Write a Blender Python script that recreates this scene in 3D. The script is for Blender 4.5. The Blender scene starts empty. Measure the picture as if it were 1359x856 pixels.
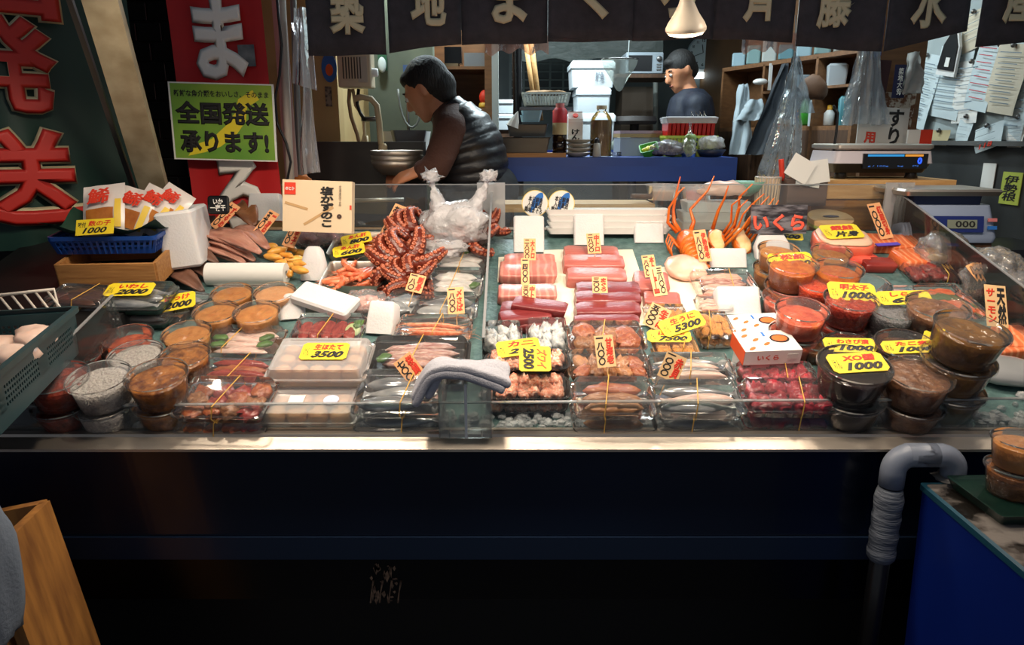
import bpy, bmesh, math, random
from mathutils import Vector, Matrix, noise
# ------------------------------------------------------------------ camera, world, exposure
SC = bpy.context.scene
COL = SC.collection
PI = math.pi
TILT = math.radians(14.5)
FPX = 950.0
CAMZ = 1.42
cam_d = bpy.data.cameras.new('camera')
cam_d.sensor_width = 36.0
cam_d.lens = FPX / 1359.0 * 36.0
cam_d.clip_start = 0.02
cam = bpy.data.objects.new('camera', cam_d)
COL.objects.link(cam)
cam.location = (0, 0, CAMZ)
cam.rotation_euler = (PI / 2 - TILT, 0, 0)
SC.camera = cam
SC.view_settings.view_transform = 'Standard'
SC.view_settings.look = 'None'
SC.view_settings.gamma = 1.0
SC.view_settings.use_curve_mapping = False
SC.view_settings.exposure = 0.5
SC.cycles.transparent_max_bounces = 40
SC.cycles.max_bounces = 10
w = bpy.data.worlds.new('dim_market_hall')
SC.world = w
w.use_nodes = True
w.node_tree.nodes['Background'].inputs[0].default_value = (0.75, 0.84, 1.0, 1)
w.node_tree.nodes['Background'].inputs[1].default_value = 0.13
# ------------------------------------------------------------------ picture geometry
CF = Vector((0, math.cos(TILT), -math.sin(TILT)))
CU = Vector((0, math.sin(TILT), math.cos(TILT)))
CC = Vector((0, 0, CAMZ))
def ray(px, py):
    return CF + CU * ((428 - py) / FPX) + Vector((1, 0, 0)) * ((px - 679.5) / FPX)
def at(px, py, Y):            # point of the place on the vertical plane y = Y
    d = ray(px, py)
    return CC + d * (Y / d.y)
def atz(px, py, z):
    d = ray(px, py)
    return CC + d * ((z - CAMZ) / d.z)
def depth(p):
    return (Vector(p) - CC).dot(CF)
def ppm(p):
    return FPX / depth(p)
SLOPE = math.radians(16)
B0 = Vector((0, 1.538, 0.777))
BY = Vector((0, math.cos(SLOPE), math.sin(SLOPE)))
BN = Vector((0, -math.sin(SLOPE), math.cos(SLOPE)))
RX = Matrix.Rotation(SLOPE, 4, 'X')
def bedtop(px, py, h=0.0):    # point h above the sloping display bed
    d = ray(px, py)
    o = B0 + BN * h
    return CC + d * ((o - CC).dot(BN) / d.dot(BN))
def bed(px, py, h=0.0):       # foot on the bed of a thing whose top is seen there
    return bedtop(px, py, h) - BN * h
def bedframe(p, rot=0.0, s=1.0, tip=0.0, roll=0.0):
    return (Matrix.Translation(p) @ RX @ Matrix.Rotation(math.radians(rot), 4, 'Z')
            @ Matrix.Rotation(math.radians(tip), 4, 'X') @ Matrix.Rotation(math.radians(roll), 4, 'Y') @ Matrix.Scale(s, 4))
def vang(py, extra=0.0):
    return TILT + math.atan((py - 428) / FPX) + SLOPE + math.radians(extra)
R = random.Random(7)
# ------------------------------------------------------------------ materials
def lin(c):
    def f(v):
        v = v / 255.0
        return v / 12.92 if v <= 0.04045 else ((v + 0.055) / 1.055) ** 2.4
    return (f(c[0]), f(c[1]), f(c[2]), 1)
MATS = {}
def mat(name, col, rough=0.5, metal=0.0, col2=None, scale=18.0, bump=0.0, bscale=None, spec=0.5, sss=0.0, emit=0.0, coat=0.0, stripes=None, sharp=0.0, stretch=None, col3=None):
    if name in MATS: return MATS[name]
    m = bpy.data.materials.new(name); m.use_nodes = True
    nt = m.node_tree; b = nt.nodes['Principled BSDF']
    b.inputs['Base Color'].default_value = lin(col)
    b.inputs['Roughness'].default_value = rough
    b.inputs['Metallic'].default_value = metal
    b.inputs['Specular IOR Level'].default_value = spec
    if coat:
        b.inputs['Coat Weight'].default_value = coat; b.inputs['Coat Roughness'].default_value = 0.08
    if sss:
        b.inputs['Subsurface Weight'].default_value = sss
        b.inputs['Subsurface Radius'].default_value = (0.02, 0.012, 0.008)
        b.inputs['Subsurface Scale'].default_value = 0.5
    if emit:
        b.inputs['Emission Color'].default_value = lin(col); b.inputs['Emission Strength'].default_value = emit
    if col2 or bump:
        tc = nt.nodes.new('ShaderNodeTexCoord'); oi = nt.nodes.new('ShaderNodeObjectInfo')
        vm = nt.nodes.new('ShaderNodeVectorMath'); vm.operation = 'MULTIPLY_ADD'
        cb = nt.nodes.new('ShaderNodeCombineXYZ')
        for k in range(3): nt.links.new(oi.outputs['Random'], cb.inputs[k])
        vm.inputs[1].default_value = (7, 7, 7)
        nt.links.new(cb.outputs[0], vm.inputs[0]); nt.links.new(tc.outputs['Object'], vm.inputs[2])
        vec = vm.outputs[0]
        if stretch:
            mp = nt.nodes.new('ShaderNodeMapping'); mp.inputs['Scale'].default_value = stretch
            nt.links.new(vec, mp.inputs[0]); vec = mp.outputs[0]
        if stripes:
            nz = nt.nodes.new('ShaderNodeTexWave'); nz.inputs['Scale'].default_value = stripes
            nz.inputs['Distortion'].default_value = 3.0; nz.inputs['Detail'].default_value = 2.0
            nz.inputs['Detail Scale'].default_value = 1.5
            nz.wave_profile = 'SIN'
        else:
            nz = nt.nodes.new('ShaderNodeTexNoise'); nz.inputs['Scale'].default_value = scale
            nz.inputs['Detail'].default_value = 4.0
        nt.links.new(vec, nz.inputs['Vector'])
        if col2:
            cr = nt.nodes.new('ShaderNodeValToRGB')
            lo, hi = (0.32 + sharp, 0.68 - sharp) if not stripes else (0.55, 0.95)
            cr.color_ramp.elements[0].position = lo; cr.color_ramp.elements[0].color = lin(col)
            cr.color_ramp.elements[1].position = hi; cr.color_ramp.elements[1].color = lin(col2)
            if col3:
                e = cr.color_ramp.elements.new(min(0.98, hi + 0.08)); e.color = lin(col3)
            nt.links.new(nz.outputs[0], cr.inputs[0]); nt.links.new(cr.outputs[0], b.inputs['Base Color'])
        if bump:
            n2 = nt.nodes.new('ShaderNodeTexNoise'); n2.inputs['Scale'].default_value = bscale or scale
            n2.inputs['Detail'].default_value = 3.0
            nt.links.new(vec, n2.inputs['Vector'])
            bp = nt.nodes.new('ShaderNodeBump'); bp.inputs['Strength'].default_value = bump
            bp.inputs['Distance'].default_value = 0.01
            nt.links.new(n2.outputs[0], bp.inputs['Height']); nt.links.new(bp.outputs[0], b.inputs['Normal'])
    MATS[name] = m
    return m
def clear(name, tint=(250, 250, 250), haze=0.06, rough=0.06, ior=1.45, crumple=0.0, cscale=40.0, hazecol=(235, 235, 238)):
    if name in MATS: return MATS[name]
    m = bpy.data.materials.new(name); m.use_nodes = True
    nt = m.node_tree; nt.nodes.clear()
    out = nt.nodes.new('ShaderNodeOutputMaterial')
    tr = nt.nodes.new('ShaderNodeBsdfTransparent'); tr.inputs[0].default_value = lin(tint)
    df = nt.nodes.new('ShaderNodeBsdfDiffuse'); df.inputs[0].default_value = lin(hazecol)
    gl = nt.nodes.new('ShaderNodeBsdfGlossy'); gl.inputs['Roughness'].default_value = rough
    gl.inputs['Color'].default_value = (1, 1, 1, 1)
    fr = nt.nodes.new('ShaderNodeFresnel'); fr.inputs[0].default_value = ior
    m1 = nt.nodes.new('ShaderNodeMixShader'); m1.inputs[0].default_value = haze
    m2 = nt.nodes.new('ShaderNodeMixShader')
    nt.links.new(tr.outputs[0], m1.inputs[1]); nt.links.new(df.outputs[0], m1.inputs[2])
    nt.links.new(fr.outputs[0], m2.inputs[0]); nt.links.new(m1.outputs[0], m2.inputs[1]); nt.links.new(gl.outputs[0], m2.inputs[2])
    nt.links.new(m2.outputs[0], out.inputs[0])
    if crumple:
        tc = nt.nodes.new('ShaderNodeTexCoord')
        nz = nt.nodes.new('ShaderNodeTexNoise'); nz.inputs['Scale'].default_value = cscale; nz.inputs['Detail'].default_value = 3
        nt.links.new(tc.outputs['Object'], nz.inputs['Vector'])
        bp = nt.nodes.new('ShaderNodeBump'); bp.inputs['Strength'].default_value = crumple; bp.inputs['Distance'].default_value = 0.02
        nt.links.new(nz.outputs[0], bp.inputs['Height'])
        for n in (gl, df, fr): nt.links.new(bp.outputs[0], n.inputs['Normal'])
    MATS[name] = m
    return m
def glow(name, col, strength):
    if name in MATS: return MATS[name]
    m = bpy.data.materials.new(name); m.use_nodes = True
    nt = m.node_tree; nt.nodes.clear()
    e = nt.nodes.new('ShaderNodeEmission'); e.inputs[0].default_value = lin(col); e.inputs[1].default_value = strength
    o = nt.nodes.new('ShaderNodeOutputMaterial'); nt.links.new(e.outputs[0], o.inputs[0])
    MATS[name] = m
    return m
# ------------------------------------------------------------------ mesh building
class MB:
    def __init__(s): s.v = []; s.f = []
    def add(s, vs, fs):
        n = len(s.v); s.v += [tuple(x) for x in vs]; s.f += [tuple(i + n for i in f) for f in fs]; return s
    def box(s, c, d, m=None):
        x, y, z = d[0] / 2, d[1] / 2, d[2] / 2
        vs = [Vector((sx * x, sy * y, sz * z)) for sz in (-1, 1) for sy in (-1, 1) for sx in (-1, 1)]
        if m is not None: vs = [m @ v for v in vs]
        vs = [v + Vector(c) for v in vs]
        return s.add(vs, [(0, 2, 3, 1), (4, 5, 7, 6), (0, 1, 5, 4), (2, 6, 7, 3), (0, 4, 6, 2), (1, 3, 7, 5)])
    def hexa(s, lo, hi):      # four lower corners, four upper corners, both counter-clockwise
        return s.add(list(lo) + list(hi), [(3, 2, 1, 0), (4, 5, 6, 7), (0, 1, 5, 4), (1, 2, 6, 5), (2, 3, 7, 6), (3, 0, 4, 7)])
    def loft(s, loops, cap0=True, cap1=True, closed=True):
        n = len(loops[0]); vs = [p for l in loops for p in l]; fs = []
        for i in range(len(loops) - 1):
            for j in range(n if closed else n - 1):
                k = (j + 1) % n
                fs.append((i * n + j, i * n + k, (i + 1) * n + k, (i + 1) * n + j))
        if cap0: fs.append(tuple(range(n - 1, -1, -1)))
        if cap1: fs.append(tuple((len(loops) - 1) * n + j for j in range(n)))
        return s.add(vs, fs)
    def lathe(s, prof, n=24, c=(0, 0, 0), cap0=False, cap1=False):
        c = Vector(c)
        return s.loft([[c + Vector((r * math.cos(2 * PI * j / n), r * math.sin(2 * PI * j / n), z)) for j in range(n)] for r, z in prof], cap0, cap1)
    def tube(s, pts, rad, n=8, caps=True, closed=False, flat=1.0):
        pts = [Vector(p) for p in pts]; m = len(pts)
        rads = rad if isinstance(rad, (list, tuple)) else [rad] * m
        loops = []; up = Vector((0, 0, 1)); prev = None
        for i, p in enumerate(pts):
            a = pts[(i - 1) % m] if (closed or i > 0) else p
            b = pts[(i + 1) % m] if (closed or i < m - 1) else p
            t = (b - a).normalized() if (b - a).length > 1e-9 else Vector((0, 0, 1))
            if prev is None:
                u = t.cross(up)
                if u.length < 1e-3: u = t.cross(Vector((1, 0, 0)))
            else:
                u = prev - t * prev.dot(t)
            u.normalize(); prev = u; v = t.cross(u)
            loops.append([p + u * (rads[i] * math.cos(2 * PI * j / n)) + v * (rads[i] * flat * math.sin(2 * PI * j / n)) for j in range(n)])
        if closed: loops.append(loops[0]); caps = False
        return s.loft(loops, caps, caps)
    def prism(s, poly, z0, z1):
        return s.loft([[Vector((x, y, z0)) for x, y in poly], [Vector((x, y, z1)) for x, y in poly]])
    def sphere(s, c, r, n=12, m=8, sc=(1, 1, 1)):
        c = Vector(c); loops = []
        for i in range(m + 1):
            t = PI * i / m; q = max(math.sin(t), 0.001)
            loops.append([c + Vector((r * sc[0] * q * math.cos(2 * PI * j / n), r * sc[1] * q * math.sin(2 * PI * j / n), -r * sc[2] * math.cos(t))) for j in range(n)])
        return s.loft(loops)
    def grid(s, fn, nu, nv):
        vs = [fn(i / nu, j / nv) for j in range(nv + 1) for i in range(nu + 1)]
        return s.add(vs, [(j * (nu + 1) + i, j * (nu + 1) + i + 1, (j + 1) * (nu + 1) + i + 1, (j + 1) * (nu + 1) + i) for j in range(nv) for i in range(nu)])
    def xf(s, m):
        s.v = [tuple(m @ Vector(v)) for v in s.v]; return s
    def warp(s, fn):
        s.v = [tuple(fn(Vector(v))) for v in s.v]; return s
    def mesh(s, name, material=None, smooth=False):
        me = bpy.data.meshes.new(name); me.from_pydata(s.v, [], s.f)
        bm = bmesh.new(); bm.from_mesh(me); bmesh.ops.recalc_face_normals(bm, faces=bm.faces); bm.to_mesh(me); bm.free()
        if material: me.materials.append(material)
        if smooth is True:
            me.polygons.foreach_set('use_smooth', [True] * len(me.polygons))
        elif smooth:
            me.polygons.foreach_set('use_smooth', [True] * len(me.polygons)); me.set_sharp_from_angle(angle=math.radians(smooth))
        me.update(); return me
def rrect(w, d, r, z, n=4, cx=0.0, cy=0.0):
    pts = []
    for qx, qy, a0 in ((1, 1, 0), (-1, 1, 90), (-1, -1, 180), (1, -1, 270)):
        for k in range(n + 1):
            a = math.radians(a0 + 90 * k / n)
            pts.append(Vector((cx + qx * (w / 2 - r) + r * math.cos(a), cy + qy * (d / 2 - r) + r * math.sin(a), z)))
    return pts
def rbox(w, d, h, r=0.005, z0=0.0, n=3, b=None):       # rounded box, foot at z0
    b = r * 0.6 if b is None else b
    m = MB()
    m.loft([rrect(w - 2 * b, d - 2 * b, max(r - b, 0.0004), z0, n), rrect(w, d, r, z0 + b, n), rrect(w, d, r, z0 + h - b, n), rrect(w - 2 * b, d - 2 * b, max(r - b, 0.0004), z0 + h, n)])
    return m
def frame(loc=(0, 0, 0), rz=0.0, rx=0.0, ry=0.0, s=1.0):
    return Matrix.Translation(loc) @ Matrix.Rotation(math.radians(rz), 4, 'Z') @ Matrix.Rotation(math.radians(rx), 4, 'X') @ Matrix.Rotation(math.radians(ry), 4, 'Y') @ Matrix.Scale(s, 4)
def link(name, data, parent=None, m=None):
    o = bpy.data.objects.new(name, data); COL.objects.link(o)
    if parent is not None: o.parent = parent
    if m is not None: o.matrix_basis = m
    return o
def tag(o, label, cat, group=None):
    o['label'] = label; o['category'] = cat
    if group: o['group'] = group
    return o
def thing(name, label, cat, m=None, group=None):
    return tag(link(name, None, None, m if m is not None else Matrix()), label, cat, group)
def part(name, mb, material, parent, smooth=False, m=None, label=None):
    o = link(name, mb.mesh(name, material, smooth) if isinstance(mb, MB) else mb, parent, m)
    if label: o['label'] = label
    return o
def solo(name, mb, material, label, cat, m=None, group=None, smooth=False):
    return tag(link(name, mb.mesh(name, material, smooth) if isinstance(mb, MB) else mb, None, m), label, cat, group)
def struct(name, mb, material, smooth=False, m=None, label=None):
    o = link(name, mb.mesh(name, material, smooth), None, m); o['kind'] = 'structure'
    if label: o['label'] = label
    return o
# ------------------------------------------------------------------ lettering
TXT = {}
def text_mesh(s, material, bold=0.0, shear=0.0, res=2):
    key = (s, material.name, bold, shear)
    if key in TXT: return TXT[key]
    c = bpy.data.curves.new('lettering', 'FONT'); c.body = s; c.resolution_u = res
    c.offset = 0.0 if bold >= 0.03 else bold
    if bold >= 0.03: c.bevel_depth = bold * .9; c.bevel_resolution = 0
    c.shear = shear; c.align_x = 'CENTER'; c.align_y = 'CENTER'; c.space_line = 0.95
    o = bpy.data.objects.new('lettering', c); COL.objects.link(o)
    dg = bpy.context.evaluated_depsgraph_get()
    me = bpy.data.meshes.new_from_object(o.evaluated_get(dg))
    bpy.data.objects.remove(o); bpy.data.curves.remove(c)
    xs = [v.co.x for v in me.vertices]; ys = [v.co.y for v in me.vertices]
    if xs:
        cx, cy = (min(xs) + max(xs)) / 2, (min(ys) + max(ys)) / 2
        for v in me.vertices: v.co.x -= cx; v.co.y -= cy
        me['w'] = max(xs) - min(xs); me['h'] = max(ys) - min(ys)
    me.materials.clear(); me.materials.append(material)
    TXT[key] = me
    return me
def letter(parent, s, material, w, h, m, bold=0.02, shear=0.0, keep=False, name='lettering'):
    me = text_mesh(s, material, bold, shear)
    sx, sy = w / me['w'], h / me['h']
    if keep: sx = sy = min(sx, sy)
    return link(name, me, parent, m @ Matrix.Diagonal((sx, sy, .004, 1)))
FACE = Matrix.Rotation(PI / 2, 4, 'X')     # turns flat lettering to face -y
# ------------------------------------------------------------------ palette
RED_INK = mat('red_ink', (214, 52, 24), 0.6)
ORANGE_INK = mat('orange_ink', (236, 104, 40), 0.6)
BLACK_INK = mat('black_ink', (22, 20, 20), 0.6)
WHITE_INK = mat('white_ink', (235, 232, 225), 0.6)
CREAM_INK = mat('cream_ink', (226, 214, 176), 0.7)
BLUE_INK = mat('blue_ink', (40, 110, 190), 0.5)
STEEL = mat('brushed_steel', (190, 180, 168), 0.42, 0.9, bump=0.12, bscale=14, stretch=(1, 3, 3))
DSTEEL = mat('dull_steel', (120, 118, 116), 0.4, 0.85)
BLACKP = mat('black_plastic', (18, 18, 20), 0.3)
WHITEP = mat('white_plastic', (226, 224, 220), 0.35)
FOAM = mat('white_foam', (212, 210, 210), 0.75, bump=0.12, bscale=160, sss=0.2)
PAPER = mat('white_paper', (226, 224, 218), 0.8)
WOOD = mat('pale_wood', (178, 128, 72), 0.6, col2=(150, 100, 52), scale=9, stretch=(1, 12, 12), bump=0.1)
WOOD2 = mat('light_wood', (206, 164, 108), 0.6, col2=(186, 140, 84), scale=8, stretch=(1, 14, 14), bump=0.08)
DWOOD = mat('dark_wood', (86, 58, 36), 0.6, col2=(62, 40, 26), scale=6, stretch=(10, 10, 1), bump=0.1)
MWOOD = mat('cabinet_wood', (126, 86, 52), 0.55, col2=(104, 70, 42), scale=6, stretch=(1, 10, 10), bump=0.06)
CLEAR = clear('clear_plastic', (252, 252, 252), 0.025, 0.09)
CLEARLID = clear('clear_lid_plastic', (251, 252, 252), 0.035, 0.07, 1.5)
ACRYL = clear('clear_acrylic', (248, 250, 249), 0.05, 0.04, 1.5)
GLASSY = clear('case_glass', (248, 251, 250), 0.025, 0.03, 1.5)
MILKY = clear('milky_plastic', (238, 236, 234), 0.3, 0.25, 1.45)
BAGP = clear('thin_bag_film', (246, 246, 248), 0.16, 0.1, 1.5, 0.9, 30)
BAGW = clear('white_bag_film', (248, 248, 250), 0.34, 0.18, 1.45, 0.8, 45, (250, 248, 250))
BAND = mat('rubber_band', (206, 158, 70), 0.5)
TAGY = mat('yellow_card', (234, 206, 36), 0.6)
TAGO = mat('cream_tag_paper', (238, 172, 118), 0.65)
TAGW = mat('wood_tag', (226, 186, 134), 0.65)
# ------------------------------------------------------------------ the setting
floor_m = mat('wet_concrete', (46, 46, 48), 0.35, col2=(30, 30, 32), scale=3, bump=0.1)
struct('floor', MB().box((0, 3.2, -0.05), (7.4, 8.4, 0.1)), floor_m)
struct('trim_1', MB().box((0.15, 4.95, 0.125), (4.5, 3.9, 0.25)), mat('raised_floor', (70, 68, 66), 0.5), label='raised shop floor behind the counter')
struct('ceiling', MB().box((0.1, 4.85, 2.86), (5.2, 4.5, 0.08)), mat('ceiling_board', (120, 116, 108), 0.8))
cream = mat('stained_cream_wall', (196, 170, 116), 0.7, col2=(172, 140, 88), scale=2.2, bump=0.05)
grime = mat('grimy_dark_wall', (52, 50, 46), 0.5, col2=(34, 33, 31), scale=5, bump=0.2)
teal_wall = mat('greenish_wall', (96, 102, 84), 0.6, col2=(74, 80, 68), scale=4)
# left: dark tiled pier, cream wall, greenish wall behind the sink
Yt = 3.05
xl, xr = at(-60, 100, Yt).x, at(262, 100, Yt).x
wt = struct('wall_tiled', MB().box(((xl + xr) / 2, Yt + 0.1, 1.4), (xr - xl, 0.2, 2.8)), mat('dark_grout', (34, 34, 34), 0.8))
tile = mat('black_glazed_tile', (14, 15, 16), 0.3, col2=(20, 21, 22), scale=6)
tw, th = 0.1, 0.075
tb = rbox(tw - 0.006, th - 0.006, 0.012, 0.004, 0, 1).mesh('tile', tile)
r0 = 0
z = 1.0
while z < 2.2:
    x = at(108, 100, Yt).x + (0.05 if r0 % 2 else 0)
    while x < xr - tw:
        part('tile', tb, None, wt, m=frame((x + tw / 2, Yt - 0.001 + R.uniform(-.001, 0), z), 0, 90))
        x += tw
    z += th; r0 += 1
Yc = 3.55
xa, xb = at(340, 100, Yc).x, at(447, 100, Yc).x
struct('wall_cream', MB().box(((xa + xb) / 2, Yc + 0.05, 1.4), (xb - xa, 0.1, 2.8)), cream)
Yg = 4.3
struct('wall_sink_side', MB().box((xb - 0.04, (Yc + Yg) / 2 + .05, 1.4), (0.08, Yg - Yc - .1, 2.8)), cream)
xg0, xg1 = xb - 0.08, at(575, 100, Yg).x
struct('wall_greenish', MB().box(((xg0 + xg1) / 2, Yg + 0.05, 1.4), (xg1 - xg0, 0.1, 2.8)), teal_wall)
struct('wall_back', MB().box((0.1, 6.95, 1.4), (5.2, 0.1, 2.8)), mat('back_wall_paint', (92, 98, 98), 0.7, col2=(70, 76, 78), scale=2))
# right: two stretches, shelf niche then papered wall
wr = mat('pale_blue_wall', (168, 178, 178), 0.6, col2=(150, 160, 160), scale=3)
pa, pb, pc = Vector((1.72, 6.9, 0)), Vector((2.02, 4.05, 0)), Vector((2.12, 2.1, 0))
def wallstrip(name, a, b, z0, z1, th, m):
    d = (b - a).normalized(); n = Vector((-d.y, d.x, 0)) * th
    q = [a, b, b + n, a + n]
    return struct(name, MB().hexa([p + Vector((0, 0, z0)) for p in q], [p + Vector((0, 0, z1)) for p in q]), m)
wallstrip('wall_right_niche', pa, pb, 0, 2.8, 0.1, mat('niche_board', (104, 74, 46), 0.6, col2=(80, 56, 34), scale=3))
wallstrip('wall_right', pb, pc, 1.4, 2.8, 0.1, wr)
wallstrip('wall_right_lower', pb, pc, 0, 1.4, 0.1, mat('dark_grey_panel', (62, 64, 64), 0.45, col2=(48, 50, 50), scale=4))
q = [pb + Vector((-.05, 0, 0)), pc + Vector((-.05, 0, 0)), pc, pb]
struct('trim_2', MB().hexa([p + Vector((0, 0, 1.385)) for p in q], [p + Vector((0, 0, 1.405)) for p in q]), mat('ledge_grey', (88, 88, 86), 0.5), label='grey ledge under the pinned papers')
struct('wall_left', MB().box((-2.45, 2.6, 1.4), (0.1, 3.4, 2.8)), grime)
# ------------------------------------------------------------------ display counter
CX0, CX1 = -1.62, 1.62
ct = thing('display_counter', 'long refrigerated fish counter with dark glossy front and steel rail', 'counter', frame((0, 1.47, 0)))
def cbox(x0, x1, y0, y1, z0, z1): return MB().box(((x0 + x1) / 2, (y0 + y1) / 2 - 1.47, (z0 + z1) / 2), (x1 - x0, y1 - y0, z1 - z0))
navy = mat('navy_glossy_panel', (17, 29, 50), 0.22, col2=(13, 21, 37), scale=1.5, coat=0.3)
part('front_panel', cbox(CX0, CX1, 1.47, 1.5, 0.535, 0.757), navy, ct)
part('front_band', cbox(CX0, CX1, 1.462, 1.5, 0.477, 0.533), mat('navy_band', (21, 34, 55), 0.3, coat=.2), ct)
part('kick_panel', cbox(CX0, CX1, 1.5, 1.53, 0.345, 0.475), mat('black_kick_panel', (8, 8, 9), 0.25, col2=(12, 11, 10), scale=4), ct)
sc_ = MB(); rg = random.Random(5)
for k in range(26):
    x, z = rg.uniform(-.03, .03), rg.uniform(-.05, .05); w_, h_ = rg.uniform(.002, .009), rg.uniform(.002, .02)
    sc_.add([(x - w_, 0, z), (x, 0, z - h_), (x + w_ * .8, 0, z - h_ * .2), (x + w_ * .3, 0, z + h_ * .7)], [(0, 1, 2, 3)])
for k in range(4):
    x = -.035 + .022 * k; sc_.tube([(x + .01, 0, .01), (x + .004, 0, -.02), (x, 0, -.05)], [.003, .0015, .0025], 5)
part('scrape_marks', sc_, mat('rusty_scrape', (160, 128, 102), .5, col2=(70, 50, 40), scale=60), ct, m=frame((at(510, 775, 1.5).x, .0285, at(510, 775, 1.5).z)))
part('plinth', cbox(CX0, CX1, 1.62, 2.6, 0.0, 0.35), mat('black_plinth', (8, 8, 8), 0.6), ct)
rail = MB(); rail.loft([[Vector((x, y - 1.47, z)) for y, z in ((1.438, .757), (1.438, .763), (1.472, .777), (1.474, .783), (1.512, .783), (1.512, .757))] for x in (CX0, CX1)])
part('steel_rail', rail, STEEL, ct)
teal = mat('teal_bed_sheet', (92, 122, 120), 0.45, col2=(66, 94, 94), scale=40, bump=0.25, bscale=80)
L = 1.13
def bl(x, u, h): return B0 + BY * u + BN * h + Vector((x, -1.47, 0))
bm_ = MB().hexa([bl(CX0, -.02, -.03), bl(CX1, -.02, -.03), bl(CX1, L, -.03), bl(CX0, L, -.03)], [bl(CX0, -.02, 0), bl(CX1, -.02, 0), bl(CX1, L, 0), bl(CX0, L, 0)])
part('display_bed', bm_, teal, ct)
p = B0 + BY * L
part('back_panel', cbox(CX0, CX1, p.y + .002, p.y + .03, 0.35, p.z + .001), BLACKP, ct)
# glass: front lip, sides, back, centre divider (children of the counter)
def glass(name, pts, th, mt=GLASSY):
    pts = [Vector(q) - Vector((0, 1.47, 0)) for q in pts]
    n = (pts[1] - pts[0]).cross(pts[2] - pts[0]).normalized() * th
    o = part(name, MB().hexa(pts, [q + n for q in pts]), mt, ct)
    return o
zl = [at(0, 541, 1.5).z, at(1359, 527, 1.5).z]
glass('front_glass', [(CX0, 1.5, .783), (CX1, 1.5, .783), (CX1, 1.5, zl[1]), (CX0, 1.5, zl[0])], 0.006)
edge = clear('polished_glass_edge', (196, 208, 204), 0.28, 0.1)
ge = MB().hexa([Vector((CX0, 1.492 - 1.47, zl[0])), Vector((CX1, 1.492 - 1.47, zl[1])), Vector((CX1, 1.503 - 1.47, zl[1])), Vector((CX0, 1.503 - 1.47, zl[0]))],
               [Vector((CX0, 1.492 - 1.47, zl[0] + .003)), Vector((CX1, 1.492 - 1.47, zl[1] + .003)), Vector((CX1, 1.503 - 1.47, zl[1] + .003)), Vector((CX0, 1.503 - 1.47, zl[0] + .003))])
part('glass_edge', ge, edge, ct)
SH = 0.146
def side(x, u0, u1, h=SH, h0=None):
    h0 = h if h0 is None else h0
    a = [B0 + BY * u + BN * hh + Vector((x, 0, 0)) for u, hh in ((u0, 0), (u1, 0), (u1, h), (u0, h0))]
    o = glass('side_glass', a, 0.006)
    t = [q - Vector((0, 1.47, 0)) for q in (a[3], a[2])]
    o2 = MB().hexa([t[0], t[0] + Vector((.007, 0, 0)), t[1] + Vector((.007, 0, 0)), t[1]], [t[0] + BN * .003, t[0] + Vector((.007, 0, 0)) + BN * .003, t[1] + Vector((.007, 0, 0)) + BN * .003, t[1] + BN * .003])
    part('glass_edge', o2, edge, ct)
side(-1.056, 0.0, 0.36)
side(1.374, 0.0, L)
side(-0.075, 0.22, L, .15, .10)
yb = p.y
glass('back_glass', [(-.83, yb, p.z), (-.075, yb, p.z), (-.075, yb, p.z + .165), (-.83, yb, p.z + .165)], -0.006)
glass('back_glass', [(-.069, yb, p.z), (1.374, yb, p.z), (1.374, yb, p.z + .165), (-.069, yb, p.z + .165)], -0.006)
for x0, x1 in ((-.83, -.075), (-.069, 1.374)):
    part('glass_edge', MB().box(((x0 + x1) / 2, yb - 1.47, p.z + .167), (x1 - x0, .009, .004)), edge, ct)
# frosted acrylic corner pieces where the divider and the right side meet the back glass
frost = clear('frosted_acrylic', (214, 214, 210), 0.35, 0.25)
for x in (-.125, 1.34):
    part('corner_clip', MB().box((x + .05, yb - 1.47 - .02, p.z + .09), (.1, .01, .17)).box((x + .05, yb - 1.47 - .035, p.z + .09), (.02, .03, .165)), frost, ct)
# left ledge beside the case, a bit above the bed
lg = [(-1.62, -.02), (-1.075, -.02), (-1.075, L), (-1.62, L)]
part('side_ledge', MB().hexa([bl(x, u, .001) for x, u in lg], [bl(x, u, .06) for x, u in lg]), mat('black_ledge', (20, 20, 20), 0.45), ct)
# staff-side ledge behind the back glass
part('staff_ledge', cbox(-1.2, 1.66, yb + .032, yb + .36, p.z - .06, p.z - .03), WOOD, ct)
# white paper under the tuna
wp = mat('greaseproof_paper', (222, 216, 196), 0.7, bump=.2, bscale=12)
def sheet(px, py, wpx, hpx, rot, lab):
    c = bed(px, py); s = ppm(c); wd = wpx / s; dp = hpx / s / math.sin(vang(py))
    solo('paper_sheet', MB().grid(lambda u, v: Vector(((u - .5) * wd, (v - .5) * dp, .003 + .0015 * math.sin(9 * u + 5 * v))), 12, 12), wp, lab, 'paper', bedframe(c, rot), smooth=True)
sheet(790, 378, 130, 100, 0, 'greaseproof paper under the middle row of tuna blocks')
sheet(700, 358, 78, 34, 0, 'greaseproof paper under the pale fatty tuna blocks by divider')
sheet(905, 385, 52, 62, -8, 'greaseproof paper in front of the white fish fillet')
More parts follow.
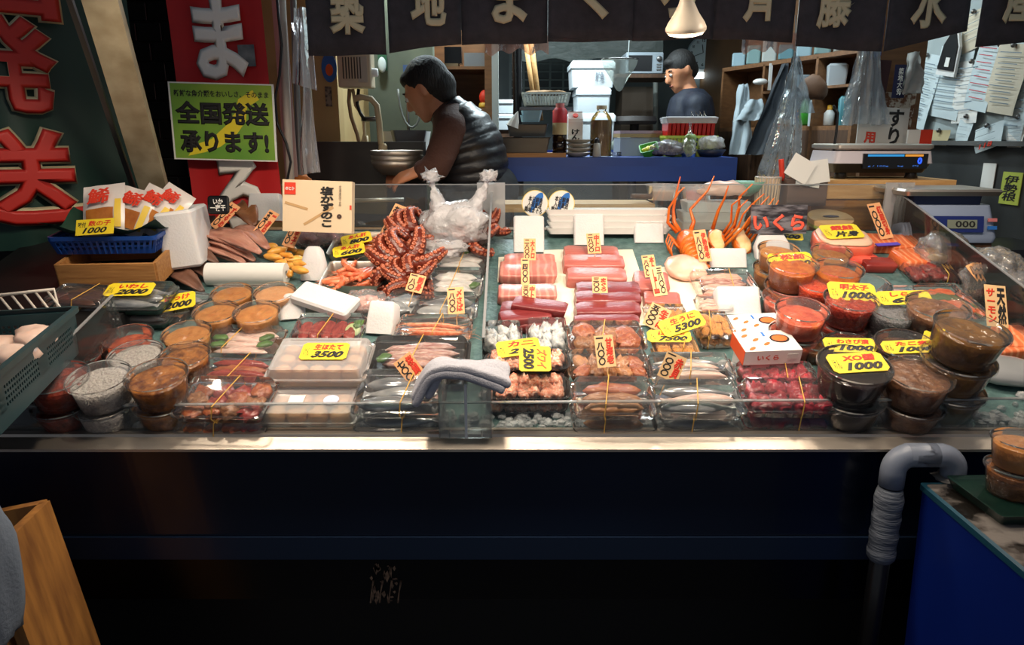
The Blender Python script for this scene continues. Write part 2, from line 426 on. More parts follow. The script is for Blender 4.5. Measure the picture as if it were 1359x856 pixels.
# ------------------------------------------------------------------ lidded cups
F = {}
def food(k, *a, **kw):
    for q in ('scale', 'bscale'): kw[q] = kw[q] * .085
    F[k] = mat(k, *a, **kw)
food('dark_red_pickle', (96, 30, 18), .25, col2=(150, 52, 26), scale=60, bump=.5, bscale=70, sss=.1)
food('red_pickle', (140, 46, 26), .25, col2=(196, 92, 48), scale=60, bump=.5, bscale=70, sss=.1)
food('white_whitebait', (206, 200, 194), .5, col2=(168, 162, 158), scale=120, bump=.8, bscale=140)
food('brown_stew', (92, 46, 18), .2, col2=(176, 112, 44), scale=40, bump=.5, bscale=50, sss=.1)
food('golden_paste', (196, 138, 72), .35, col2=(170, 108, 48), scale=30, bump=.35, bscale=40, sss=.15)
food('tan_paste', (204, 156, 108), .4, col2=(186, 132, 84), scale=25, bump=.3, bscale=40, sss=.15)
food('amber_paste', (186, 106, 40), .25, col2=(160, 76, 26), scale=45, bump=.4, bscale=60, sss=.15)
food('orange_roe', (226, 88, 36), .15, col2=(196, 52, 22), scale=90, bump=1.0, bscale=110, sss=.3)
food('red_roe', (180, 52, 24), .2, col2=(136, 28, 14), scale=70, bump=1.0, bscale=70, sss=.3)
food('pink_cod_roe', (196, 96, 66), .3, col2=(172, 66, 44), scale=30, bump=.6, bscale=40, sss=.3)
food('grey_whitebait', (150, 148, 150), .4, col2=(110, 110, 114), scale=120, bump=.8, bscale=140)
food('dark_simmered', (46, 20, 10), .15, col2=(92, 46, 20), scale=35, bump=.4, bscale=40)
food('olive_simmered', (132, 90, 28), .18, col2=(74, 44, 14), scale=22, bump=.4, bscale=40)
food('clam_stew', (150, 104, 70), .3, col2=(92, 50, 26), scale=45, bump=.8, bscale=45)
food('near_black_simmered', (26, 14, 10), .15, col2=(44, 24, 14), scale=30, bump=.4, bscale=40)
food('miso_brown', (150, 92, 40), .25, col2=(110, 62, 26), scale=50, bump=.4, bscale=60)
CUPM = {}
def cup_meshes(mk, lev, var):
    if 'cup' not in CUPM:
        c = MB().lathe([(.02, .015), (.72, .015), (.76, .0), (.79, .03), (.86, .45), (.93, .9), (.97, .93), (.97, .97)], 32, cap0=True)
        CUPM['cup'] = c.mesh('cup_body', CLEAR, 40)
        l = MB().lathe([(.985, .9), (1.0, .92), (1.0, .985), (.985, 1.02), (.95, 1.02), (.935, .99), (.92, .955), (.6, .95), (.02, .955)], 32, cap1=True)
        CUPM['lid'] = l.mesh('lid', CLEARLID, 40)
    key = (mk, lev, var)
    if key not in CUPM:
        rg = random.Random(hash((lev, var)) & 255); n = 26; off = Vector((var * 3.1, lev * 7, 0))
        loops = [[Vector((r * math.cos(2 * PI * j / n), r * math.sin(2 * PI * j / n), z)) for j in range(n)] for r, z in ((.74, .03), (.765, .06), (.765 + .12 * lev, lev - .03))]
        for r in (.74 + .13 * lev, .72, .6, .48, .36, .24, .12, .01):
            lp = []
            for j in range(n):
                a = 2 * PI * j / n; q = Vector((r * math.cos(a), r * math.sin(a), 0))
                lp.append(q + Vector((0, 0, lev + (.06 * noise.noise(q * 4 + off) + .05 * noise.noise(q * 9 + off)) * (1 if r < .8 else .3))))
            loops.append(lp)
        CUPM[key] = MB().loft(loops).mesh('filling', F[mk], True)
    return CUPM['cup'], CUPM['lid'], CUPM[key]
def cup(px, py, wpx, n, mk, label, lev=.8, group='lidded deli cups on the counter', tip=0, roll=0, lower=None, fr=None):
    t0 = bedtop(px, py, .07); rad = wpx / ppm(t0) / 2
    hh = rad * 1.0
    foot = bed(px, py, hh * n)
    for k in range(n - 1, -1, -1):
        top = k == n - 1
        lab = label if top else ('lower cup of stack: ' if n == 2 else ('middle cup of stack: ' if k == 1 else 'bottom cup of stack: ')) + label
        jx = 0 if top else R.uniform(-.006, .006)
        if fr is None:
            mm = bedframe(foot + BN * (k * hh) + Vector((jx, 0, 0)), R.uniform(0, 360), rad, 0, 0) 
            if top and (tip or roll): mm = Matrix.Translation(foot + BN * (k * hh)) @ RX @ Matrix.Rotation(math.radians(tip), 4, 'X') @ Matrix.Rotation(math.radians(roll), 4, 'Y') @ Matrix.Scale(rad, 4)
        else:
            mm = fr @ Matrix.Translation((0, 0, k * hh)) @ Matrix.Scale(rad, 4)
        t = thing('lidded_cup', lab, 'cup', mm, group)
        a, b, c = cup_meshes(mk, lev, R.randint(0, 2))
        part('cup_body', a, None, t); part('filling', c, None, t); part('lid', b, None, t)
# left side
G1 = 'lidded cups at the left end of the counter'
cup(74, 500, 76, 2, 'dark_red_pickle', 'clear cup of dark red pickle next to the teal crate', .8, G1)
cup(104, 470, 60, 1, 'dark_red_pickle', 'small clear cup of dark red pickle behind the teal crate corner', .8, G1)
cup(133, 446, 50, 1, 'dark_red_pickle', 'small clear cup of dark red pickle against the side glass', .8, G1)
cup(169, 446, 66, 1, 'red_pickle', 'clear cup of red pickle with orange bits behind whitebait', .6, G1)
cup(179, 469, 71, 1, 'white_whitebait', 'clear cup of whitebait behind the other whitebait cup', .85, G1)
cup(130, 500, 77, 2, 'white_whitebait', 'clear cup of whitebait stacked on another, beside red pickle', .8, G1)
cup(207, 497, 76, 2, 'brown_stew', 'clear cup of dark brown stewed pieces by the rubber-banded packs', .8, G1)
cup(247, 441, 66, 1, 'golden_paste', 'clear cup of golden chunks beside the leafy white fish pack', .8, G1)
cup(244, 470, 68, 1, 'brown_stew', 'clear cup of brown golden chunks beside the dark red fish pack', .8, G1)
G2 = 'cups of tan paste in front of the white paper roll'
cup(307, 388, 57, 1, 'golden_paste', 'clear cup of golden paste in front of paper roll, left one', .85, G2)
cup(364, 387, 58, 1, 'tan_paste', 'clear cup of paler tan paste in front of the paper roll', .85, G2)
cup(286, 413, 62, 1, 'golden_paste', 'clear cup of golden paste between chunk cup and leafy fish pack', .85, G2)
cup(340, 413, 63, 1, 'golden_paste', 'clear cup of golden paste directly behind the leafy fish pack', .85, G2)
# right side
G3 = 'lidded cups at the right end of the counter'
cup(1034, 330, 52, 2, 'golden_paste', 'clear cup of golden paste leaning on the foam wedge', .75, G3)
cup(1053, 349, 62, 2, 'amber_paste', 'clear cup of amber paste under a yellow 1000 card', .8, G3)
cup(1104, 333, 54, 1, 'golden_paste', 'clear cup of golden paste in front of the salmon ham', .7, G3)
cup(1114, 355, 60, 2, 'amber_paste', 'clear cup of amber paste in front of the golden paste cup', .7, G3)
cup(1086, 376, 52, 2, 'orange_roe', 'clear cup of orange salmon roe behind red roe', .8, G3)
cup(1150, 376, 66, 1, 'white_whitebait', 'half empty clear cup behind the two yellow roe cards', .3, G3)
cup(1042, 393, 60, 1, 'pink_cod_roe', 'clear cup of pink cod roe by the foam block', .7, G3)
cup(1065, 410, 66, 2, 'pink_cod_roe', 'clear cup of pink cod roe beside bright red roe', .7, G3)
cup(1130, 396, 66, 2, 'red_roe', 'clear cup of bright red roe under a yellow 1000 card', .85, G3)
cup(1186, 409, 62, 2, 'grey_whitebait', 'clear cup of grey whitebait under the yellow 600 card', .8, G3)
cup(1245, 405, 74, 2, 'clam_stew', 'clear cup of stewed clams behind the olive sauce cup', .8, G3)
cup(1287, 434, 80, 3, 'olive_simmered', 'clear cup of olive brown sauce on a tall stack', .82, G3, tip=0, roll=4)
cup(1204, 457, 76, 2, 'dark_simmered', 'clear cup of dark simmered food under yellow octopus card', .75, G3)
cup(1128, 459, 72, 1, 'near_black_simmered', 'clear cup of near black food behind the sauce cup card', .75, G3)
cup(1083, 452, 54, 1, 'miso_brown', 'clear cup of miso brown food beside the roe boxes', .7, G3)
cup(1135, 483, 88, 2, 'near_black_simmered', 'clear cup of near black sauce under the yellow sauce card', .78, G3)
cup(1220, 495, 82, 2, 'clam_stew', 'clear cup of frosty stewed clams at the front glass', .88, G3)
# ------------------------------------------------------------------ food pieces
def lump(w, l, h, seed=0, amp=.12, n=12, m=9, flat=2.4, taper=0.0):
    """long soft piece, length along x, foot at z=0"""
    off = Vector((seed * 5.3, seed * 2.1, seed)); loops = []
    for i in range(m + 1):
        t = -1 + 2 * i / m; q = max(1 - abs(t) ** flat, .0) ** (1 / flat); q = max(q, .06)
        tp = 1 - taper * (t * .5 + .5)
        lp = []
        for j in range(n):
            a = 2 * PI * j / n; c, s = math.cos(a), math.sin(a)
            y = math.copysign(abs(c) ** .75, c) * w / 2 * q * tp; z = math.copysign(abs(s) ** .75, s) * h / 2 * q * tp
            p = Vector((t * l / 2, y, z)); k = 1 + amp * noise.noise(Vector((p.x * 30, y * 45, z * 45)) + off)
            lp.append(Vector((p.x, y * k + .12 * w * noise.noise(Vector((t * 1.6, seed, 0))), h / 2 + z * k)))
        loops.append(lp)
    return MB().loft(loops)
def shrimp(l=.09, r=.009, bend=1.3, n=8):
    pts, rad = [], []
    for i in range(15):
        t = i / 14; a = -bend / 2 + bend * t
        rr = l / bend
        pts.append((rr * math.sin(a), rr * (math.cos(a) - 1) + .01, r * .8))
        seg = 1 + .12 * (i % 2)
        rad.append(r * seg * (.35 + .65 * math.sin(PI * (.12 + .8 * (1 - t)))) if i else r * .3)
    m = MB().tube(pts, rad, n)
    e = Vector(pts[-1]); d = (e - Vector(pts[-2])).normalized(); s = Vector((-d.y, d.x, 0))
    for k in (-1, 0, 1):
        t2 = e + d * l * .16 + s * k * l * .08
        m.add([e + s * r * .2, e - s * r * .2, t2 - s * r * .45 + Vector((0, 0, .001)), t2 + s * r * .45 + Vector((0, 0, .001)), e + Vector((0, 0, .003))], [(0, 1, 2, 3), (0, 3, 4), (1, 4, 2), (4, 3, 2)])
    h = Vector(pts[0]); d = (h - Vector(pts[1])).normalized(); s = Vector((-d.y, d.x, 0))
    for k in (-1, 1):
        m.tube([h, h + d * l * .25 + s * k * l * .1, h + d * l * .35 + s * k * l * .3], [.0008, .0006, .0003], 4)
    for i in (3, 5, 7):
        q = Vector(pts[i]); c = (Vector((0, -l / bend * .9, 0)) - q).normalized()
        m.tube([q, q + c * r * 1.6 + Vector((0, 0, -r * .4))], [.0012, .0005], 4)
    return m
def scallop(r=.026, h=.02, seed=0):
    n = 12; loops = []
    for rr, z in ((.7, 0), (.96, .18), (1, .5), (.93, .85), (.7, 1.0), (.3, 1.04), (.02, 1.03)):
        loops.append([Vector((r * rr * math.cos(2 * PI * j / n) * (1 + .06 * math.sin(3 * j + seed)), r * rr * math.sin(2 * PI * j / n), h * z)) for j in range(n)])
    return MB().loft(loops)
def fishbody(l, w, h, n=10):
    prof = [(-.5, .02), (-.47, .3), (-.38, .72), (-.2, 1.0), (.02, .95), (.2, .68), (.33, .36), (.4, .24), (.44, .3), (.5, .62)]
    loops = []
    for t, k in prof:
        thin = .35 if t > .42 else 1
        loops.append([Vector((t * l, w / 2 * k * math.cos(2 * PI * j / n), h / 2 + h / 2 * k * thin * math.sin(2 * PI * j / n))) for j in range(n)])
    return MB().loft(loops)
FISHW = mat('pale_fish_flesh', (222, 200, 190), .3, col2=(198, 160, 148), scale=4.0, bump=.2, sss=.2)
FISHP = mat('pink_fish_flesh', (226, 150, 132), .3, col2=(236, 190, 172), scale=3.2, bump=.2, sss=.2)
FISHR = mat('dark_red_flesh', (122, 36, 34), .22, col2=(164, 70, 60), scale=3.5, bump=.25, sss=.15)
FISHRB = mat('red_brown_fillet', (138, 58, 32), .28, col2=(172, 102, 58), scale=4.5, bump=.35, sss=.15)
FISHB = mat('brown_glazed_fish', (118, 72, 44), .28, col2=(166, 118, 80), scale=4.8, bump=.35, sss=.1)
FISHS = mat('silver_fish_skin', (176, 178, 180), .18, .5, col2=(92, 96, 104), scale=1.9, bump=.1)
FISHG = mat('grey_blue_fish_skin', (98, 104, 112), .2, .3, col2=(196, 196, 194), scale=1.6, bump=.1)
SHRIMP = mat('orange_shrimp', (222, 116, 74), .25, col2=(240, 178, 140), scale=60, bump=.15, sss=.25)
SHRIMPR = mat('red_shrimp', (206, 84, 44), .25, col2=(236, 150, 110), scale=50, bump=.15, sss=.25)
SCAL = mat('scallop_flesh', (226, 186, 140), .35, col2=(206, 152, 100), scale=2.6, sss=.3)
LEAF = mat('green_leaf', (56, 92, 40), .45, col2=(88, 126, 56), scale=30, bump=.2)
CUKE = mat('pale_green_slice', (178, 196, 140), .4)
WHALE = mat('deep_red_whale_meat', (140, 30, 44), .2, col2=(176, 62, 72), scale=4.2, bump=.3, sss=.1)
SQUID = mat('squid_flesh', (206, 178, 166), .25, col2=(150, 92, 84), scale=6.4, bump=.2, sss=.2)
UNI = mat('sea_urchin', (222, 164, 88), .4, col2=(196, 124, 50), scale=11.2, bump=.6, sss=.2)
CRABMIX = mat('shredded_crab', (236, 206, 184), .35, col2=(214, 104, 58), scale=5.4, bump=.5, sss=.2)
WHELK = mat('pearly_white_pieces', (226, 226, 224), .25, col2=(150, 154, 160), scale=3.5, bump=.1, sss=.2)
MCACHE = {}
def shared(key, fn, material, smooth=True, name='piece'):
    k = (key, material.name)
    if k not in MCACHE: MCACHE[k] = fn().mesh(name, material, smooth)
    return MCACHE[k]
def put(name, key, fn, material, parent, x, y, z, rz=0, s=(1, 1, 1), rx=0, ry=0):
    return link(name, shared(key, fn, material, True, name), parent, frame((x, y, z), rz, rx, ry) @ Matrix.Diagonal((*s, 1)))
def c_fillets(mats_, k=4, along='x', hgt=.6, leaf=None):
    def fn(t, w, d, h, rg):
        for i in range(k):
            m = mats_[i % len(mats_)]
            if along == 'x':
                y = d * .78 * ((i + .5) / k - .5)
                put('fillet', ('f', i % 3), lambda: lump(1, 1, 1, i, .5), m, t, rg.uniform(-.02, .02) * w, y, .004, rg.uniform(-4, 4), (w * .8 * rg.uniform(.9, 1), d * .9 / k, h * hgt * rg.uniform(.85, 1.1)))
            else:
                x = w * .8 * ((i + .5) / k - .5)
                put('fillet', ('f', i % 3), lambda: lump(1, 1, 1, i, .5), m, t, x, rg.uniform(-.03, .03) * d, .004, 90 + rg.uniform(-8, 8), (d * .78, w * .95 / k, h * hgt * rg.uniform(.85, 1.1)))
        if leaf: leafbit(t, w, d, h, rg, leaf)
    return fn
def leafbit(t, w, d, h, rg, spots):
    for lx, ly, kind in spots:
        if kind == 'leaf':
            put('leaf', 'leafbit', lambda: lump(.03, .045, .012, 5, .9, 10, 6), LEAF, t, lx * w, ly * d, h * .62, rg.uniform(0, 90), (1, 1, 1))
        else:
            put('cucumber_slice', 'cuke', lambda: MB().lathe([(.02, 0), (.95, 0), (1, .08), (.95, .16), (.02, .16)], 16, cap0=True, cap1=True), CUKE, t, lx * w, ly * d, h * .6, 0, (.022, .022, .022), 25)
def c_shrimp(k=6, rows=1, m=None):
    def fn(t, w, d, h, rg):
        for r_ in range(rows):
            for i in range(k):
                y = d * .76 * ((i + .5) / k - .5)
                put('shrimp', 'shr', lambda: shrimp(.16, .011, .5), m or SHRIMP, t, (r_ - (rows - 1) / 2) * w * .45 + rg.uniform(-.01, .01), y, .005 + h * .15 * (i % 2), rg.uniform(-8, 8) + (180 if rg.random() < .4 else 0), (w * .8 / rows / .19, d / k / .022 * .6, h / .022 * .5))
    return fn
def c_scallop(nx, ny, m=None):
    def fn(t, w, d, h, rg):
        for i in range(nx):
            for j in range(ny):
                s = min(w * .86 / nx, d * .84 / ny) / .052 * 1.04
                put('scallop', ('sc', (i + j) % 3), lambda: scallop(.026, .02, i + j), m or SCAL, t, w * .86 * ((i + .5) / nx - .5) + rg.uniform(-.002, .002), d * .84 * ((j + .5) / ny - .5), .004, rg.uniform(0, 360), (s, s, h * .72 / .02))
    return fn
def c_lumps(mats_, nx, ny, hgt=.6):
    def fn(t, w, d, h, rg):
        for j in range(ny):
            for i in range(nx):
                put('piece', ('l', (i * 2 + j) % 4), lambda: lump(1, 1, 1, i * 2 + j, .9, 10, 7), mats_[rg.randrange(len(mats_))], t, w * .84 * ((i + .5) / nx - .5) + rg.uniform(-.004, .004), d * .8 * ((j + .5) / ny - .5) + rg.uniform(-.004, .004), .004, rg.uniform(-40, 40), (w * 1.0 / nx, d * 1.05 / ny, h * hgt * rg.uniform(.7, 1.15)))
    return fn
def c_fish(mats_, k=3):
    def fn(t, w, d, h, rg):
        for i in range(k):
            put('fish', 'fish', lambda: fishbody(1, 1, 1), mats_[i % len(mats_)], t, rg.uniform(-.01, .01), d * .76 * ((i + .5) / k - .5), .004, rg.uniform(-3, 3) + (180 if i % 2 else 0), (w * .86, d * 1.0 / k, h * .75))
    return fn
# ------------------------------------------------------------------ packs
def pack_geo(w, d, h, r):
    hb = h * .42
    tray = MB().loft([rrect(w * .86, d * .84, r, .001), rrect(w * .9, d * .88, r, .003), rrect(w * .96, d * .95, r * 1.2, hb), rrect(w, d, r * 1.3, hb + .001), rrect(w, d, r * 1.3, hb + .003)], True, False)
    lid = MB().loft([rrect(w * 1.005, d * 1.005, r * 1.3, hb + .001), rrect(w * 1.005, d * 1.005, r * 1.3, hb + .005), rrect(w * .95, d * .94, r * 1.2, hb + .006), rrect(w * .91, d * .89, r * 1.1, h - .006), rrect(w * .88, d * .86, r, h - .001), rrect(w * .8, d * .76, r, h - .001), rrect(w * .78, d * .74, r, h - .003)], False, True)
    return tray, lid
def pack(box, h, n, fill, label, tray_mat=None, band=0.0, rot=0.0, hb=None, r=.012, lid_mat=None, group='plastic packs of seafood on the counter', name='seafood_pack', cat='food pack', lid=True, sticker=None, lower_fill=None, lift=0.0):
    x0, x1, y0, y1 = box
    px, py = (x0 + x1) / 2, (y0 + y1) / 2
    H = h * n + lift
    c = bedtop(px, py, H); s = ppm(c)
    wd, dp = (x1 - x0) / s * 1.06, (y1 - y0) / s / math.sin(vang(py)) * 1.14
    for k in range(n - 1, -1, -1):
        lab = label if k == n - 1 else ('lower pack under: ' if n == 2 else ['bottom pack under: ', 'middle pack under: '][k if k < 2 else 1]) + label
        jit = Vector((0, 0, 0)) if k == n - 1 else Vector((R.uniform(-.006, .006), R.uniform(-.004, .004), 0))
        t = thing(name, lab, cat, bedframe(c - BN * (H - lift - k * h) + jit, rot + (0 if k == n - 1 else R.uniform(-2, 2))), group)
        tray, ld = pack_geo(wd, dp, h, r)
        part('tray', tray, tray_mat or CLEAR, t, 40)
        (fill if (k == n - 1 or lower_fill is None) else lower_fill)(t, wd * .97, dp * .95, h * .9, R)
        if lid: part('lid', ld, lid_mat or CLEARLID, t, 40)
        if band is not None:
            bx = wd * band; dx = .012
            pts = [(bx + dx, dp * .51, h * .42), (bx + dx * .8, dp * .44, h + .0012), (bx - dx * .8, -dp * .44, h + .0012), (bx - dx, -dp * .51, h * .42), (bx - dx * .7, -dp * .43, 0), (bx + dx * .7, dp * .43, 0)]
            part('rubber_band', MB().tube(pts, .0013, 5, closed=True), BAND, t)
        if sticker:
            for (sx, sy, sw, sd, col, rnd) in sticker:
                m = MB()
                if rnd: m.lathe([(.001, 0), (sw / 2, 0), (sw / 2, .0006), (.001, .0006)], 20, (sx * wd, sy * dp, h + .0004))
                else: m.box((sx * wd, sy * dp, h + .0006), (sw, sd, .0006))
                part('sticker', m, col, t)
    return t
LILAC = mat('lilac_sticker', (196, 196, 224), .5)
pack((275, 370, 430, 462), .04, 1, c_fillets([FISHW], 4, 'x', .6, [(-.3, -.2, 'leaf'), (.3, .1, 'leaf'), (.33, -.15, 'leaf'), (-.34, .05, 'leaf')]), 'clear pack of white fish with green leaves at both ends', band=-.12, rot=-3)
pack((262, 362, 468, 500), .04, 1, c_fillets([FISHRB, FISHR], 4), 'clear pack of dark red fillets behind the brown fillet pack', band=.05, rot=-2)
pack((240, 356, 498, 540), .045, 2, c_lumps([FISHRB, FISHB, FISHRB, FISHR], 4, 3), 'rubber-banded clear pack of red brown fillets at the front glass', band=.02, rot=-2)
pack((362, 487, 447, 490), .05, 2, c_scallop(5, 3), 'milky tub of scallops under the yellow 3500 card', MILKY, None, r=.01, lid_mat=MILKY, name='scallop_tub', cat='tub')
pack((346, 474, 512, 548), .05, 1, c_scallop(4, 2), 'milky tub of scallops with a white and a round lilac sticker', MILKY, None, r=.01, lid_mat=MILKY, name='scallop_tub', cat='tub', sticker=[(-.12, 0, .035, .03, PAPER, False), (.22, -.02, .036, .036, LILAC, True)])
pack((390, 480, 414, 444), .04, 1, c_fillets([FISHR], 5, 'y', .7, [(.36, -.05, 'cuke'), (.42, .12, 'leaf')]), 'clear pack of red sliced fish with cucumber at the end', band=-.02)
pack((527, 624, 416, 440), .04, 1, c_shrimp(5), 'clear pack of orange shrimp behind the squid pack', band=.05)
pack((492, 620, 444, 478), .045, 2, c_fillets([SQUID, SQUID], 4, 'x', .6, [(-.34, -.2, 'leaf')]), 'clear pack of squid strips on a dark tray', BLACKP, band=-.02)
pack((474, 586, 488, 534), .045, 2, c_fish([FISHS, FISHG], 3), 'clear pack of silver fish beside the folded towel', band=.1)
FISHWW = mat('bright_white_fish', (226, 222, 218), .3, col2=(190, 184, 180), scale=2.9, sss=.2)
pack((575, 648, 322, 350), .04, 1, c_fillets([FISHWW], 3, 'x', .6, [(.1, .25, 'leaf')]), 'clear pack of white fish just in front of the carrier bag', band=.05)
pack((568, 640, 353, 382), .04, 1, c_fillets([FISHWW], 3, 'x', .6, [(.36, -.2, 'leaf')]), 'clear pack of white fish behind the tagged mackerel pack', band=-.02)
pack((550, 632, 386, 412), .04, 1, c_fish([FISHG, FISHS], 2), 'clear pack of grey mackerel with a paper tag at back', band=.0)
pack((513, 558, 380, 408), .045, 1, c_fish([FISHG], 2), 'clear crinkled pack of grey fish beside the shrimp bag', CLEAR, None, rot=-14)
# right section
pack((644, 692, 424, 452), .05, 1, c_lumps([WHELK], 3, 3, .8), 'clear pack of pearly white pieces next to the glass divider', band=None, sticker=None, r=.008)
pack((700, 752, 420, 452), .05, 1, c_lumps([WHELK], 3, 3, .8), 'clear pack of pearly white pieces beside the red tuna', band=None, r=.008)
pack((646, 754, 462, 482), .032, 3, c_lumps([CRABMIX], 6, 2, .9), 'black oval tray of shredded crab behind another crab tray', BLACKP, None, r=.02)
pack((650, 754, 492, 520), .036, 2, c_lumps([CRABMIX], 6, 3, .9), 'black tray of shredded crab in clear lid at the front glass', BLACKP, None, r=.02, sticker=[(-.32, .1, .03, .02, mat('red_sticker', (206, 70, 60), .5), True)])
CREAMY = mat('brown_simmered_eel', (150, 96, 58), .25, col2=(196, 140, 94), scale=3.8, bump=.4, sss=.1)
pack((756, 854, 424, 452), .042, 2, c_lumps([FISHB, FISHRB], 3, 2, .8), 'clear pack of brown octopus pieces behind a paper tag', band=-.04)
pack((756, 862, 462, 488), .042, 1, c_lumps([FISHB, CREAMY, FISHRB], 5, 2, .7), 'clear pack of brown pieces under the paper tag', band=.02, lift=.04)
pack((762, 868, 498, 536), .045, 2, c_fillets([CREAMY, FISHB, FISHRB], 3, 'x', .7), 'clear pack of glossy brown fillets at the front glass', band=-.08)
pack((862, 972, 466, 492), .042, 1, c_fillets([FISHW, FISHG], 4), 'clear pack of pale fish strips under the tilted paper tag', band=.0, lift=.03)
pack((872, 984, 502, 536), .045, 2, c_fish([FISHG, FISHW, FISHS], 3), 'clear pack of grey mackerel with greens at the front glass', band=-.02)
pack((858, 912, 402, 424), .035, 1, c_lumps([UNI], 5, 3, .6), 'clear pack of sea urchin behind the yellow 5300 card', MILKY, None, r=.006)
pack((868, 925, 446, 462), .028, 2, c_lumps([UNI], 5, 2, .6), 'flat wooden-based pack of sea urchin under yellow 7500 card', WOOD2, .2, r=.003)
pack((928, 970, 412, 438), .03, 2, c_lumps([UNI], 4, 3, .6), 'clear pack of sea urchin on a white box base', CLEAR, -.15, r=.004)
pack((930, 972, 446, 452), .02, 1, c_lumps([UNI], 4, 2, .6), 'low white based sea urchin pack with printed front', WHITEP, None, r=.003)
pack((922, 1003, 356, 384), .042, 1, c_fillets([FISHP, FISHW, SQUID], 4, 'x', .7), 'clear pack of pink silver fish between two foam blocks', band=.1)
pack((925, 972, 390, 406), .035, 1, c_fillets([FISHP, FISHW], 3), 'clear pack of pale fish partly behind the large foam block', band=None)
pack((980, 1085, 478, 504), .045, 1, c_lumps([WHALE], 5, 3, .8), 'clear pack of deep red meat behind the front one', band=.1)
pack((990, 1108, 500, 534), .045, 2, c_lumps([WHALE], 4, 3, .85), 'clear pack of deep red meat with rubber band at front glass', band=.12, rot=-1)
SALR = mat('salmon_strip', (222, 92, 44), .3, col2=(238, 142, 90), scale=2.6, bump=.2, sss=.2)
pack((1232, 1290, 374, 410), .035, 1, c_fillets([SALR, SALR, LEAF, SALR], 4, 'x', .6), 'shallow tray of orange salmon strips beside the clam cup', CLEAR, None, lid=True)
pack((1205, 1272, 346, 364), .035, 1, c_lumps([FISHR], 3, 2, .8), 'clear pack of dark red meat slab with a rubber band', CLEAR, .2)
pack((1172, 1220, 378, 392), .03, 1, c_fillets([FISHP], 3), 'clear pack of pale pink slices behind the yellow 600 card', CLEAR, None)
pack((142, 222, 372, 400), .045, 2, c_fish([FISHG], 3), 'clear pack of dark fish on a green tray with yellow card', mat('dark_green_tray', (40, 66, 58), .4), None)
pack((196, 262, 384, 418), .03, 1, c_fish([FISHB, FISHG], 4), 'film wrapped dried fish under a tilted yellow 2000 card', CLEAR, None, rot=-10)
pack((66, 146, 376, 398), .035, 1, c_fillets([mat('smoked_fillet', (96, 60, 46), .4, col2=(70, 42, 34), scale=20)], 3), 'flat pack of smoked brown fillets on the black ledge', CLEAR, .1, rot=-6, lift=.062)
# ------------------------------------------------------------------ open goods on the bed
TUNAR = mat('red_tuna', (126, 46, 46), .32, col2=(108, 34, 36), scale=8, bump=.15, bscale=40, sss=.15, stretch=(1, 6, 6))
TUNAM = mat('pink_tuna', (186, 108, 98), .32, col2=(168, 86, 78), scale=8, bump=.15, bscale=40, sss=.15, stretch=(1, 6, 6))
TUNAT = mat('fatty_tuna', (190, 112, 102), .32, col2=(204, 140, 126), stripes=14, bump=.12, bscale=40, sss=.15, stretch=(1, .8, 1))
def saku(w, d, h, seed=0):
    m = MB(); n = 14; loops = []; off = Vector((seed * 3.7, seed, 0))
    for i in range(n + 1):
        t = i / n; x = (t - .5) * w
        e = .86 if i in (0, n) else 1.0
        k = 1 + .07 * noise.noise(Vector((t * 3, seed, 0)))
        lp = []
        for a in rrect(d * e * k, h * e * k, min(d, h) * .2, 0, 2):
            q = Vector((x + a.y * .25 * (1 if i else .6), a.x, h / 2 + a.y))
            q += Vector((0, .05 * d * noise.noise(q * 14 + off), .05 * h * noise.noise(q * 16 + off * 2)))
            lp.append(q)
        loops.append(lp)
    return m.loft(loops)
def block(px, py, wpx, hpx, h, m, label, rot=0, lift=0.0, skew=0):
    c = bed(px, py, h + lift) + BN * lift; s = ppm(c)
    solo('tuna_block', saku(wpx / s, hpx / s / math.sin(vang(py)), h, R.randint(0, 50)), m, label, 'tuna', bedframe(c, rot), 'raw tuna blocks on paper', 50)
G = 'raw tuna blocks on paper'
block(702, 343, 66, 15, .03, TUNAT, 'pale fatty tuna block farthest back beside the divider')
block(700, 355, 74, 20, .036, TUNAT, 'striped fatty tuna block behind the short tagged one', -1)
block(699, 384, 76, 17, .034, TUNAT, 'striped fatty tuna block just behind the crossed red tuna')
block(702, 408, 76, 18, .03, TUNAR, 'red tuna block lowest of the crossed pile by divider', -6)
block(716, 402, 72, 14, .028, TUNAR, 'red tuna block lying across the pile by divider', -14, .03)
block(696, 416, 66, 14, .028, TUNAR, 'red tuna block leaning forward on the crossed pile', 12, .02)
block(714, 425, 70, 12, .03, TUNAR, 'red tuna block directly behind the pearly white packs', 2)
block(784, 332, 70, 14, .032, TUNAM, 'pink tuna block farthest back under a paper tag')
block(787, 344, 78, 16, .036, TUNAM, 'pink tuna block second from the back', -1)
block(791, 361, 76, 15, .04, TUNAM, 'pink tuna block with pale top edge before the red ones', -2)
block(806, 380, 82, 16, .036, TUNAR, 'red tuna block under the small price tag', 0)
block(806, 392, 84, 15, .036, TUNAR, 'red tuna block in the middle of the red row', -1)
block(806, 407, 84, 15, .036, TUNAR, 'red tuna block third in the red row', 1)
block(804, 421, 84, 11, .036, TUNAR, 'red tuna block nearest the brown octopus packs', 0)
block(864, 371, 44, 24, .03, TUNAM, 'pink tuna block with two paper tags beside white fillet', -6)
block(878, 394, 46, 16, .028, TUNAM, 'pale pink tuna block behind the sea urchin pack', -6)
WFIL = mat('white_fish_fillet', (232, 190, 168), .35, col2=(226, 164, 142), scale=7, bump=.15, sss=.25)
c = bed(912, 348, .035); s = ppm(c)
solo('fish_fillet', lump(30 / s / math.sin(vang(350)), 58 / s, .035, 3, .2, 16, 12), WFIL, 'thick white fish fillet in front of the lobster', 'fish fillet', bedframe(c, -10), smooth=True)
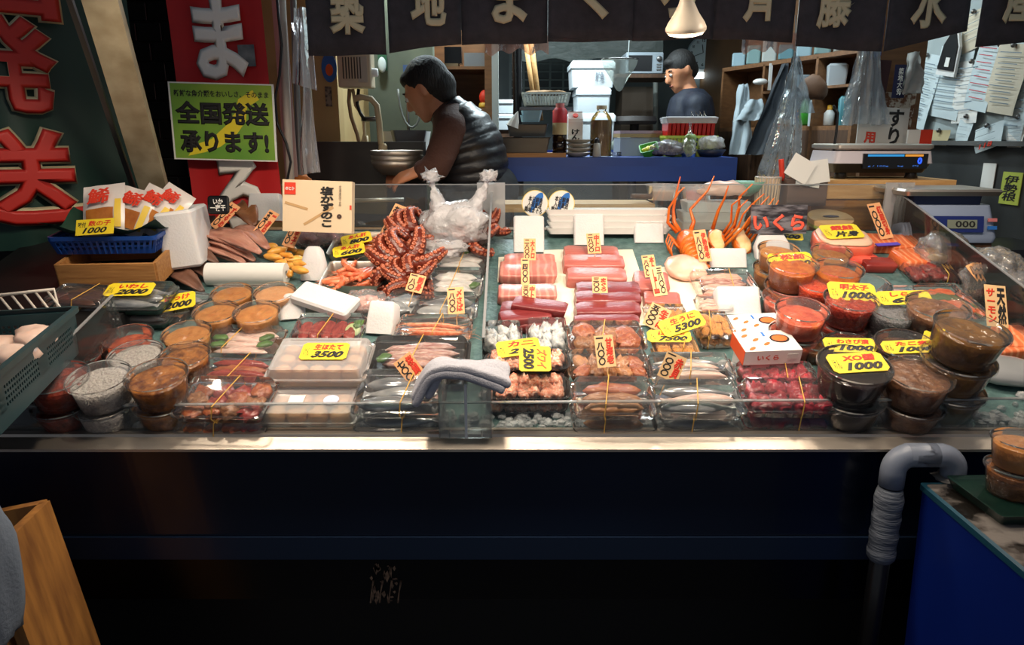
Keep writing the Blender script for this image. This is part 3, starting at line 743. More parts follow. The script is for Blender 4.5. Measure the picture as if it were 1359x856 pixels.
# ------------------------------------------------------------------ foam risers
def foam(px, py, w, h, t, label, lean=20, rot=0, roll=0, r=.008, lift=0.0, taper=1.0, sink=0.0):
    """upright foam slab; px,py = its centre in the picture, w/h in pixels, t thickness in metres"""
    base = bed(px, py + h / 2, lift) + BN * lift
    s = ppm(base); W, H = w / s, h / s / math.cos(math.radians(max(0, lean - 14.5)))
    m = MB().loft([rrect(W, t, r, 0), rrect(W, t, r, H * .5), rrect(W * taper, t, r, H - r * .6), rrect(W * taper - r, t - r, r * .6, H)])
    return solo('foam_block', m, FOAM, label, 'foam', frame(base + Vector((0, t / 2, 0)), rot, -lean, roll), 'white foam pieces among the fish', 40)
foam(702, 312, 41, 50, .03, 'white foam slab behind the fatty tuna tag', 25)
foam(782, 306, 40, 42, .03, 'white foam slab behind the pink tuna blocks', 20)
foam(862, 303, 39, 42, .03, 'white foam slab beside the spiny lobster', 20)
foam(967, 344, 50, 26, .03, 'small white foam block in front of the halved lobster', 20)
foam(983, 404, 58, 38, .05, 'large white foam block behind the salmon roe boxes', 30)
foam(1028, 326, 46, 42, .035, 'white foam wedge leaning behind the golden paste cup', 30, taper=.6)
foam(414, 352, 34, 46, .05, 'rounded white foam block beside the shrimp tray', 15, r=.02, taper=.7)
foam(351, 276, 44, 36, .04, 'tall white foam block behind the dried squid', 10, taper=.92)
foam(504, 427, 38, 44, .06, 'white foam block between red fish and shrimp packs', 25, taper=.9, rot=-12)
foam(386, 410, 34, 36, .04, 'rounded white foam block against the tilted foam slab', 30, r=.02, taper=.8, rot=15)
c = bed(432, 398, .05)
solo('foam_slab', rbox(.19, .085, .03, .01), FOAM, 'white foam slab tilted across the red fish pack', 'foam', bedframe(c + BN * .035, -24, 1, 10, 6), 'white foam pieces among the fish', 40)
foam(1108, 277, 24, 12, .03, 'small white foam piece behind the round tan lid', 10)
# foam box at the left back
p = bed(250, 338, .0)
def lidless(name, w, d, h, t, m, lab, cat, fr, group=None, taper=1.0, r=.004):
    o = MB()
    lo = [rrect(w * taper, d * taper, r, 0), rrect(w, d, r, h), rrect(w - 2 * t, d - 2 * t, r, h), rrect(w * taper - 2 * t, d * taper - 2 * t, r, t)]
    o.loft(lo)
    return solo(name, o, m, lab, cat, fr, group, 40)
solo('foam_box', rbox(.11, .26, .175, .012), FOAM, 'white foam box beside the blue basket of bagged roe', 'foam box', frame(Vector((-1.045, 2.32, bed(250, 330).z - .02)), 12, 0, -6), smooth=40)
# stacks of white foam trays behind the tuna
def traystack(px0, px1, py0, py1, Y, n, lab, dd=.12):
    a, b = at(px0, py1, Y), at(px1, py0, Y); h = (b.z - a.z) / n
    for k in range(n):
        jx = R.uniform(-.008, .008)
        solo('foam_tray', MB().loft([rrect((b.x - a.x) * .95, dd * .92, .01, 0), rrect(b.x - a.x, dd, .01, h * .75), rrect(b.x - a.x, dd * 1.04, .01, h * .97)]), WHITEP,
             'white foam tray in the stack behind ' + lab, 'tray', frame(((a.x + b.x) / 2 + jx, Y + dd / 2, a.z + h * k)), 'stacked white foam trays', 40)
traystack(724, 890, 278, 311, 2.535, 4, 'the tuna', .075)
traystack(907, 995, 268, 308, 2.68, 3, 'the lobster')
# ------------------------------------------------------------------ paper roll, dried squid, roe heap
a, b = bed(276, 364, .03) + BN * .03, bed(380, 364, .03) + BN * .03
t = thing('paper_roll', 'white paper roll with a grey label among dried squid', 'paper roll', frame(a))
ln = (b - a).length
n = 28
def ring(x, r): return [Vector((x, r * math.cos(2 * PI * j / n), r * math.sin(2 * PI * j / n))) for j in range(n)]
part('roll', MB().loft([ring(0, .012), ring(0, .036), ring(ln, .036), ring(ln, .012), ring(0, .012)], False, False), PAPER, t, 40)
lab_ = MB(); lab_.grid(lambda u, v: Vector((ln * (.12 + .8 * u - .1 * v), .0366 * math.cos(-PI * .75 + 1.3 * v - .1), .0366 * math.sin(-PI * .75 - .4 + 1.3 * v + 1.57 - .6))), 6, 8)
part('grey_label', lab_, mat('grey_label', (206, 200, 196), .6), t, True)
DRY = mat('dried_squid', (196, 146, 126), .45, col2=(160, 106, 90), scale=9, bump=.25, bscale=30, sss=.15, stretch=(1, 5, 5))
DRYB = mat('dried_fish_brown', (150, 98, 62), .45, col2=(96, 58, 38), scale=12, bump=.3, bscale=30)
DRYD = mat('dried_fish_dark', (126, 88, 70), .45, col2=(74, 50, 42), scale=14, bump=.35, bscale=30)
def leafslab(l, w, t, curl, seed):
    def f(u, v):
        wd = w * (math.sin(PI * min(max(u * .92 + .04, 0), 1)) ** .55) * (1 - .35 * u)
        y = (v - .5) * wd
        return Vector(((u - .5) * l, y, curl * math.sin(PI * u) + .25 * abs(y) + .01 * noise.noise(Vector((u * 4, v * 3, seed)))))
    m = MB().grid(f, 10, 6); top = m.v[:]
    n0 = len(top); m.add([(x, y, z - t) for x, y, z in top], [(j * 11 + i + 1, j * 11 + i, (j + 1) * 11 + i, (j + 1) * 11 + i + 1) for j in range(6) for i in range(10)])
    edge = [i for i in range(11)] + [j * 11 + 10 for j in range(1, 7)] + [66 - 1 + 10 - k for k in range(0)] + [6 * 11 + i for i in range(9, -1, -1)] + [j * 11 for j in range(5, 0, -1)]
    for k in range(len(edge)):
        p_, q_ = edge[k], edge[(k + 1) % len(edge)]
        m.f.append((p_, q_, q_ + n0, p_ + n0))
    return m
i = 0
for (px, py, rz, m_, l, w_, hb, lb) in [
    (300, 345, -30, DRY, .2, .07, .010, 'pale dried squid lowest in the fanned pile'),
    (290, 338, -32, DRY, .21, .07, .03, 'pale dried squid second in the fanned pile'),
    (302, 330, -34, DRY, .22, .075, .045, 'pale dried squid in the middle of the fanned pile'),
    (292, 322, -30, DRY, .22, .075, .06, 'pale dried squid near the top of the fanned pile'),
    (312, 322, -36, DRY, .22, .075, .07, 'pale dried squid on top of the fanned pile'),
    (332, 316, -44, DRY, .2, .07, .06, 'pale dried squid at the end of pile by kelp tag'),
    (330, 290, -60, DRYB, .15, .1, .08, 'brown dried fish standing behind the squid pile'),
    (318, 284, -50, DRYB, .14, .09, .07, 'brown dried fish beside the black sign'),
    (240, 345, -35, DRYD, .17, .08, .03, 'dark dried fish below the leftmost paper tag'),
    (258, 358, -40, DRYD, .16, .08, .02, 'dark dried fish beside the end of paper roll'),
    (232, 360, -25, DRYD, .17, .08, .02, 'dark dried fish behind the film wrapped fish'),
    (244, 372, -38, DRYD, .17, .08, .015, 'dark dried fish touching the golden paste cup'),
    (262, 338, -30, DRYD, .15, .07, .04, 'dark dried fish under the edge of squid pile')]:
    i += 1
    solo('dried_squid' if m_ is DRY else 'dried_fish', leafslab(l * 1.2, w_ * .95, .007, .026, i), m_, lb, 'dried squid' if m_ is DRY else 'dried fish', bedframe(bed(px, py, hb) + BN * hb, rz, 1, R.uniform(0, 18), R.uniform(-6, 6)), 'dried seafood heap', True)
ROEY = mat('herring_roe_yellow', (240, 186, 92), .3, col2=(226, 150, 56), scale=25, bump=.2, sss=.3)
for k in range(13):
    px, py = 358 + 46 * ((k * .618) % 1) + (k > 8) * 4, 330 + 38 * (k / 13)
    hb = .012 + .012 * (k % 3)
    solo('herring_roe', shared(('hr', k % 3), lambda: lump(.026, .07, .02, k % 3, .4), ROEY, True, 'herring_roe'), ROEY, 'yellow herring roe piece in the heap beside the paper roll', 'fish roe',
         bedframe(bed(px, py, hb) + BN * hb, R.uniform(-50, 30), 1, R.uniform(-10, 10)), 'heap of yellow herring roe')
# ------------------------------------------------------------------ metal trays with open food
def steel_tray(box, lab, h=.03):
    x0, x1, y0, y1 = box; px, py = (x0 + x1) / 2, (y0 + y1) / 2
    c = bed(px, py, h); s = ppm(c + BN * h); W, D = (x1 - x0) / s, (y1 - y0) / s / math.sin(vang(py))
    m = MB().loft([rrect(W * .9, D * .88, .012, .002), rrect(W * .96, D * .95, .014, h * .95), rrect(W, D, .015, h), rrect(W, D, .015, h + .003), rrect(W * .95, D * .94, .014, h * .96), rrect(W * .89, D * .87, .012, .004)])
    solo('steel_tray', m, STEEL, lab, 'tray', bedframe(c), 'shallow steel trays', 40)
    return c, W, D
c, W, D = steel_tray((440, 520, 308, 338), 'steel tray of orange roe sacs with two yellow cards')
for k in range(9):
    x, y = W * .7 * ((k % 5 + .5) / 5 - .5), D * .3 * (.5 - k // 5 * 1.1)
    solo('roe_sac', shared(('sac', k % 3), lambda: lump(.035, .05, .03, k % 3, .3), mat('orange_roe_sac', (196, 104, 46), .3, col2=(150, 70, 34), scale=20, bump=.2, sss=.2), True, 'roe_sac'), None, 'orange brown roe sac in the steel tray', 'roe sac', bedframe(c + RX @ Vector((x, y, .008)), R.uniform(-30, 30)), 'roe sacs in the steel tray')
c, W, D = steel_tray((430, 511, 347, 380), 'steel tray heaped with red shrimp')
for k in range(16):
    x, y = W * .62 * ((k * .618) % 1 - .5), D * .62 * ((k * .382 + .2) % 1 - .5)
    solo('red_shrimp', shared('rs', lambda: shrimp(.1, .009, 1.2), SHRIMPR, True, 'red_shrimp'), None, 'red shrimp heaped in the steel tray', 'shrimp', bedframe(c + RX @ Vector((x, y, .012 + .006 * (k % 4))), R.uniform(0, 360), 1, R.uniform(-12, 12)), 'red shrimp in the steel tray')
# ------------------------------------------------------------------ octopus
OCT = mat('boiled_octopus', (112, 42, 24), .28, col2=(82, 26, 16), scale=26, bump=.3, bscale=70, sss=.12)
SUCK = mat('octopus_sucker', (172, 94, 66), .3)
def octopus(px, py, hb, size, arms, lab, a0=0, tip=0):
    t = thing('octopus', lab, 'octopus', bedframe(bed(px, py, hb) + BN * hb * .55, 0, size, tip), 'boiled octopus pile')
    part('body', MB().sphere((0, .02, .015), .045, 14, 9, (1.1, 1, .7)), OCT, t, True)
    for k in range(arms):
        a = math.radians(a0 + 360 * k / arms)
        pts, rad = [], []
        for i in range(15):
            u = i / 14; rr = .02 + .085 * math.sin(min(u * 1.25, 1) * PI / 2) - (.025 * max(0, u - .75) / .25)
            ang = a + .55 * math.sin(u * 2.2 + k)
            pts.append(Vector((rr * math.cos(ang), rr * math.sin(ang), .035 + .03 * math.sin(u * 2.4) - .06 * u * u + (.03 * (u - .75) / .25 if u > .75 else 0))))
            rad.append(.027 * (1 - .68 * u))
        arm = part('arm', MB().tube(pts, rad, 9), OCT, t, True)
        sk = MB()
        for i in range(2, 14):
            q = pts[i]; tg = (pts[min(i + 1, 14)] - pts[i - 1]).normalized(); out = Vector((q.x, q.y, 0)).normalized() * .45 + Vector((0, -.25, 1))
            out = (out - tg * out.dot(tg)).normalized(); sd = tg.cross(out)
            for sg in (-1, 1):
                c_ = q + (out * .86 + sd * sg * .5).normalized() * rad[i] * .96
                nn = (c_ - q).normalized(); u1 = nn.cross(tg).normalized(); u2 = nn.cross(u1); r_ = rad[i] * .3
                lps = [[c_ + nn * h_ * r_ + (u1 * math.cos(2 * PI * j / 7) + u2 * math.sin(2 * PI * j / 7)) * r_ * k_ for j in range(7)] for k_, h_ in ((1.0, 0), (.95, .5), (.55, .55), (.35, .15))]
                sk.loft(lps, False, True)
        o = part('suckers', sk, SUCK, arm, True); o['kind'] = 'stuff'
octopus(549, 312, .07, 1.05, 7, 'boiled octopus on top of pile, arms spread below carrier bag', 20, 30)
octopus(540, 347, .06, 1.15, 7, 'boiled octopus in front, suckers facing out, beside the trays', 40, 35)
octopus(545, 374, .035, .85, 6, 'small curled octopus behind the octopus price tag', 10, 25)
octopus(628, 318, .05, .9, 6, 'boiled octopus mostly covered by the white carrier bag', 0, 20)
octopus(645, 300, .05, .8, 6, 'boiled octopus beside the divider behind the carrier bag', 30, 20)
# ------------------------------------------------------------------ carrier bag and other film bags
def crumple(c, r, sc, seed, amp=.22, sub=4, freq=2.4):
    bm = bmesh.new(); bmesh.ops.create_icosphere(bm, subdivisions=sub, radius=1)
    off = Vector((seed * 7.7, seed * 3.3, seed))
    for v in bm.verts:
        d = v.co.normalized()
        k = 1 + amp * (noise.noise(d * freq + off) + .5 * abs(noise.noise(d * freq * 2.7 + off)) - .1 + .35 * noise.noise(d * freq * 5 + off))
        v.co = Vector((d.x * sc[0], d.y * sc[1], max(d.z, -.55) * sc[2])) * r * k + Vector(c)
    m = MB(); m.v = [tuple(v.co) for v in bm.verts]; m.f = [tuple(v.index for v in f.verts) for f in bm.faces]; bm.free()
    return m
t = thing('carrier_bag', 'white plastic carrier bag with two knotted ears over the octopus', 'plastic bag', bedframe(bed(604, 300, .1) + BN * .06))
part('bag_body', crumple((0, 0, .04), .1, (1.15, .85, .85), 2, .25), BAGW, t, True)
part('bag_skirt', crumple((-.05, -.09, .0), .07, (1.3, .7, .4), 5, .4), BAGW, t, True)
for sx, ex in ((-1, -.075), (1, .115)):
    ear = part('bag_ear', MB().tube([Vector((sx * .045, 0, .07)).lerp(Vector((ex, .035, .19)), k / 14) for k in range(15)], [.04 * (1 - k / 14) ** 1.6 + .008 for k in range(15)], 18).warp(lambda v: v + .012 * Vector((noise.noise(v * 55), noise.noise(v * 55 + Vector((9, 0, 0))), 0))), BAGW, t, True)
    part('knot', crumple((ex, .035, .2), .02, (1.3, 1, 1.0), int(3 + sx), .9, 3, 3.2), BAGW, ear, True)
def filmbag(px, py, hb, r, sc, inner, lab, cat='bagged seafood', film=BAGP, k=9, rot=0, seed=0, kind=None):
    t = thing('film_bag', lab, cat, bedframe(bed(px, py, hb), rot), 'film bags of seafood')
    for i in range(k):
        a = i * 2.4; rr = r * .62 * math.sqrt((i + .5) / k)
        put('piece', ('fb', i % 4), lambda: lump(1, 1, 1, i, .8), inner, t, rr * math.cos(a) * sc[0], rr * math.sin(a) * sc[1], .004 + r * sc[2] * .3 * (i % 2), R.uniform(0, 180), (r * .9, r * .42, r * .34))
    part('bag', crumple((0, 0, r * sc[2] * .55), r, sc, seed, .2, 4, 3.4), film, t, True)
    return t
PINKS = mat('pinkish_squid', (206, 160, 164), .3, col2=(170, 110, 120), scale=20, sss=.2)
filmbag(420, 306, .05, .085, (1.1, .7, .75), PINKS, 'film bag of pinkish squid below the herring roe box', seed=1)
filmbag(484, 396, .04, .065, (1.1, .8, .6), FISHP, 'film bag of pink shrimp beside the foam block', seed=2)
MUST = mat('mustard_pickle', (196, 168, 104), .45, col2=(166, 132, 66), scale=20, bump=.3)
filmbag(1250, 334, .05, .085, (.95, .8, .9), MUST, 'film bag of mustard coloured fish behind the red meat', seed=3)
filmbag(1318, 368, .06, .1, (.9, .9, 1.0), MUST, 'film bag of mustard coloured fish behind natural salmon tag', seed=4)
filmbag(1352, 392, .05, .085, (.9, .9, .9), FISHW, 'film bag of pale fish against the right side glass', seed=6)
# ------------------------------------------------------------------ spiny lobsters
LOB = mat('lobster_shell', (228, 124, 40), .3, col2=(210, 88, 24), scale=20, bump=.3, bscale=60, sss=.1)
LOBF = mat('lobster_flesh', (242, 214, 170), .35, col2=(232, 182, 112), scale=18, bump=.2, sss=.25)
def feeler(m, a, pts, r0, r1, n=6):
    k = len(pts) - 1
    m.tube(pts, [r0 + (r1 - r0) * i / k for i in range(k + 1)], n)
c = bed(914, 318, .04)
t = thing('spiny_lobster', 'whole orange spiny lobster with long raised feelers', 'lobster', bedframe(c, 4))
body = MB()
lps = []
for i, (y, w_, h_) in enumerate([(.05, .018, .02), (.04, .03, .032), (.01, .04, .042), (-.03, .043, .046), (-.055, .042, .044)]):
    lps.append([Vector((w_ * math.cos(2 * PI * j / 14), y, .03 + h_ * math.sin(2 * PI * j / 14))) for j in range(14)])
part('carapace', MB().loft(lps), LOB, t, True)
for i in range(5):
    y = -.056 - .017 * i; w_ = .041 - .004 * i
    lps = [[Vector((w_ * k * math.cos(2 * PI * j / 14), y - dy, .028 - .003 * i + .9 * w_ * k * math.sin(2 * PI * j / 14))) for j in range(14)] for k, dy in ((.86, -.001), (1, .003), (1.02, .012), (.9, .018))]
    part('tail_segment', MB().loft(lps), LOB, t, True)
part('tail_fan', MB().sphere((0, -.15, .012), .03, 12, 6, (1.1, .8, .3)), LOB, t, True)
for sx in (-1, 1):
    m = MB(); feeler(m, 0, [(sx * .02, .05, .05), (sx * .035, .075, .075), (sx * .03 - .005, .1, .11), (sx * .055 + .03, .12, .17), (sx * .06 + .045, .13, .22)], .009, .002)
    part('feeler', m, LOB, t, True)
    for k in range(4):
        m = MB(); y = .025 - .022 * k
        feeler(m, 0, [(sx * .035, y, .02), (sx * .062, y + .012, .045), (sx * .074, y - .01, .03), (sx * .07, y - .035, .004)], .006, .0015)
        part('walking_leg', m, LOB, t, True)
m = MB(); feeler(m, 0, [(-.03, .04, .05), (-.062, .06, .08), (-.06, .07, .13), (-.03, .08, .18), (-.012, .08, .2)], .007, .002)
part('front_leg', m, LOB, t, True)
def halflobster(px, py, lab, sg):
    c = bed(px, py, .03)
    t = thing('lobster_half', lab, 'lobster', bedframe(c, 8 * sg, 1, 25), 'lobster halves with raised legs')
    part('shell', lump(.06, .13, .04, 2, .2, 14, 10).xf(Matrix.Rotation(PI / 2, 4, 'Z')), LOB, t, True)
    part('flesh', lump(.048, .115, .02, 3, .3, 14, 10).xf(Matrix.Translation((0, -.004, .026)) @ Matrix.Rotation(PI / 2, 4, 'Z')), LOBF, t, True)
    for k in range(4):
        m = MB(); x = .028 * (1 if sg > 0 else 1)
        feeler(m, 0, [(x, .05 - .02 * k, .02), (x + .02 + .012 * k, .07 - .01 * k, .06), (x + .01 + .02 * k, .08 - .01 * k, .1 + .01 * (3 - k)), (x + .035 + .022 * k, .085, .13 + .012 * (3 - k))], .006, .002)
        part('walking_leg', m, LOB, t, True)
    m = MB(); feeler(m, 0, [(-.01, .06, .03), (.0, .09, .09), (-.012 * sg, .1, .14), (.014, .1, .2)], .007, .002)
    part('feeler', m, LOB, t, True)
halflobster(950, 318, 'lobster half with pale flesh showing beside the whole lobster', -1)
halflobster(982, 316, 'lobster half with pale flesh and raised legs by the sign', 1)
# ------------------------------------------------------------------ right end: ham, salmon, meat
HAM = mat('salmon_ham', (226, 92, 66), .3, col2=(236, 130, 100), scale=12, bump=.2, sss=.2)
c = bed(1120, 312, .07); s = ppm(c)
t = thing('salmon_chunk', 'thick salmon chunk with pale skin top under a yellow card', 'salmon', bedframe(c, -6))
part('flesh', MB().loft([rrect(.15, .13, .04, .0), rrect(.185, .16, .05, .02), rrect(.185, .16, .05, .055), rrect(.17, .15, .045, .062)]).warp(lambda v: v + Vector((0, 0, .004 * noise.noise(v * 30)))), HAM, t, True)
part('skin', MB().loft([rrect(.17, .15, .045, .0625), rrect(.165, .145, .045, .068), rrect(.14, .12, .04, .07)]), mat('pale_salmon_skin', (232, 190, 160), .4), t, True)
part('cut_flap', lump(.07, .13, .03, 4, .4).xf(frame((.05, -.075, 0), 12)), mat('bright_salmon', (226, 64, 50), .28, col2=(236, 104, 84), scale=12, sss=.2), t, True)
c = bed(1102, 290, .03)
t = thing('gourd_lid', 'round tan slab with green edge behind the salmon chunk', 'lid', bedframe(c, 0))
part('slab', MB().lathe([(.01, .012), (.075, .012), (.082, .02), (.08, .036), (.01, .038)], 32), mat('tan_slab', (206, 172, 126), .5, col2=(190, 152, 104), scale=10), t, 40)
part('green_rim', MB().lathe([(.01, .0), (.074, .0), (.083, .01), (.0825, .019), (.01, .02)], 32), mat('green_rim', (150, 164, 84), .5), t, 40)
part('slot', MB().lathe([(.001, .0385), (.03, .0385), (.03, .0395), (.001, .0395)], 20).xf(Matrix.Diagonal((1, .35, 1, 1))), mat('blue_black_slot', (40, 50, 80), .4), t)
SAL = mat('salmon_fillet', (226, 112, 62), .3, col2=(240, 156, 112), stripes=16, bump=.15, sss=.2)
def slab(px, py, wpx, hpx, h, m, lab, rot=0, cat='salmon', nm='salmon_fillet'):
    c = bed(px, py, h); s = ppm(c)
    solo(nm, saku(wpx / s, hpx / s / math.sin(vang(py)), h, R.randint(0, 60)), m, lab, cat, bedframe(c, rot), 'salmon and meat pieces at the right end', 50)
slab(1180, 318, 58, 18, .03, SAL, 'salmon fillet in film with purple label behind the cups', -4)
slab(1208, 338, 34, 18, .04, SAL, 'orange salmon block with pale side beside film bag', 6)
slab(1228, 336, 28, 14, .04, SAL, 'orange salmon block behind the dark red meat', -8)
slab(1166, 346, 40, 12, .03, FISHR, 'thin red slab behind the half empty cup', -3)
slab(1348, 450, 40, 20, .035, SAL, 'orange salmon fillet lowest in the tray at counter end', -12)
slab(1345, 437, 42, 16, .035, SAL, 'orange salmon fillet on top beside natural salmon tag', -20)
slab(1340, 460, 46, 12, .03, SAL, 'orange salmon fillet above the silver salmon side', 8)
c = bed(1355, 482, .05)
solo('whole_salmon', fishbody(.3, .13, .05, 14), FISHG, 'silver skinned salmon side in a tray at counter end', 'salmon', bedframe(c, -14), smooth=True)
c = bed(1178, 325, .035)
solo('price_band', rbox(.085, .02, .004, .002), mat('violet_band', (90, 70, 190), .5), 'violet printed band on the film of salmon fillet', 'label', bedframe(c + BN * .035, 8))
# ------------------------------------------------------------------ roe gift boxes
def giftbox(px, py, lift, lab, rot):
    h = .04
    c = bed(px, py, h + lift) + BN * lift; s = ppm(c)
    t = thing('roe_box', lab, 'box', bedframe(c, rot), 'white salmon roe boxes')
    W, D = .145, .095
    part('carton', MB().box((0, 0, h / 2), (W, D, h)), mat('box_white', (236, 232, 228), .45), t)
    part('side_flap', MB().box((-W / 2 - .0006, 0, h / 2), (.001, D, h)), mat('box_orange', (226, 84, 36), .5), t)
    part('bowl_print', MB().lathe([(.001, 0), (.025, 0), (.025, .0008), (.001, .0008)], 20, (.035, .01, h)).xf(Matrix.Diagonal((1, .8, 1, 1))), BLACK_INK, t)
    part('roe_print', MB().lathe([(.001, 0), (.02, 0), (.02, .0012), (.001, .0012)], 20, (.035, .012, h)).xf(Matrix.Diagonal((1, .7, 1, 1))), ORANGE_INK, t)
    for k in range(4):
        part('roe_shape_print', MB().lathe([(.001, 0), (.011, 0), (.011, .001), (.001, .001)], 12).xf(frame((-.05 + .022 * (k % 3), .025 - .02 * k, h), 35) @ Matrix.Diagonal((1, .45, 1, 1))), ORANGE_INK, t)
    part('blue_print', MB().box((.0, .03, h + .0005), (.006, .02, .001)), BLUE_INK, t)
    letter(t, 'いくら', RED_INK, .055, .016, frame((-.012, -D / 2 - .0008, h / 2)) @ FACE, .03)
    part('sticker', MB().box((.05, -D / 2 - .0008, h * .55), (.026, .001, .014)), PAPER, t)
giftbox(1004, 428, 0.0, 'white salmon roe box partly under another like it', 6)
giftbox(1018, 452, .045, 'white salmon roe box with black bowl picture at the front', 4)
solo('box_riser', rbox(.13, .08, .045, .004), FOAM, 'white foam riser under the front salmon roe box', 'foam', bedframe(bed(1018, 452, .085), 4))
# ------------------------------------------------------------------ towel on acrylic post at the lip
p0, p1 = at(583, 582, 1.44), at(651, 512, 1.44)
t = thing('acrylic_post', 'clear acrylic box post on the front rail holding a towel', 'post', frame(((p0.x + p1.x) / 2, 1.475, .7835)))
W = p1.x - p0.x; H = p1.z - .7835
for sx, sy, w_, d_ in ((0, -.022, W, .004), (0, .022, W, .004), (-W / 2, 0, .004, .044), (W / 2, 0, .004, .044)):
    part('acrylic_wall', MB().box((sx, sy, H / 2), (w_ if w_ > .01 else .004, d_, H)), clear('hazy_acrylic', (246, 246, 244), .16, .2, 1.5, 0, 40, (226, 222, 216)), t)
part('white_strip', MB().box((.002, -.0245, H / 2), (.006, .002, H)), WHITEP, t)
part('inner_rib', MB().box((-.035, 0, H / 2), (.003, .04, H)).box((.036, 0, H / 2), (.003, .04, H)), ACRYL, t)
towel = mat('grey_towel', (176, 176, 184), .9, col2=(160, 160, 170), scale=200, bump=.4, bscale=400)
def tw_(u, v):
    x = (u - .5) * .19; y = (v - .5) * .1
    z = .022 * math.cos(PI * (u - .6) * .8) * (1 - .25 * (2 * v - 1) ** 2) + .012 * math.sin(5 * u + 2 * v) + .006 * noise.noise(Vector((u * 6, v * 5, 1)))
    e = max(0, abs(2 * u - 1) - .66); z -= e * (.13 if u < .5 else .03)
    return Vector((x, y, z))
t2 = thing('folded_towel', 'folded grey towel draped over the clear acrylic post', 'towel', frame(((p0.x + p1.x) / 2 - .002, 1.47, .7835 + H)))
for k, (dz, sx) in enumerate(((0, .94), (.012, 1.02), (.024, .96))):
    m = MB().grid(tw_, 20, 10)
    m.xf(Matrix.Translation((-.006 + .006 * k, 0, dz - .004)) @ Matrix.Diagonal((sx, 1.05 - .05 * k, 1, 1)))
    o = part('towel_fold', m, towel, t2, True)
    md = o.modifiers.new('thick', 'SOLIDIFY'); md.thickness = .019; md.offset = 1
    md = o.modifiers.new('soft', 'SUBSURF'); md.levels = md.render_levels = 2
# ------------------------------------------------------------------ crushed ice along the lip
ice = clear('crushed_ice', (226, 236, 238), .35, .12, 1.31, .6, 60)
m = MB()
rg = random.Random(3)
for k in range(640):
    x = rg.uniform(-1.05, 1.36); u = rg.uniform(-.015, .035) if rg.random() < .85 else rg.uniform(.05, .3)
    r_ = rg.uniform(.006, .016); p_ = B0 + BY * u + BN * r_ * .5
    q = MB().sphere((0, 0, 0), r_, 6, 4, (rg.uniform(.8, 1.4), 1, rg.uniform(.6, 1)))
    q.warp(lambda v: v * (1 + .35 * noise.noise(v * 90 + Vector((k, 0, 0)))))
    q.xf(Matrix.Translation(p_ + Vector((x, 0, 0))) @ Matrix.Rotation(rg.uniform(0, 6), 4, 'Z'))
    m.add(q.v, q.f)
o = solo('crushed_ice', m, ice, 'crushed ice scattered along the inside of front glass', 'ice'); o['kind'] = 'stuff'
# ------------------------------------------------------------------ price cards
def ycard(px, py, wpx, hpx, rot, hb, tilt, top, num, label, vertical=False, small=None):
    c = bedtop(px, py, hb); s = ppm(c); W = wpx / s; H = hpx / s / math.sin(min(vang(py, tilt), PI / 2))
    t = thing('yellow_price_card', label, 'price card', bedframe(c, 0) @ Matrix.Rotation(math.radians(tilt), 4, 'X') @ Matrix.Rotation(math.radians(rot), 4, 'Z'), 'yellow handwritten price cards')
    m = MB()
    cut = W * .07
    m.prism([(-W / 2 + cut, -H / 2), (W / 2 - cut, -H / 2), (W / 2, -H / 2 + cut), (W / 2, H / 2 - cut), (W / 2 - cut, H / 2), (-W / 2 + cut, H / 2), (-W / 2, H / 2 - cut), (-W / 2, -H / 2 + cut)], -.0006, .0006)
    part('card', m, TAGY, t)
    z = .0011
    if vertical:
        letter(t, top, ORANGE_INK, H * .82, W * .34, frame((W * .22, 0, z), -90), .05, .2)
        letter(t, num, BLACK_INK, H * .85, W * .36, frame((-W * .2, 0, z), -90), .06, .1)
    else:
        letter(t, top, RED_INK, W * .62, H * .34, frame((W * .06, H * .24, z)), .05, .15)
        letter(t, num, BLACK_INK, W * .68, H * .4, frame((W * .08, -H * .2, z)), .06, .35)
        letter(t, small or 'けん', BLACK_INK, W * .12, H * .5, frame((-W * .38, -H * .05, z)), .0, .1)
def scard(px, py, wpx, hpx, roll, hb, red, black, label, lean=35, m_=None, swap=False, stick=True):
    c = bedtop(px, py, hb); s = ppm(c); W = wpx / s; H = hpx / s / math.cos(math.radians(max(0, lean - 14.5)))
    t = thing('paper_price_tag', label, 'price tag', frame(c, 0, 90 - lean, 0) @ Matrix.Rotation(math.radians(-roll), 4, 'Z'), 'cream paper price tags on sticks')
    part('tag', MB().box((0, 0, 0), (W, H, .0014)), m_ or TAGO, t)
    if stick: part('stick', MB().tube([(0, -H * .45, -.002), (0, -H * .5 - min(hb * .8, .05), -.002)], .0015, 5), WOOD2, t)
    a, b = '\n'.join(red), '\n'.join(black)
    sg = -1 if swap else 1
    if red: letter(t, a, RED_INK, W * .4, H * .82, frame((sg * W * .23, 0, .0012)), .055, .1)
    letter(t, b, BLACK_INK, W * (.42 if red else .7), H * .88, frame((-sg * W * .23 if red else 0, 0, .0012)), .055, .1)
ycard(172, 384, 62, 17, 2, .096, 8, 'いわし', '2000', 'yellow 2000 card on the dark fish pack')
ycard(232, 401, 52, 22, 18, .045, 12, 'ほっけ', '2000', 'tilted yellow 2000 card on the film wrapped dried fish')
ycard(431, 466, 62, 22, 0, .103, 5, '生ほたて', '3500', 'yellow 3500 card on the scallop tub')
ycard(473, 317, 40, 14, 18, .06, 20, 'あん肝', '800', 'yellow card at the back edge of roe tray')
ycard(463, 332, 42, 14, 14, .055, 20, 'あん肝', '600', 'yellow card at the front edge of roe tray')
ycard(688, 461, 58, 21, 10, .103, 15, 'カニ', '2千', 'yellow card lying half under the upright 2500 card')
ycard(710, 476, 42, 33, 0, .125, 18, 'ズワイ', '2500', 'yellow 2500 card with sideways writing on crab tray', True)
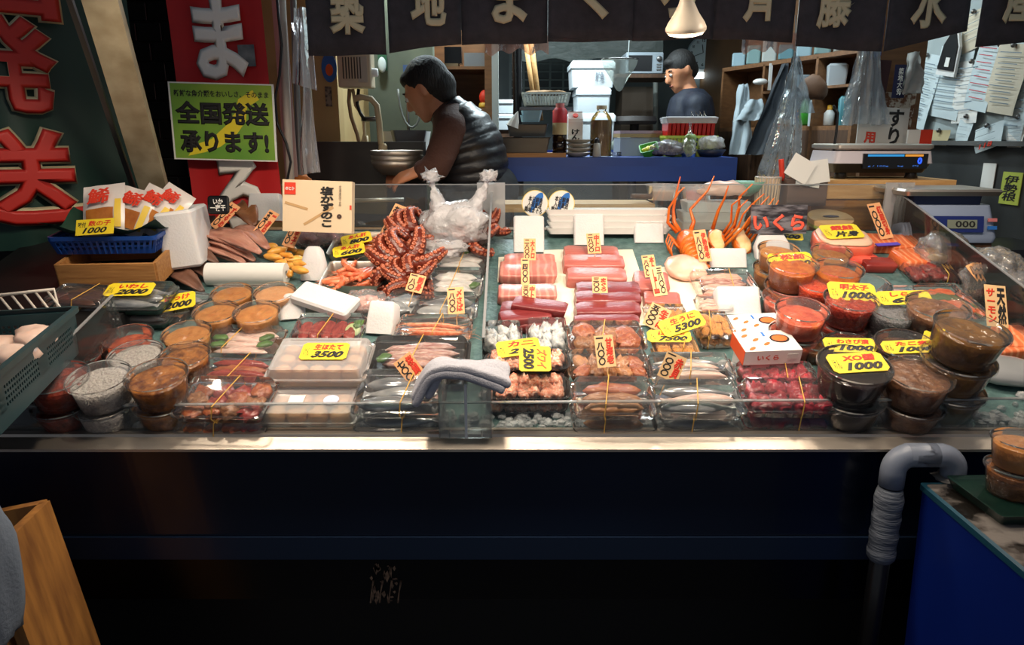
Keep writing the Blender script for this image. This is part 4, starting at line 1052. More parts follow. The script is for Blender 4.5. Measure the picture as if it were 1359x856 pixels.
ycard(888, 446, 58, 16, 0, .06, 20, 'ばふん', '7500', 'yellow 7500 card under the tilted 5300 card')
ycard(905, 429, 62, 22, 22, .078, 22, '生うに', '5300', 'tilted yellow 5300 card above the sea urchin packs')
ycard(1051, 346, 58, 21, 5, .13, 14, '松前', '1000', 'yellow 1000 card on the amber paste cup')
ycard(1046, 311, 38, 14, -6, .055, 20, '数の子', '500', 'yellow card behind the foam wedge under the roe sign')
ycard(1117, 307, 52, 18, 5, .082, 10, '銀鮭', '片身', 'yellow card on the salmon chunk')
ycard(1131, 387, 62, 24, -4, .14, 22, '明太子', '1000', 'yellow 1000 card on the red roe cup')
ycard(1200, 395, 72, 18, 2, .135, 18, 'しらす', '600', 'yellow 600 card on the grey whitebait cup')
ycard(1129, 458, 70, 19, -2, .085, 14, 'わさび漬', '1000', 'yellow 1000 card on the near black cup')
ycard(1138, 481, 76, 25, 5, .165, 10, 'XO醤', '1000', 'yellow 1000 card lettered with red XO on sauce cup')
ycard(1208, 460, 76, 17, 3, .15, 16, 'たこ煮', '1000', 'yellow 1000 card on the dark simmered cup')
ycard(1240, 452, 30, 18, -30, .13, 30, 'あさり', '1000', 'tilted yellow card leaning on the olive sauce cup')
scard(252, 335, 14, 42, 16, .075, '真いか', '一四〇〇', 'paper tag on dark dried fish beside the foam box')
scard(299, 287, 16, 40, 34, .1, 'するめ', '六〇〇', 'paper tag leaning before the black sign')
scard(350, 300, 16, 46, 30, .1, '一夜干', '五〇〇', 'paper tag standing on brown dried fish')
scard(391, 308, 17, 42, 18, .09, '塩辛子', '一四〇〇', 'paper tag in front of herring roe box')
scard(523, 293, 19, 46, 22, .1, '鮟鱇肝', 'あんきも', 'paper tag standing on the roe tray beside octopus')
scard(552, 376, 22, 24, 14, .07, '刺身', '一八〇', 'paper tag in front of the small curled octopus')
scard(605, 399, 22, 36, -4, .06, '〆さば', '一八〇〇', 'paper tag on the grey mackerel pack')
scard(543, 488, 27, 34, -38, .1, '桜鯛', '七〇〇', 'paper tag turned askew on the silver fish pack', 25)
scard(703, 331, 16, 30, 0, .06, '大トロ', '二八〇〇', 'paper tag on foam behind the fatty tuna')
scard(697, 360, 11, 36, 0, .065, '', '一四〇〇', 'narrow paper tag on the striped fatty tuna')
scard(702, 391, 18, 27, 0, .06, '中トロ', '三〇〇〇', 'paper tag stuck into the crossed red tuna')
scard(788, 323, 18, 28, -3, .065, '中トロ', '二八〇〇', 'paper tag on the farthest pink tuna block')
scard(796, 378, 20, 22, 0, .055, 'まぐろ', '三〇〇', 'small paper tag on the first red tuna block')
scard(862, 353, 17, 30, -6, .06, '本トロ', '一八〇〇', 'paper tag behind another on the pink tuna by lobster', swap=False)
scard(873, 373, 18, 40, -8, .06, '上', '三八〇〇', 'paper tag before another on the pink tuna by lobster', m_=TAGW, swap=True)
scard(803, 466, 25, 42, -5, .115, '甘海老', '一八〇〇', 'paper tag on the brown octopus packs', 30, TAGW)
scard(892, 487, 28, 36, 24, .1, '赤貝', '一〇〇〇', 'paper tag tilted on the pale fish strip pack', 20, TAGW)
scard(872, 421, 28, 32, 26, .075, '生うに', '五〇〇〇', 'paper tag half behind the yellow 5300 card', 25, TAGW)
scard(932, 326, 17, 44, -6, .07, '伊勢海老', '一八〇〇', 'paper tag between whole lobster and lobster half')
scard(1168, 293, 18, 50, -10, .08, '紅鮭切身', '一〇〇〇', 'paper tag standing on the filmed salmon fillet')
scard(1302, 367, 18, 40, -26, .08, '子持昆布', '八〇〇', 'paper tag tilted behind the natural salmon tag')
t = scard(1322, 406, 28, 56, 6, .09, 'サーモン', '天然', 'paper tag lettered natural salmon by salmon fillets', 30, TAGW, True)
# ------------------------------------------------------------------ boxes and signs on the case
p = at(421, 274, 2.3); s = ppm(p); W, H = 92 / s, 68 / s
t = thing('herring_roe_box', 'cream gift box lettered for salted herring roe, standing upright', 'box', frame(p, 0, -8, 2))
part('carton', MB().box((0, .02, 0), (W, .04, H)), mat('cream_carton', (222, 198, 164), .55), t)
part('red_square', MB().box((-W * .39, -.001, H * .33), (W * .16, .002, W * .17)), RED_INK, t)
fm = lambda x, z, y=-.0022: frame((x, y, z)) @ FACE
letter(t, 'のとか', WHITE_INK, W * .13, W * .05, fm(-W * .39, H * .33, -.0028), .04)
letter(t, '塩\nか\nず\nの\nこ', BLACK_INK, W * .2, H * .78, fm(W * .14, 0), .05, .1)
letter(t, '北\n海\n道\n加\n工\n品', BLACK_INK, W * .035, H * .4, fm(W * .33, H * .22), .0)
part('round_seal', MB().lathe([(.001, 0), (W * .035, 0), (W * .035, .001), (.001, .001)], 14).xf(frame((W * .32, -.001, -H * .18), 0, 90)), mat('seal_brown', (70, 50, 40), .6), t)
for k, (x, z, a, l) in enumerate(((-W * .3, -H * .0, -15, W * .34), (W * .02, -H * .18, 32, W * .5))):
    part('roe_sketch', MB().box((0, 0, 0), (l, .001, H * .05)).xf(frame((x, -.0008, z)) @ Matrix.Rotation(math.radians(-a), 4, 'Y')), mat('sketch_tan', (190, 152, 104), .6), t)
part('red_seal', MB().box((W / 2 - .004, -.0012, 0), (.006, .001, .014)), RED_INK, t)
p = at(290, 272, 2.35)
t = thing('black_sign', 'small black sign with white lettering behind dried squid', 'sign', frame(p, 0, -10))
part('board', rbox(.07, .06, .01, .01, -.005).xf(FACE), BLACKP, t)
letter(t, 'いか\n一夜干', WHITE_INK, .05, .04, fm(0, 0, -.0062), .02)
p = at(1034, 291, 2.42); s = ppm(p); W, H = 74 / s, 38 / s
t = thing('salmon_roe_sign', 'black photo sign with coral lettering for salmon roe', 'sign', frame(p, 0, -6))
part('board', MB().box((0, .004, 0), (W, .008, H)), mat('sign_photo', (40, 36, 42), .4, col2=(120, 116, 122), scale=14, sharp=.1, stretch=(1, 1, 4)), t)
letter(t, 'いくら', mat('coral_ink', (236, 92, 70), .5), W * .94, H * .62, fm(0, -H * .12, -.001), .06)
for px, col2 in ((710, 0), (745, 1)):
    p = at(px, 270, 2.55); s = ppm(p); r_ = 17.5 / s
    t = thing('round_card', 'round white and blue fish card with yellow rim, ' + ('overlapped by its twin' if not col2 else 'overlapping its twin'), 'sign', frame(p + Vector((0, -.004 * col2, 0)), 0, 90, 0), 'round cards on the back glass')
    part('rim', MB().lathe([(.001, 0), (r_, 0), (r_, .002), (.001, .002)], 32), mat('card_yellow', (236, 206, 110), .5), t)
    part('face', MB().lathe([(.001, .0021), (r_ * .95, .0021), (r_ * .95, .003), (.001, .003)], 32), PAPER, t)
    part('fish_print', fishbody(r_ * 1.7, r_ * .6, .001).xf(Matrix.Translation((r_ * .1, r_ * .1, .003)) @ Matrix.Rotation(1.0 + PI, 4, 'Z')), BLUE_INK, t)
    letter(t, '本日鮮魚\n入荷直送\n築地まぐろ', BLACK_INK, r_ * 1.35, r_ * 1.25, frame((-r_ * .05, -r_ * .1, .0045), -12), .03)
# ------------------------------------------------------------------ left: banners, beam, pole, plastic sheet
gb0, gb1 = Vector((at(-170, 200, 2.15).x, 2.15, 0)), Vector((at(192, 200, 2.62).x, 2.62, 0))
gd = (gb1 - gb0); gl_ = gd.length; ga = math.degrees(math.atan2(gd.y, gd.x))
green = mat('dark_green_tarpaulin', (14, 56, 44), .5, col2=(11, 46, 37), scale=2, bump=.08, bscale=3)
t = thing('green_banner', 'dark green tarpaulin banner with large red outlined characters', 'banner', frame(gb0, ga))
zb, zt = 1.06, 2.35
part('tarpaulin', MB().grid(lambda u, v: Vector((u * gl_, .02 * math.sin(u * 9 + v) + .006 * math.sin(u * 23), zb + (zt - zb) * v)), 30, 12).add([(u * gl_, .03 + .02 * math.sin(u * 9), zz) for zz in (zb, zt) for u in (0, .5, 1)], [(0, 1, 4, 3), (1, 2, 5, 4)]), green, t, True)
REDB = mat('banner_red', (190, 34, 22), .5); CRB = mat('banner_outline', (206, 190, 150), .5)
def ongreen(px, py):
    d = ray(px, py); n = Vector((-gd.y, gd.x, 0)).normalized()
    p = CC + d * ((gb0 - CC).dot(n) / d.dot(n)); return (p - gb0).dot(gd.normalized()), p.z, ppm(p)
for ch, px, py, wpx, hpx in (('発', -4, 88, 108, 124), ('送', 22, 238, 116, 128), ('国', -10, -40, 110, 120)):
    x, z, s = ongreen(px, py)
    letter(t, ch, CRB, wpx / s * 1.28, hpx / s * 1.06, frame((x, -.045, z)) @ FACE, .07, 0, name='letter_outline')
    letter(t, ch, REDB, wpx / s * 1.24, hpx / s * 1.02, frame((x, -.0465, z)) @ FACE, .045, 0, name='letter')
# leaning cream post with a thin dark rail beside it
b0, b1 = at(212, 275, 2.55), at(118, -60, 1.95)
def bar(a, b, w, d):
    z = (b - a); L_ = z.length; q = z.to_track_quat('Z', 'Y').to_matrix().to_4x4()
    return MB().box((0, 0, L_ / 2), (w, d, L_)), Matrix.Translation(a) @ q
t = thing('leaning_post', 'grimy cream post leaning beside the green banner', 'post', frame(b0))
cp = mat('grimy_cream_paint', (176, 164, 136), .55, col2=(140, 126, 98), scale=9, sharp=.05, bump=.1)
m, f = bar(Vector((0, 0, 0)), b1 - b0, .085, .05); part('post', m, cp, t, m=f)
m, f = bar(Vector((-.012, -.03, 0)), b1 - b0 + Vector((-.012, -.03, 0)), .008, .012); part('edge_strip', m, mat('post_edge', (150, 138, 112), .5), t, m=f)
m, f = bar(Vector((-.07, 0, 0)), b1 - b0 + Vector((-.085, 0, 0)), .014, .02); part('side_rail', m, DSTEEL, t, m=f)
# red vertical banner
p0, p1 = at(238, 0, 2.78), at(365, 0, 2.78)
W = p1.x - p0.x
red = mat('red_banner_cloth', (188, 24, 26), .6, col2=(172, 18, 22), scale=3, bump=.1, bscale=4)
t = thing('red_banner', 'red cloth banner with large white brush characters', 'banner', frame(((p0.x + p1.x) / 2, 2.78, 0), 0, 0, -1.5))
part('cloth', MB().grid(lambda u, v: Vector(((u - .5) * W, .006 * math.sin(u * 11) + .004 * math.sin(v * 14), 1.1 + 1.3 * v)), 16, 20), red, t, True)
for ch, py, hpx in (('ま', 52, 104), ('ろ', 258, 100)):
    p = at(303, py, 2.78); s = ppm(p)
    letter(t, ch, WHITE_INK, 70 / s, hpx / s, frame((0.01, -.012, p.z)) @ FACE, .06)
p = at(345, 75, 2.78); part('photo_patch', MB().box((at(345, 75, 2.78).x - (p0.x + p1.x) / 2, -.01, p.z), (.06, .001, .075)), mat('patch_grey', (70, 78, 84), .5, col2=(120, 124, 126), scale=20), t)
a, b = at(233, 213, 2.72), at(361, 110, 2.72); W, H = b.x - a.x, b.z - a.z
t = thing('shipping_sign', 'yellow green sign offering shipping throughout the country', 'sign', frame(((a.x + b.x) / 2, 2.72, (a.z + b.z) / 2), 0, 0, 1.5))
part('white_border', MB().box((0, .002, 0), (W, .004, H)), PAPER, t)
part('green_field', MB().box((0, -.0003, 0), (W * .965, .001, H * .965)), mat('sign_green', (150, 178, 52), .5, col2=(96, 148, 52), scale=3), t)
mapm = MB(); pts = [(-.36, -.45), (-.28, -.3), (-.12, -.22), (.02, -.05), (.12, .12), (.16, .3), (.3, .42), (.36, .3), (.24, .2), (.22, .02), (.12, -.16), (-.04, -.32), (-.2, -.4)]
part('map_shape', MB().prism([(x * W, y * H) for x, y in pts], 0, .0006).xf(frame((0, -.0009, 0)) @ FACE), mat('map_yellow', (226, 206, 44), .5), t)
letter(t, '新鮮な魚介類をおいしさ、そのまま', BLACK_INK, W * .9, H * .085, frame((0, -.0022, H * .36)) @ FACE, .02)
letter(t, '全国発送', BLACK_INK, W * .9, H * .31, frame((0, -.0022, H * .11)) @ FACE, .05)
letter(t, '承ります!', BLACK_INK, W * .86, H * .29, frame((0, -.0022, -H * .26)) @ FACE, .05)
# poles beside the banner, electric cable, hanging plastic sheet
def pole(px0, py0, px1, py1, Y, r, m, name, lab, cat='pole'):
    a, b = at(px0, py0, Y), at(px1, py1, Y)
    return solo(name, MB().tube([a, b], r, 10), m, lab, cat, smooth=40)
pole(388, 300, 372, -30, 2.85, .016, mat('pale_pole', (170, 160, 150), .4), 'shop_pole', 'pale metal pole beside the red banner')
pole(401, 300, 388, -30, 2.95, .012, DSTEEL, 'curtain_pole', 'dark metal pole behind the hanging plastic sheet')
a = at(377, 140, 2.9)
solo('partition_strip', MB().box((a.x, 2.93, 1.5), (.05, .01, 1.6)), mat('pinkish_panel', (176, 150, 146), .5), 'narrow pinkish panel between red banner and pole', 'panel')
cab = [at(x, y, 2.8) for x, y in ((366, -20), (370, 25), (374, 60), (371, 100), (365, 130), (368, 165), (380, 190), (386, 215), (380, 245), (378, 262))]
solo('power_cable', MB().tube(cab, .005, 6), BLACKP, 'black cable running down beside the red banner', 'cable', smooth=True)
sheetm = clear('hanging_film', (226, 224, 226), .42, .2, 1.45, .5, 12, (214, 210, 210))
def hs(u, v):
    top = at(386 + 14 * u, 30 - 10 * u, 2.84); bot = at(404 + 24 * u, 232 - 4 * u, 2.84)
    p = top.lerp(bot, v)
    return p + Vector((.02 * math.sin(v * 5) * (1 - u), .03 * math.sin(u * 9 + v * 2), 0))
solo('plastic_sheet', MB().grid(hs, 12, 16), sheetm, 'hanging translucent plastic sheet by the cream wall', 'plastic sheet', smooth=True)
def hs2(u, v):
    top = at(390 + 18 * u, 10, 2.8); bot = at(386 + 34 * u, 110 + 10 * u, 2.8)
    return top.lerp(bot, v) + Vector((0, .02 * math.sin(u * 8 + v), 0))
solo('plastic_sheet', MB().grid(hs2, 10, 10), sheetm, 'short torn plastic sheet above the longer hanging one', 'plastic sheet', smooth=True)
# ------------------------------------------------------------------ noren curtain
YN = 2.78
nav = mat('charcoal_noren_cloth', (74, 71, 76), .85, col2=(62, 60, 65), scale=30, bump=.2, bscale=200)
t = thing('shop_curtain', 'charcoal split shop curtain with cream brush characters', 'curtain', frame((0, YN, 0)))
NP = [(410, 513, 74, 73, '築', 462, 14), (516, 612, 70, 58, '地', 569, 3), (613, 726, 60, 57, 'ま', 676, 0), (727, 838, 56, 54, 'ぐ', 792, -6), (839, 946, 54, 52, 'ろ', 898, -8), (947, 1053, 52, 56, '斉', 1007, -2), (1054, 1168, 62, 69, '藤', 1106, 7), (1171, 1280, 69, 42, '水', 1230, 6), (1298, 1410, 62, 52, '産', 1352, 0)]
for i, (x0, x1, y0, y1, ch, lx, ly) in enumerate(NP):
    def f(u, v):
        b = at(x0 + (x1 - x0) * u, y0 + (y1 - y0) * u, YN); tp = at(x0 + (x1 - x0) * u, -150, YN)
        q = b.lerp(Vector((b.x, YN, 2.32)), v)
        return Vector((q.x, .018 * math.sin(u * 6 + i * 1.7) * (1 - v * .7), q.z))
    m = MB().grid(f, 14, 10); n0 = len(m.v)
    pn = part('panel', m, nav, t, True)
    md = pn.modifiers.new('thick', 'SOLIDIFY'); md.thickness = .003
    p = at(lx, ly, YN); s = ppm(p)
    letter(pn, ch, CREAM_INK, 48 / s, 62 / s, frame((p.x, -.024, p.z)) @ FACE, .05)
    hm = MB().grid(lambda u, v: Vector((f(u, 0).x, f(u, 0).y - .003, f(u, 0).z + .01 + .0012 * v)), 14, 1)
    part('hem', hm, mat('hem_thread', (74, 72, 76), .9), pn)
part('rod', MB().tube([(at(380, 0, YN).x, 0, 2.32), (at(1420, 0, YN).x, 0, 2.32)], .012, 10), WOOD, t, True)
for px, py, wpx in ((686, 68, 84), (1020, 66, 72)):
    a = at(px, py, YN + .06); s = ppm(a); W = wpx / s
    solo('plastic_pelmet', MB().grid(lambda u, v: a + Vector(((u - .5) * W, .02 * math.sin(u * 12), .012 + .05 * (v - .3) * (1 + .3 * math.sin(u * 9)) - .01 * math.sin(u * 20) * (1 - v))), 24, 4), clear('pinkish_film', (236, 214, 206), .55, .3, 1.4, .4, 30, (226, 190, 176)),
         'crumpled pinkish film hanging below the curtain ' + ('over the bamboo poles' if px < 800 else 'over the wooden shelf'), 'plastic film', smooth=True)
# ------------------------------------------------------------------ left back: water heater, hoses, sink
a, b = at(449, 116, 3.45), at(491, 66, 3.45)
t = thing('water_heater', 'beige wall water heater with louvred front and knob', 'water heater', frame(((a.x + b.x) / 2, 3.45, a.z)))
W, H = b.x - a.x, b.z - a.z + .06
part('casing', rbox(W, .1, H, .008, 0).xf(Matrix.Translation((0, .05, 0))), mat('heater_beige', (206, 188, 158), .4), t, 40)
for k in range(7):
    part('louvre', MB().box((-W * .32 + k * .013, -.0015, H * .38), (.005, .004, H * .42)), mat('louvre_dark', (70, 58, 46), .6), t)
part('knob', MB().lathe([(.02, 0), (.018, .025), (.001, .025)], 16).xf(frame((W / 2, .03, H * .3), 0, 0, 90)), WHITEP, t, True)
part('label_plate', MB().box((W * .25, -.001, H * .35), (W * .28, .002, H * .5)), mat('plate_grey', (190, 180, 164), .5), t)
hose = mat('cream_hose', (206, 186, 146), .5)
def tubeY(pts, Y, r, m, name, lab, cat='hose', n=10):
    return solo(name, MB().tube([at(x, y, Y) for x, y in pts], r, n), m, lab, cat, smooth=True)
tubeY([(470, 131), (480, 129), (492, 131), (500, 140), (503, 160), (505, 185), (507, 200)], 3.4, .014, hose, 'tap_spout', 'cream curved tap hose below the water heater')
a = at(508, 205, 3.4); solo('hose_nozzle', MB().lathe([(.012, .05), (.02, .04), (.022, .015), (.019, .012), (.019, -.02), (.001, -.02)], 16).xf(frame(a, 0, 0, 4)), hose, 'cream nozzle at the end of the curved tap hose', 'nozzle', smooth=40)
tubeY([(464, 118), (463, 135), (466, 155), (474, 178), (478, 195), (476, 203)], 3.48, .009, mat('tan_hose', (160, 130, 92), .6), 'drain_hose', 'tan drain hose under the water heater')
tubeY([(468, 118), (472, 140), (482, 155), (484, 178), (478, 200), (482, 208), (488, 200), (486, 180)], 3.5, .008, hose, 'loop_hose', 'thin looping hose under the water heater')
tubeY([(476, 118), (474, 138), (478, 150), (484, 160)], 3.49, .008, BLACKP, 'black_pipe', 'black pipe under the water heater', 'pipe')
tubeY([(480, 158), (496, 158), (500, 157)], 3.5, .012, DSTEEL, 'water_tap', 'dark metal tap beside the cream hose', 'tap')
tubeY([(528, 118), (529, 130), (531, 142), (534, 153), (538, 162), (543, 168), (548, 169), (553, 165), (556, 158), (557, 148)], 4.1, .006, mat('grey_cable', (90, 92, 88), .5), 'hanging_cable', 'thin grey cable loop behind the bending man', 'cable')
tubeY([(540, 112), (541, 150), (543, 185)], 4.15, .008, DSTEEL, 'wall_pipe', 'thin metal wall pipe behind the bending man', 'pipe')
a = at(507, 86, 4.26); t = thing('scrub_brush', 'pale oval brush hanging on green hook by heater', 'brush', frame(a))
part('brush_head', MB().sphere((0, 0, 0), .03, 14, 10, (.8, .35, 1.4)), mat('brush_pale', (190, 200, 196), .5), t, True)
part('hook', MB().box((0, .02, .02), (.05, .01, .1)), mat('hook_green', (40, 86, 60), .5), t)
a = at(437, 90, Yc - .005); t = thing('wall_sticker', 'round blue and orange picture sticker on the cream wall', 'sticker', frame(a))
part('disc', MB().lathe([(.001, 0), (.065, 0), (.065, .002), (.001, .002)], 24).xf(Matrix.Rotation(PI / 2, 4, 'X') @ Matrix.Diagonal((.55, 1, 1, 1))), BLUE_INK, t)
part('figure', MB().sphere((0, -.003, -.01), .03, 10, 6, (.6, .05, .9)), ORANGE_INK, t)
a = at(436, 128, Yc - .005); solo('wall_notice', MB().box(a, (.03, .004, .09)), mat('notice_grey', (150, 140, 120), .6, col2=(60, 56, 50), scale=40, sharp=.1), 'small printed notice on the cream wall under the sticker', 'notice')
a, b = at(400, 262, 3.42), at(562, 188, 3.42)
solo('sink_cabinet', MB().box(((a.x + b.x) / 2, 3.46, (.25 + b.z) / 2), (b.x - a.x, .1, b.z - .25)).box(((a.x + b.x) / 2 + .25, 3.75, b.z - .07), ((b.x - a.x) - .5, .5, .04)), grime, 'grimy dark sink cabinet below the water heater', 'sink')
a, b = at(498, 205, 3.3), at(548, 172, 3.3)
solo('grey_bin', MB().loft([rrect(.12, .12, .01, 0), rrect(.16, .14, .012, b.z - a.z)]).xf(frame(((a.x + b.x) / 2 + .02, 3.62, a.z), 15)), mat('grey_plastic', (92, 94, 98), .5), 'grey plastic box on the sink behind the bowls', 'box', smooth=40)
a = at(528, 232, 3.25)
for k in range(3):
    solo('steel_bowl', MB().lathe([(.02, 0), (.07, .004), (.105, .04), (.112, .062), (.116, .062), (.107, .038), (.07, .001), (.02, -.002)], 28).xf(frame(a + Vector((0, 0, .022 * k)))), STEEL, 'steel bowl nested in the stack at the man\'s hands', 'bowl', group='stack of steel bowls', smooth=True)
a, b = at(556, 215, 4.2), at(600, 160, 4.2)
a = at(540, 190, 3.9); solo('white_basin', MB().loft([rrect(.2, .16, .02, -.05), rrect(.24, .2, .025, .06), rrect(.22, .18, .02, .06), rrect(.18, .14, .015, -.04)]).xf(frame(a)), WHITEP, 'white basin behind the bending man\'s arms', 'basin', smooth=40)
a = at(398, 240, 2.95); solo('orange_cloth', crumple((0, 0, 0), .05, (.9, .6, .5), 9, .3, 3), mat('orange_brown_cloth', (176, 100, 36), .8), 'orange brown cloth under the plastic sheet', 'cloth', frame(a), smooth=True)
# ------------------------------------------------------------------ wooden cabinet behind the man
YW = 4.4
def bxp(px0, px1, py0, py1, Y0, Y1): 
    a, b = at(px0, py1, Y0), at(px1, py0, Y0)
    return MB().box(((a.x + b.x) / 2, (Y0 + Y1) / 2, (a.z + b.z) / 2), (b.x - a.x, Y1 - Y0, b.z - a.z))
t = thing('wooden_cabinet', 'open wooden cabinet behind the bending man', 'cabinet')
part('side_panel', bxp(556, 566, 40, 300, YW, YW + .35), MWOOD, t); part('side_panel', bxp(645, 654, 40, 300, YW, YW + .35), MWOOD, t)
part('shelf', bxp(566, 645, 88, 92, YW, YW + .34), MWOOD, t); part('shelf', bxp(566, 645, 143, 147, YW, YW + .34), MWOOD, t)
part('back_board', bxp(566, 645, 40, 300, YW + .34, YW + .36), MWOOD, t); part('lower_front', bxp(566, 645, 147, 300, YW + .01, YW + .03), DWOOD, t)
part('white_post', bxp(654, 661, 30, 300, YW - .02, YW + .1), mat('pale_post', (160, 164, 158), .6), t)
solo('storage_box', bxp(616, 648, 70, 88, YW + .02, YW + .2), mat('grey_box', (120, 122, 124), .5), 'grey translucent storage box on the wooden cabinet shelf', 'box')
solo('book_pile', bxp(578, 608, 84, 88, YW + .02, YW + .2), mat('tan_boards', (110, 90, 64), .7), 'thin pile of tan boards on the wooden cabinet shelf', 'boards')
solo('dark_jar', bxp(590, 612, 62, 84, YW + .02, YW + .12), BLACKP, 'dark box standing on the tan boards', 'box')
a = at(643, 143, YW + .06); t = thing('daruma_ornament', 'small red ornament with yellow foot on the cabinet', 'ornament', frame(a))
part('red_body', MB().sphere((0, 0, .06), .035, 14, 10, (.9, .9, 1.2)), RED_INK, t, True); part('yellow_foot', MB().lathe([(.03, 0), (.036, .006), (.03, .028), (.02, .03)], 16, cap0=True), mat('ornament_yellow', (214, 168, 60), .5), t, True)
solo('blue_folder', bxp(535, 556, 86, 96, 4.25, 4.28), mat('blue_folder', (50, 76, 120), .5), 'blue folder lying at the wall left of cabinet', 'folder')
# ------------------------------------------------------------------ blue counter with utensils
YB = 3.45
za = at(800, 209, YB).z
x0, x1 = at(668, 209, YB).x, at(979, 209, YB).x
blue = mat('blue_painted_counter', (16, 66, 150), .4, col2=(13, 56, 132), scale=4)
t = thing('blue_counter', 'blue painted work counter behind the fish case', 'counter')
part('worktop', MB().box(((x0 + x1) / 2, YB + .27, za - .02), (x1 - x0, .54, .04)), blue, t)
part('apron', MB().box(((x0 + x1) / 2, YB + .01, za - .075), (x1 - x0, .02, .07)), blue, t)
part('leg', MB().box((x1 - .035, YB + .01, .55), (.07, .02, .72)), blue, t)
part('dark_front', MB().box(((x0 + x1) / 2 - .05, YB + .06, .58), (x1 - x0 - .15, .02, .66)), BLACKP, t)
part('side_panel', MB().box((x1 - .01, YB + .29, .58), (.02, .5, .66)), blue, t)
part('back_rim', MB().box(((x0 + x1) / 2, YB + .53, za + .01), (x1 - x0, .02, .03)), blue, t)
solo('wooden_board', MB().box((at(709, 209, YB).x, YB + .1, za + .01), (.3, .18, .02)), WOOD, 'wooden board under the grey steel pans', 'board')
def pan(px, py, wpx, hpx, Y, m, name, lab, d=.16, z=None):
    a = at(px, py, Y); s = ppm(a); W, H = wpx / s, hpx / s
    zz = a.z - H / 2 if z is None else z
    o = MB().loft([rrect(W * .88, d * .85, .008, 0), rrect(W, d, .01, H * .94), rrect(W * 1.04, d * 1.08, .012, H), rrect(W * .95, d * .94, .01, H * .97), rrect(W * .84, d * .8, .008, .004)])
    return solo(name, o, m, lab, 'pan', frame((a.x, Y + d / 2, zz)), smooth=40)
pan(697, 197, 66, 20, YB + .02, DSTEEL, 'steel_pan', 'long grey steel pan on the wooden board', z=za + .021)
pan(700, 175, 54, 16, YB + .06, DSTEEL, 'steel_pan', 'shallow steel pan stacked on the long grey pan', z=za + .021 + .074)
a = at(704, 156, YB + .12)
for k in range(2): solo('foam_punnet', MB().loft([rrect(.085, .06, .01, 0), rrect(.1, .075, .012, .03), rrect(.092, .067, .01, .03), rrect(.078, .053, .008, .004)]).xf(frame(a + Vector((.005 * k, .0, .022 * k - .02)))), mat('pale_blue_plastic', (150, 190, 206), .4), 'pale blue punnet stacked in the steel pan', 'punnet', group='blue punnets in the steel pan', smooth=40)
a = at(683, 160, YB + .06); solo('paper_cone', MB().lathe([(.03, -.03), (.022, 0), (.002, .045)], 10).xf(frame(a, 0, 0, 20)), PAPER, 'white paper cone in the shallow steel pan', 'paper')
def carton(px, py0, py1, wpx, Y, cols, lab, txt):
    a, b = at(px, py1, Y), at(px, py0, Y); s = ppm(a); W, H = wpx / s, b.z - a.z
    t = thing('drink_carton', lab, 'carton', frame((a.x, Y, za + .001)))
    H = b.z - za
    part('carton_body', MB().box((0, W / 2, H * .42), (W, W, H * .84)), cols[0], t)
    part('gable', MB().loft([rrect(W, W, .002, H * .84, 1, 0, W / 2), rrect(W, .01, .002, H * .97, 1, 0, W / 2), rrect(W, .006, .002, H, 1, 0, W / 2)]), cols[1], t)
    part('colour_band', MB().box((0, -.0005, H * .62), (W, .001, H * .3)), cols[1], t)
    part('cap', MB().lathe([(W * .18, 0), (W * .18, .012), (.001, .012)], 14).xf(frame((0, W * .25, H * .88), 0, 40)), cols[2], t, 40)
    letter(t, txt, cols[3], W * .6, H * .38, frame((0, -.0014, H * .42)) @ FACE, .05)
bottle_brown = mat('soy_bottle', (26, 14, 10), .1)
a, b = at(743, 209, YB + .05), at(743, 137, YB + .05); H = b.z - za; W = 19 / ppm(a)
t = thing('sauce_bottle', 'dark sauce bottle with red and cream label', 'bottle', frame((a.x, YB + .09, za + .001)))
part('bottle', MB().lathe([(.02, 0), (W * .5, .004), (W * .5, H * .1), (W * .46, H * .12), (W * .5, H * .14), (W * .5, H * .26), (W * .46, H * .28), (W * .5, H * .3), (W * .5, H * .8), (W * .3, H * .9), (W * .25, H * .92)], 20, cap0=True), bottle_brown, t, 40)
part('label_band', MB().lathe([(W * .51, H * .42), (W * .51, H * .64)], 20), mat('bottle_cream', (196, 176, 130), .5), t, True)
part('red_band', MB().lathe([(W * .512, H * .64), (W * .512, H * .86), (W * .34, H * .92)], 20), mat('bottle_red', (190, 44, 50), .5), t, True)
part('cap', MB().lathe([(W * .3, H * .91), (W * .3, H), (.001, H)], 16), mat('bottle_pink', (206, 120, 120), .5), t, 40)
carton(763, 148, 209, 19, YB + .14, [PAPER, mat('carton_white', (214, 206, 200), .5), RED_INK, BLACK_INK], 'white drink carton with black writing and red cap', 'け\nん\nち')
for k in range(4):
    a = at(769, 205 - 5 * k, YB + .04)
    solo('white_plate', MB().lathe([(.03, 0), (.04, .002), (.068, .018), (.07, .02), (.066, .018), (.04, .005), (.01, .004)], 28, cap0=True).xf(frame((a.x + R.uniform(-.004, .004), YB + .09, za + .002 + .02 * k))), mat('plate_white', (196, 190, 180), .35), 'white plate in the stack beside the oil bottle', 'plate', group='stack of white plates', smooth=True)
a, b = at(798, 209, YB + .06), at(798, 140, YB + .06); H = b.z - za; W = 29 / ppm(a)
t = thing('oil_bottle', 'big clear bottle of yellow oil with handle neck', 'bottle', frame((a.x, YB + .1, za + .001)))
oil = mat('yellow_oil', (150, 116, 34), .15, col2=(116, 84, 20), scale=20)
part('oil', MB().lathe([(.01, .003), (W * .46, .004), (W * .46, H * .72), (.01, H * .72)], 20), oil, t, 40)
part('bottle', MB().lathe([(.01, 0), (W * .5, .002), (W * .5, H * .7), (W * .4, H * .8), (W * .2, H * .9), (W * .2, H * .95)], 20), CLEAR, t, 40)
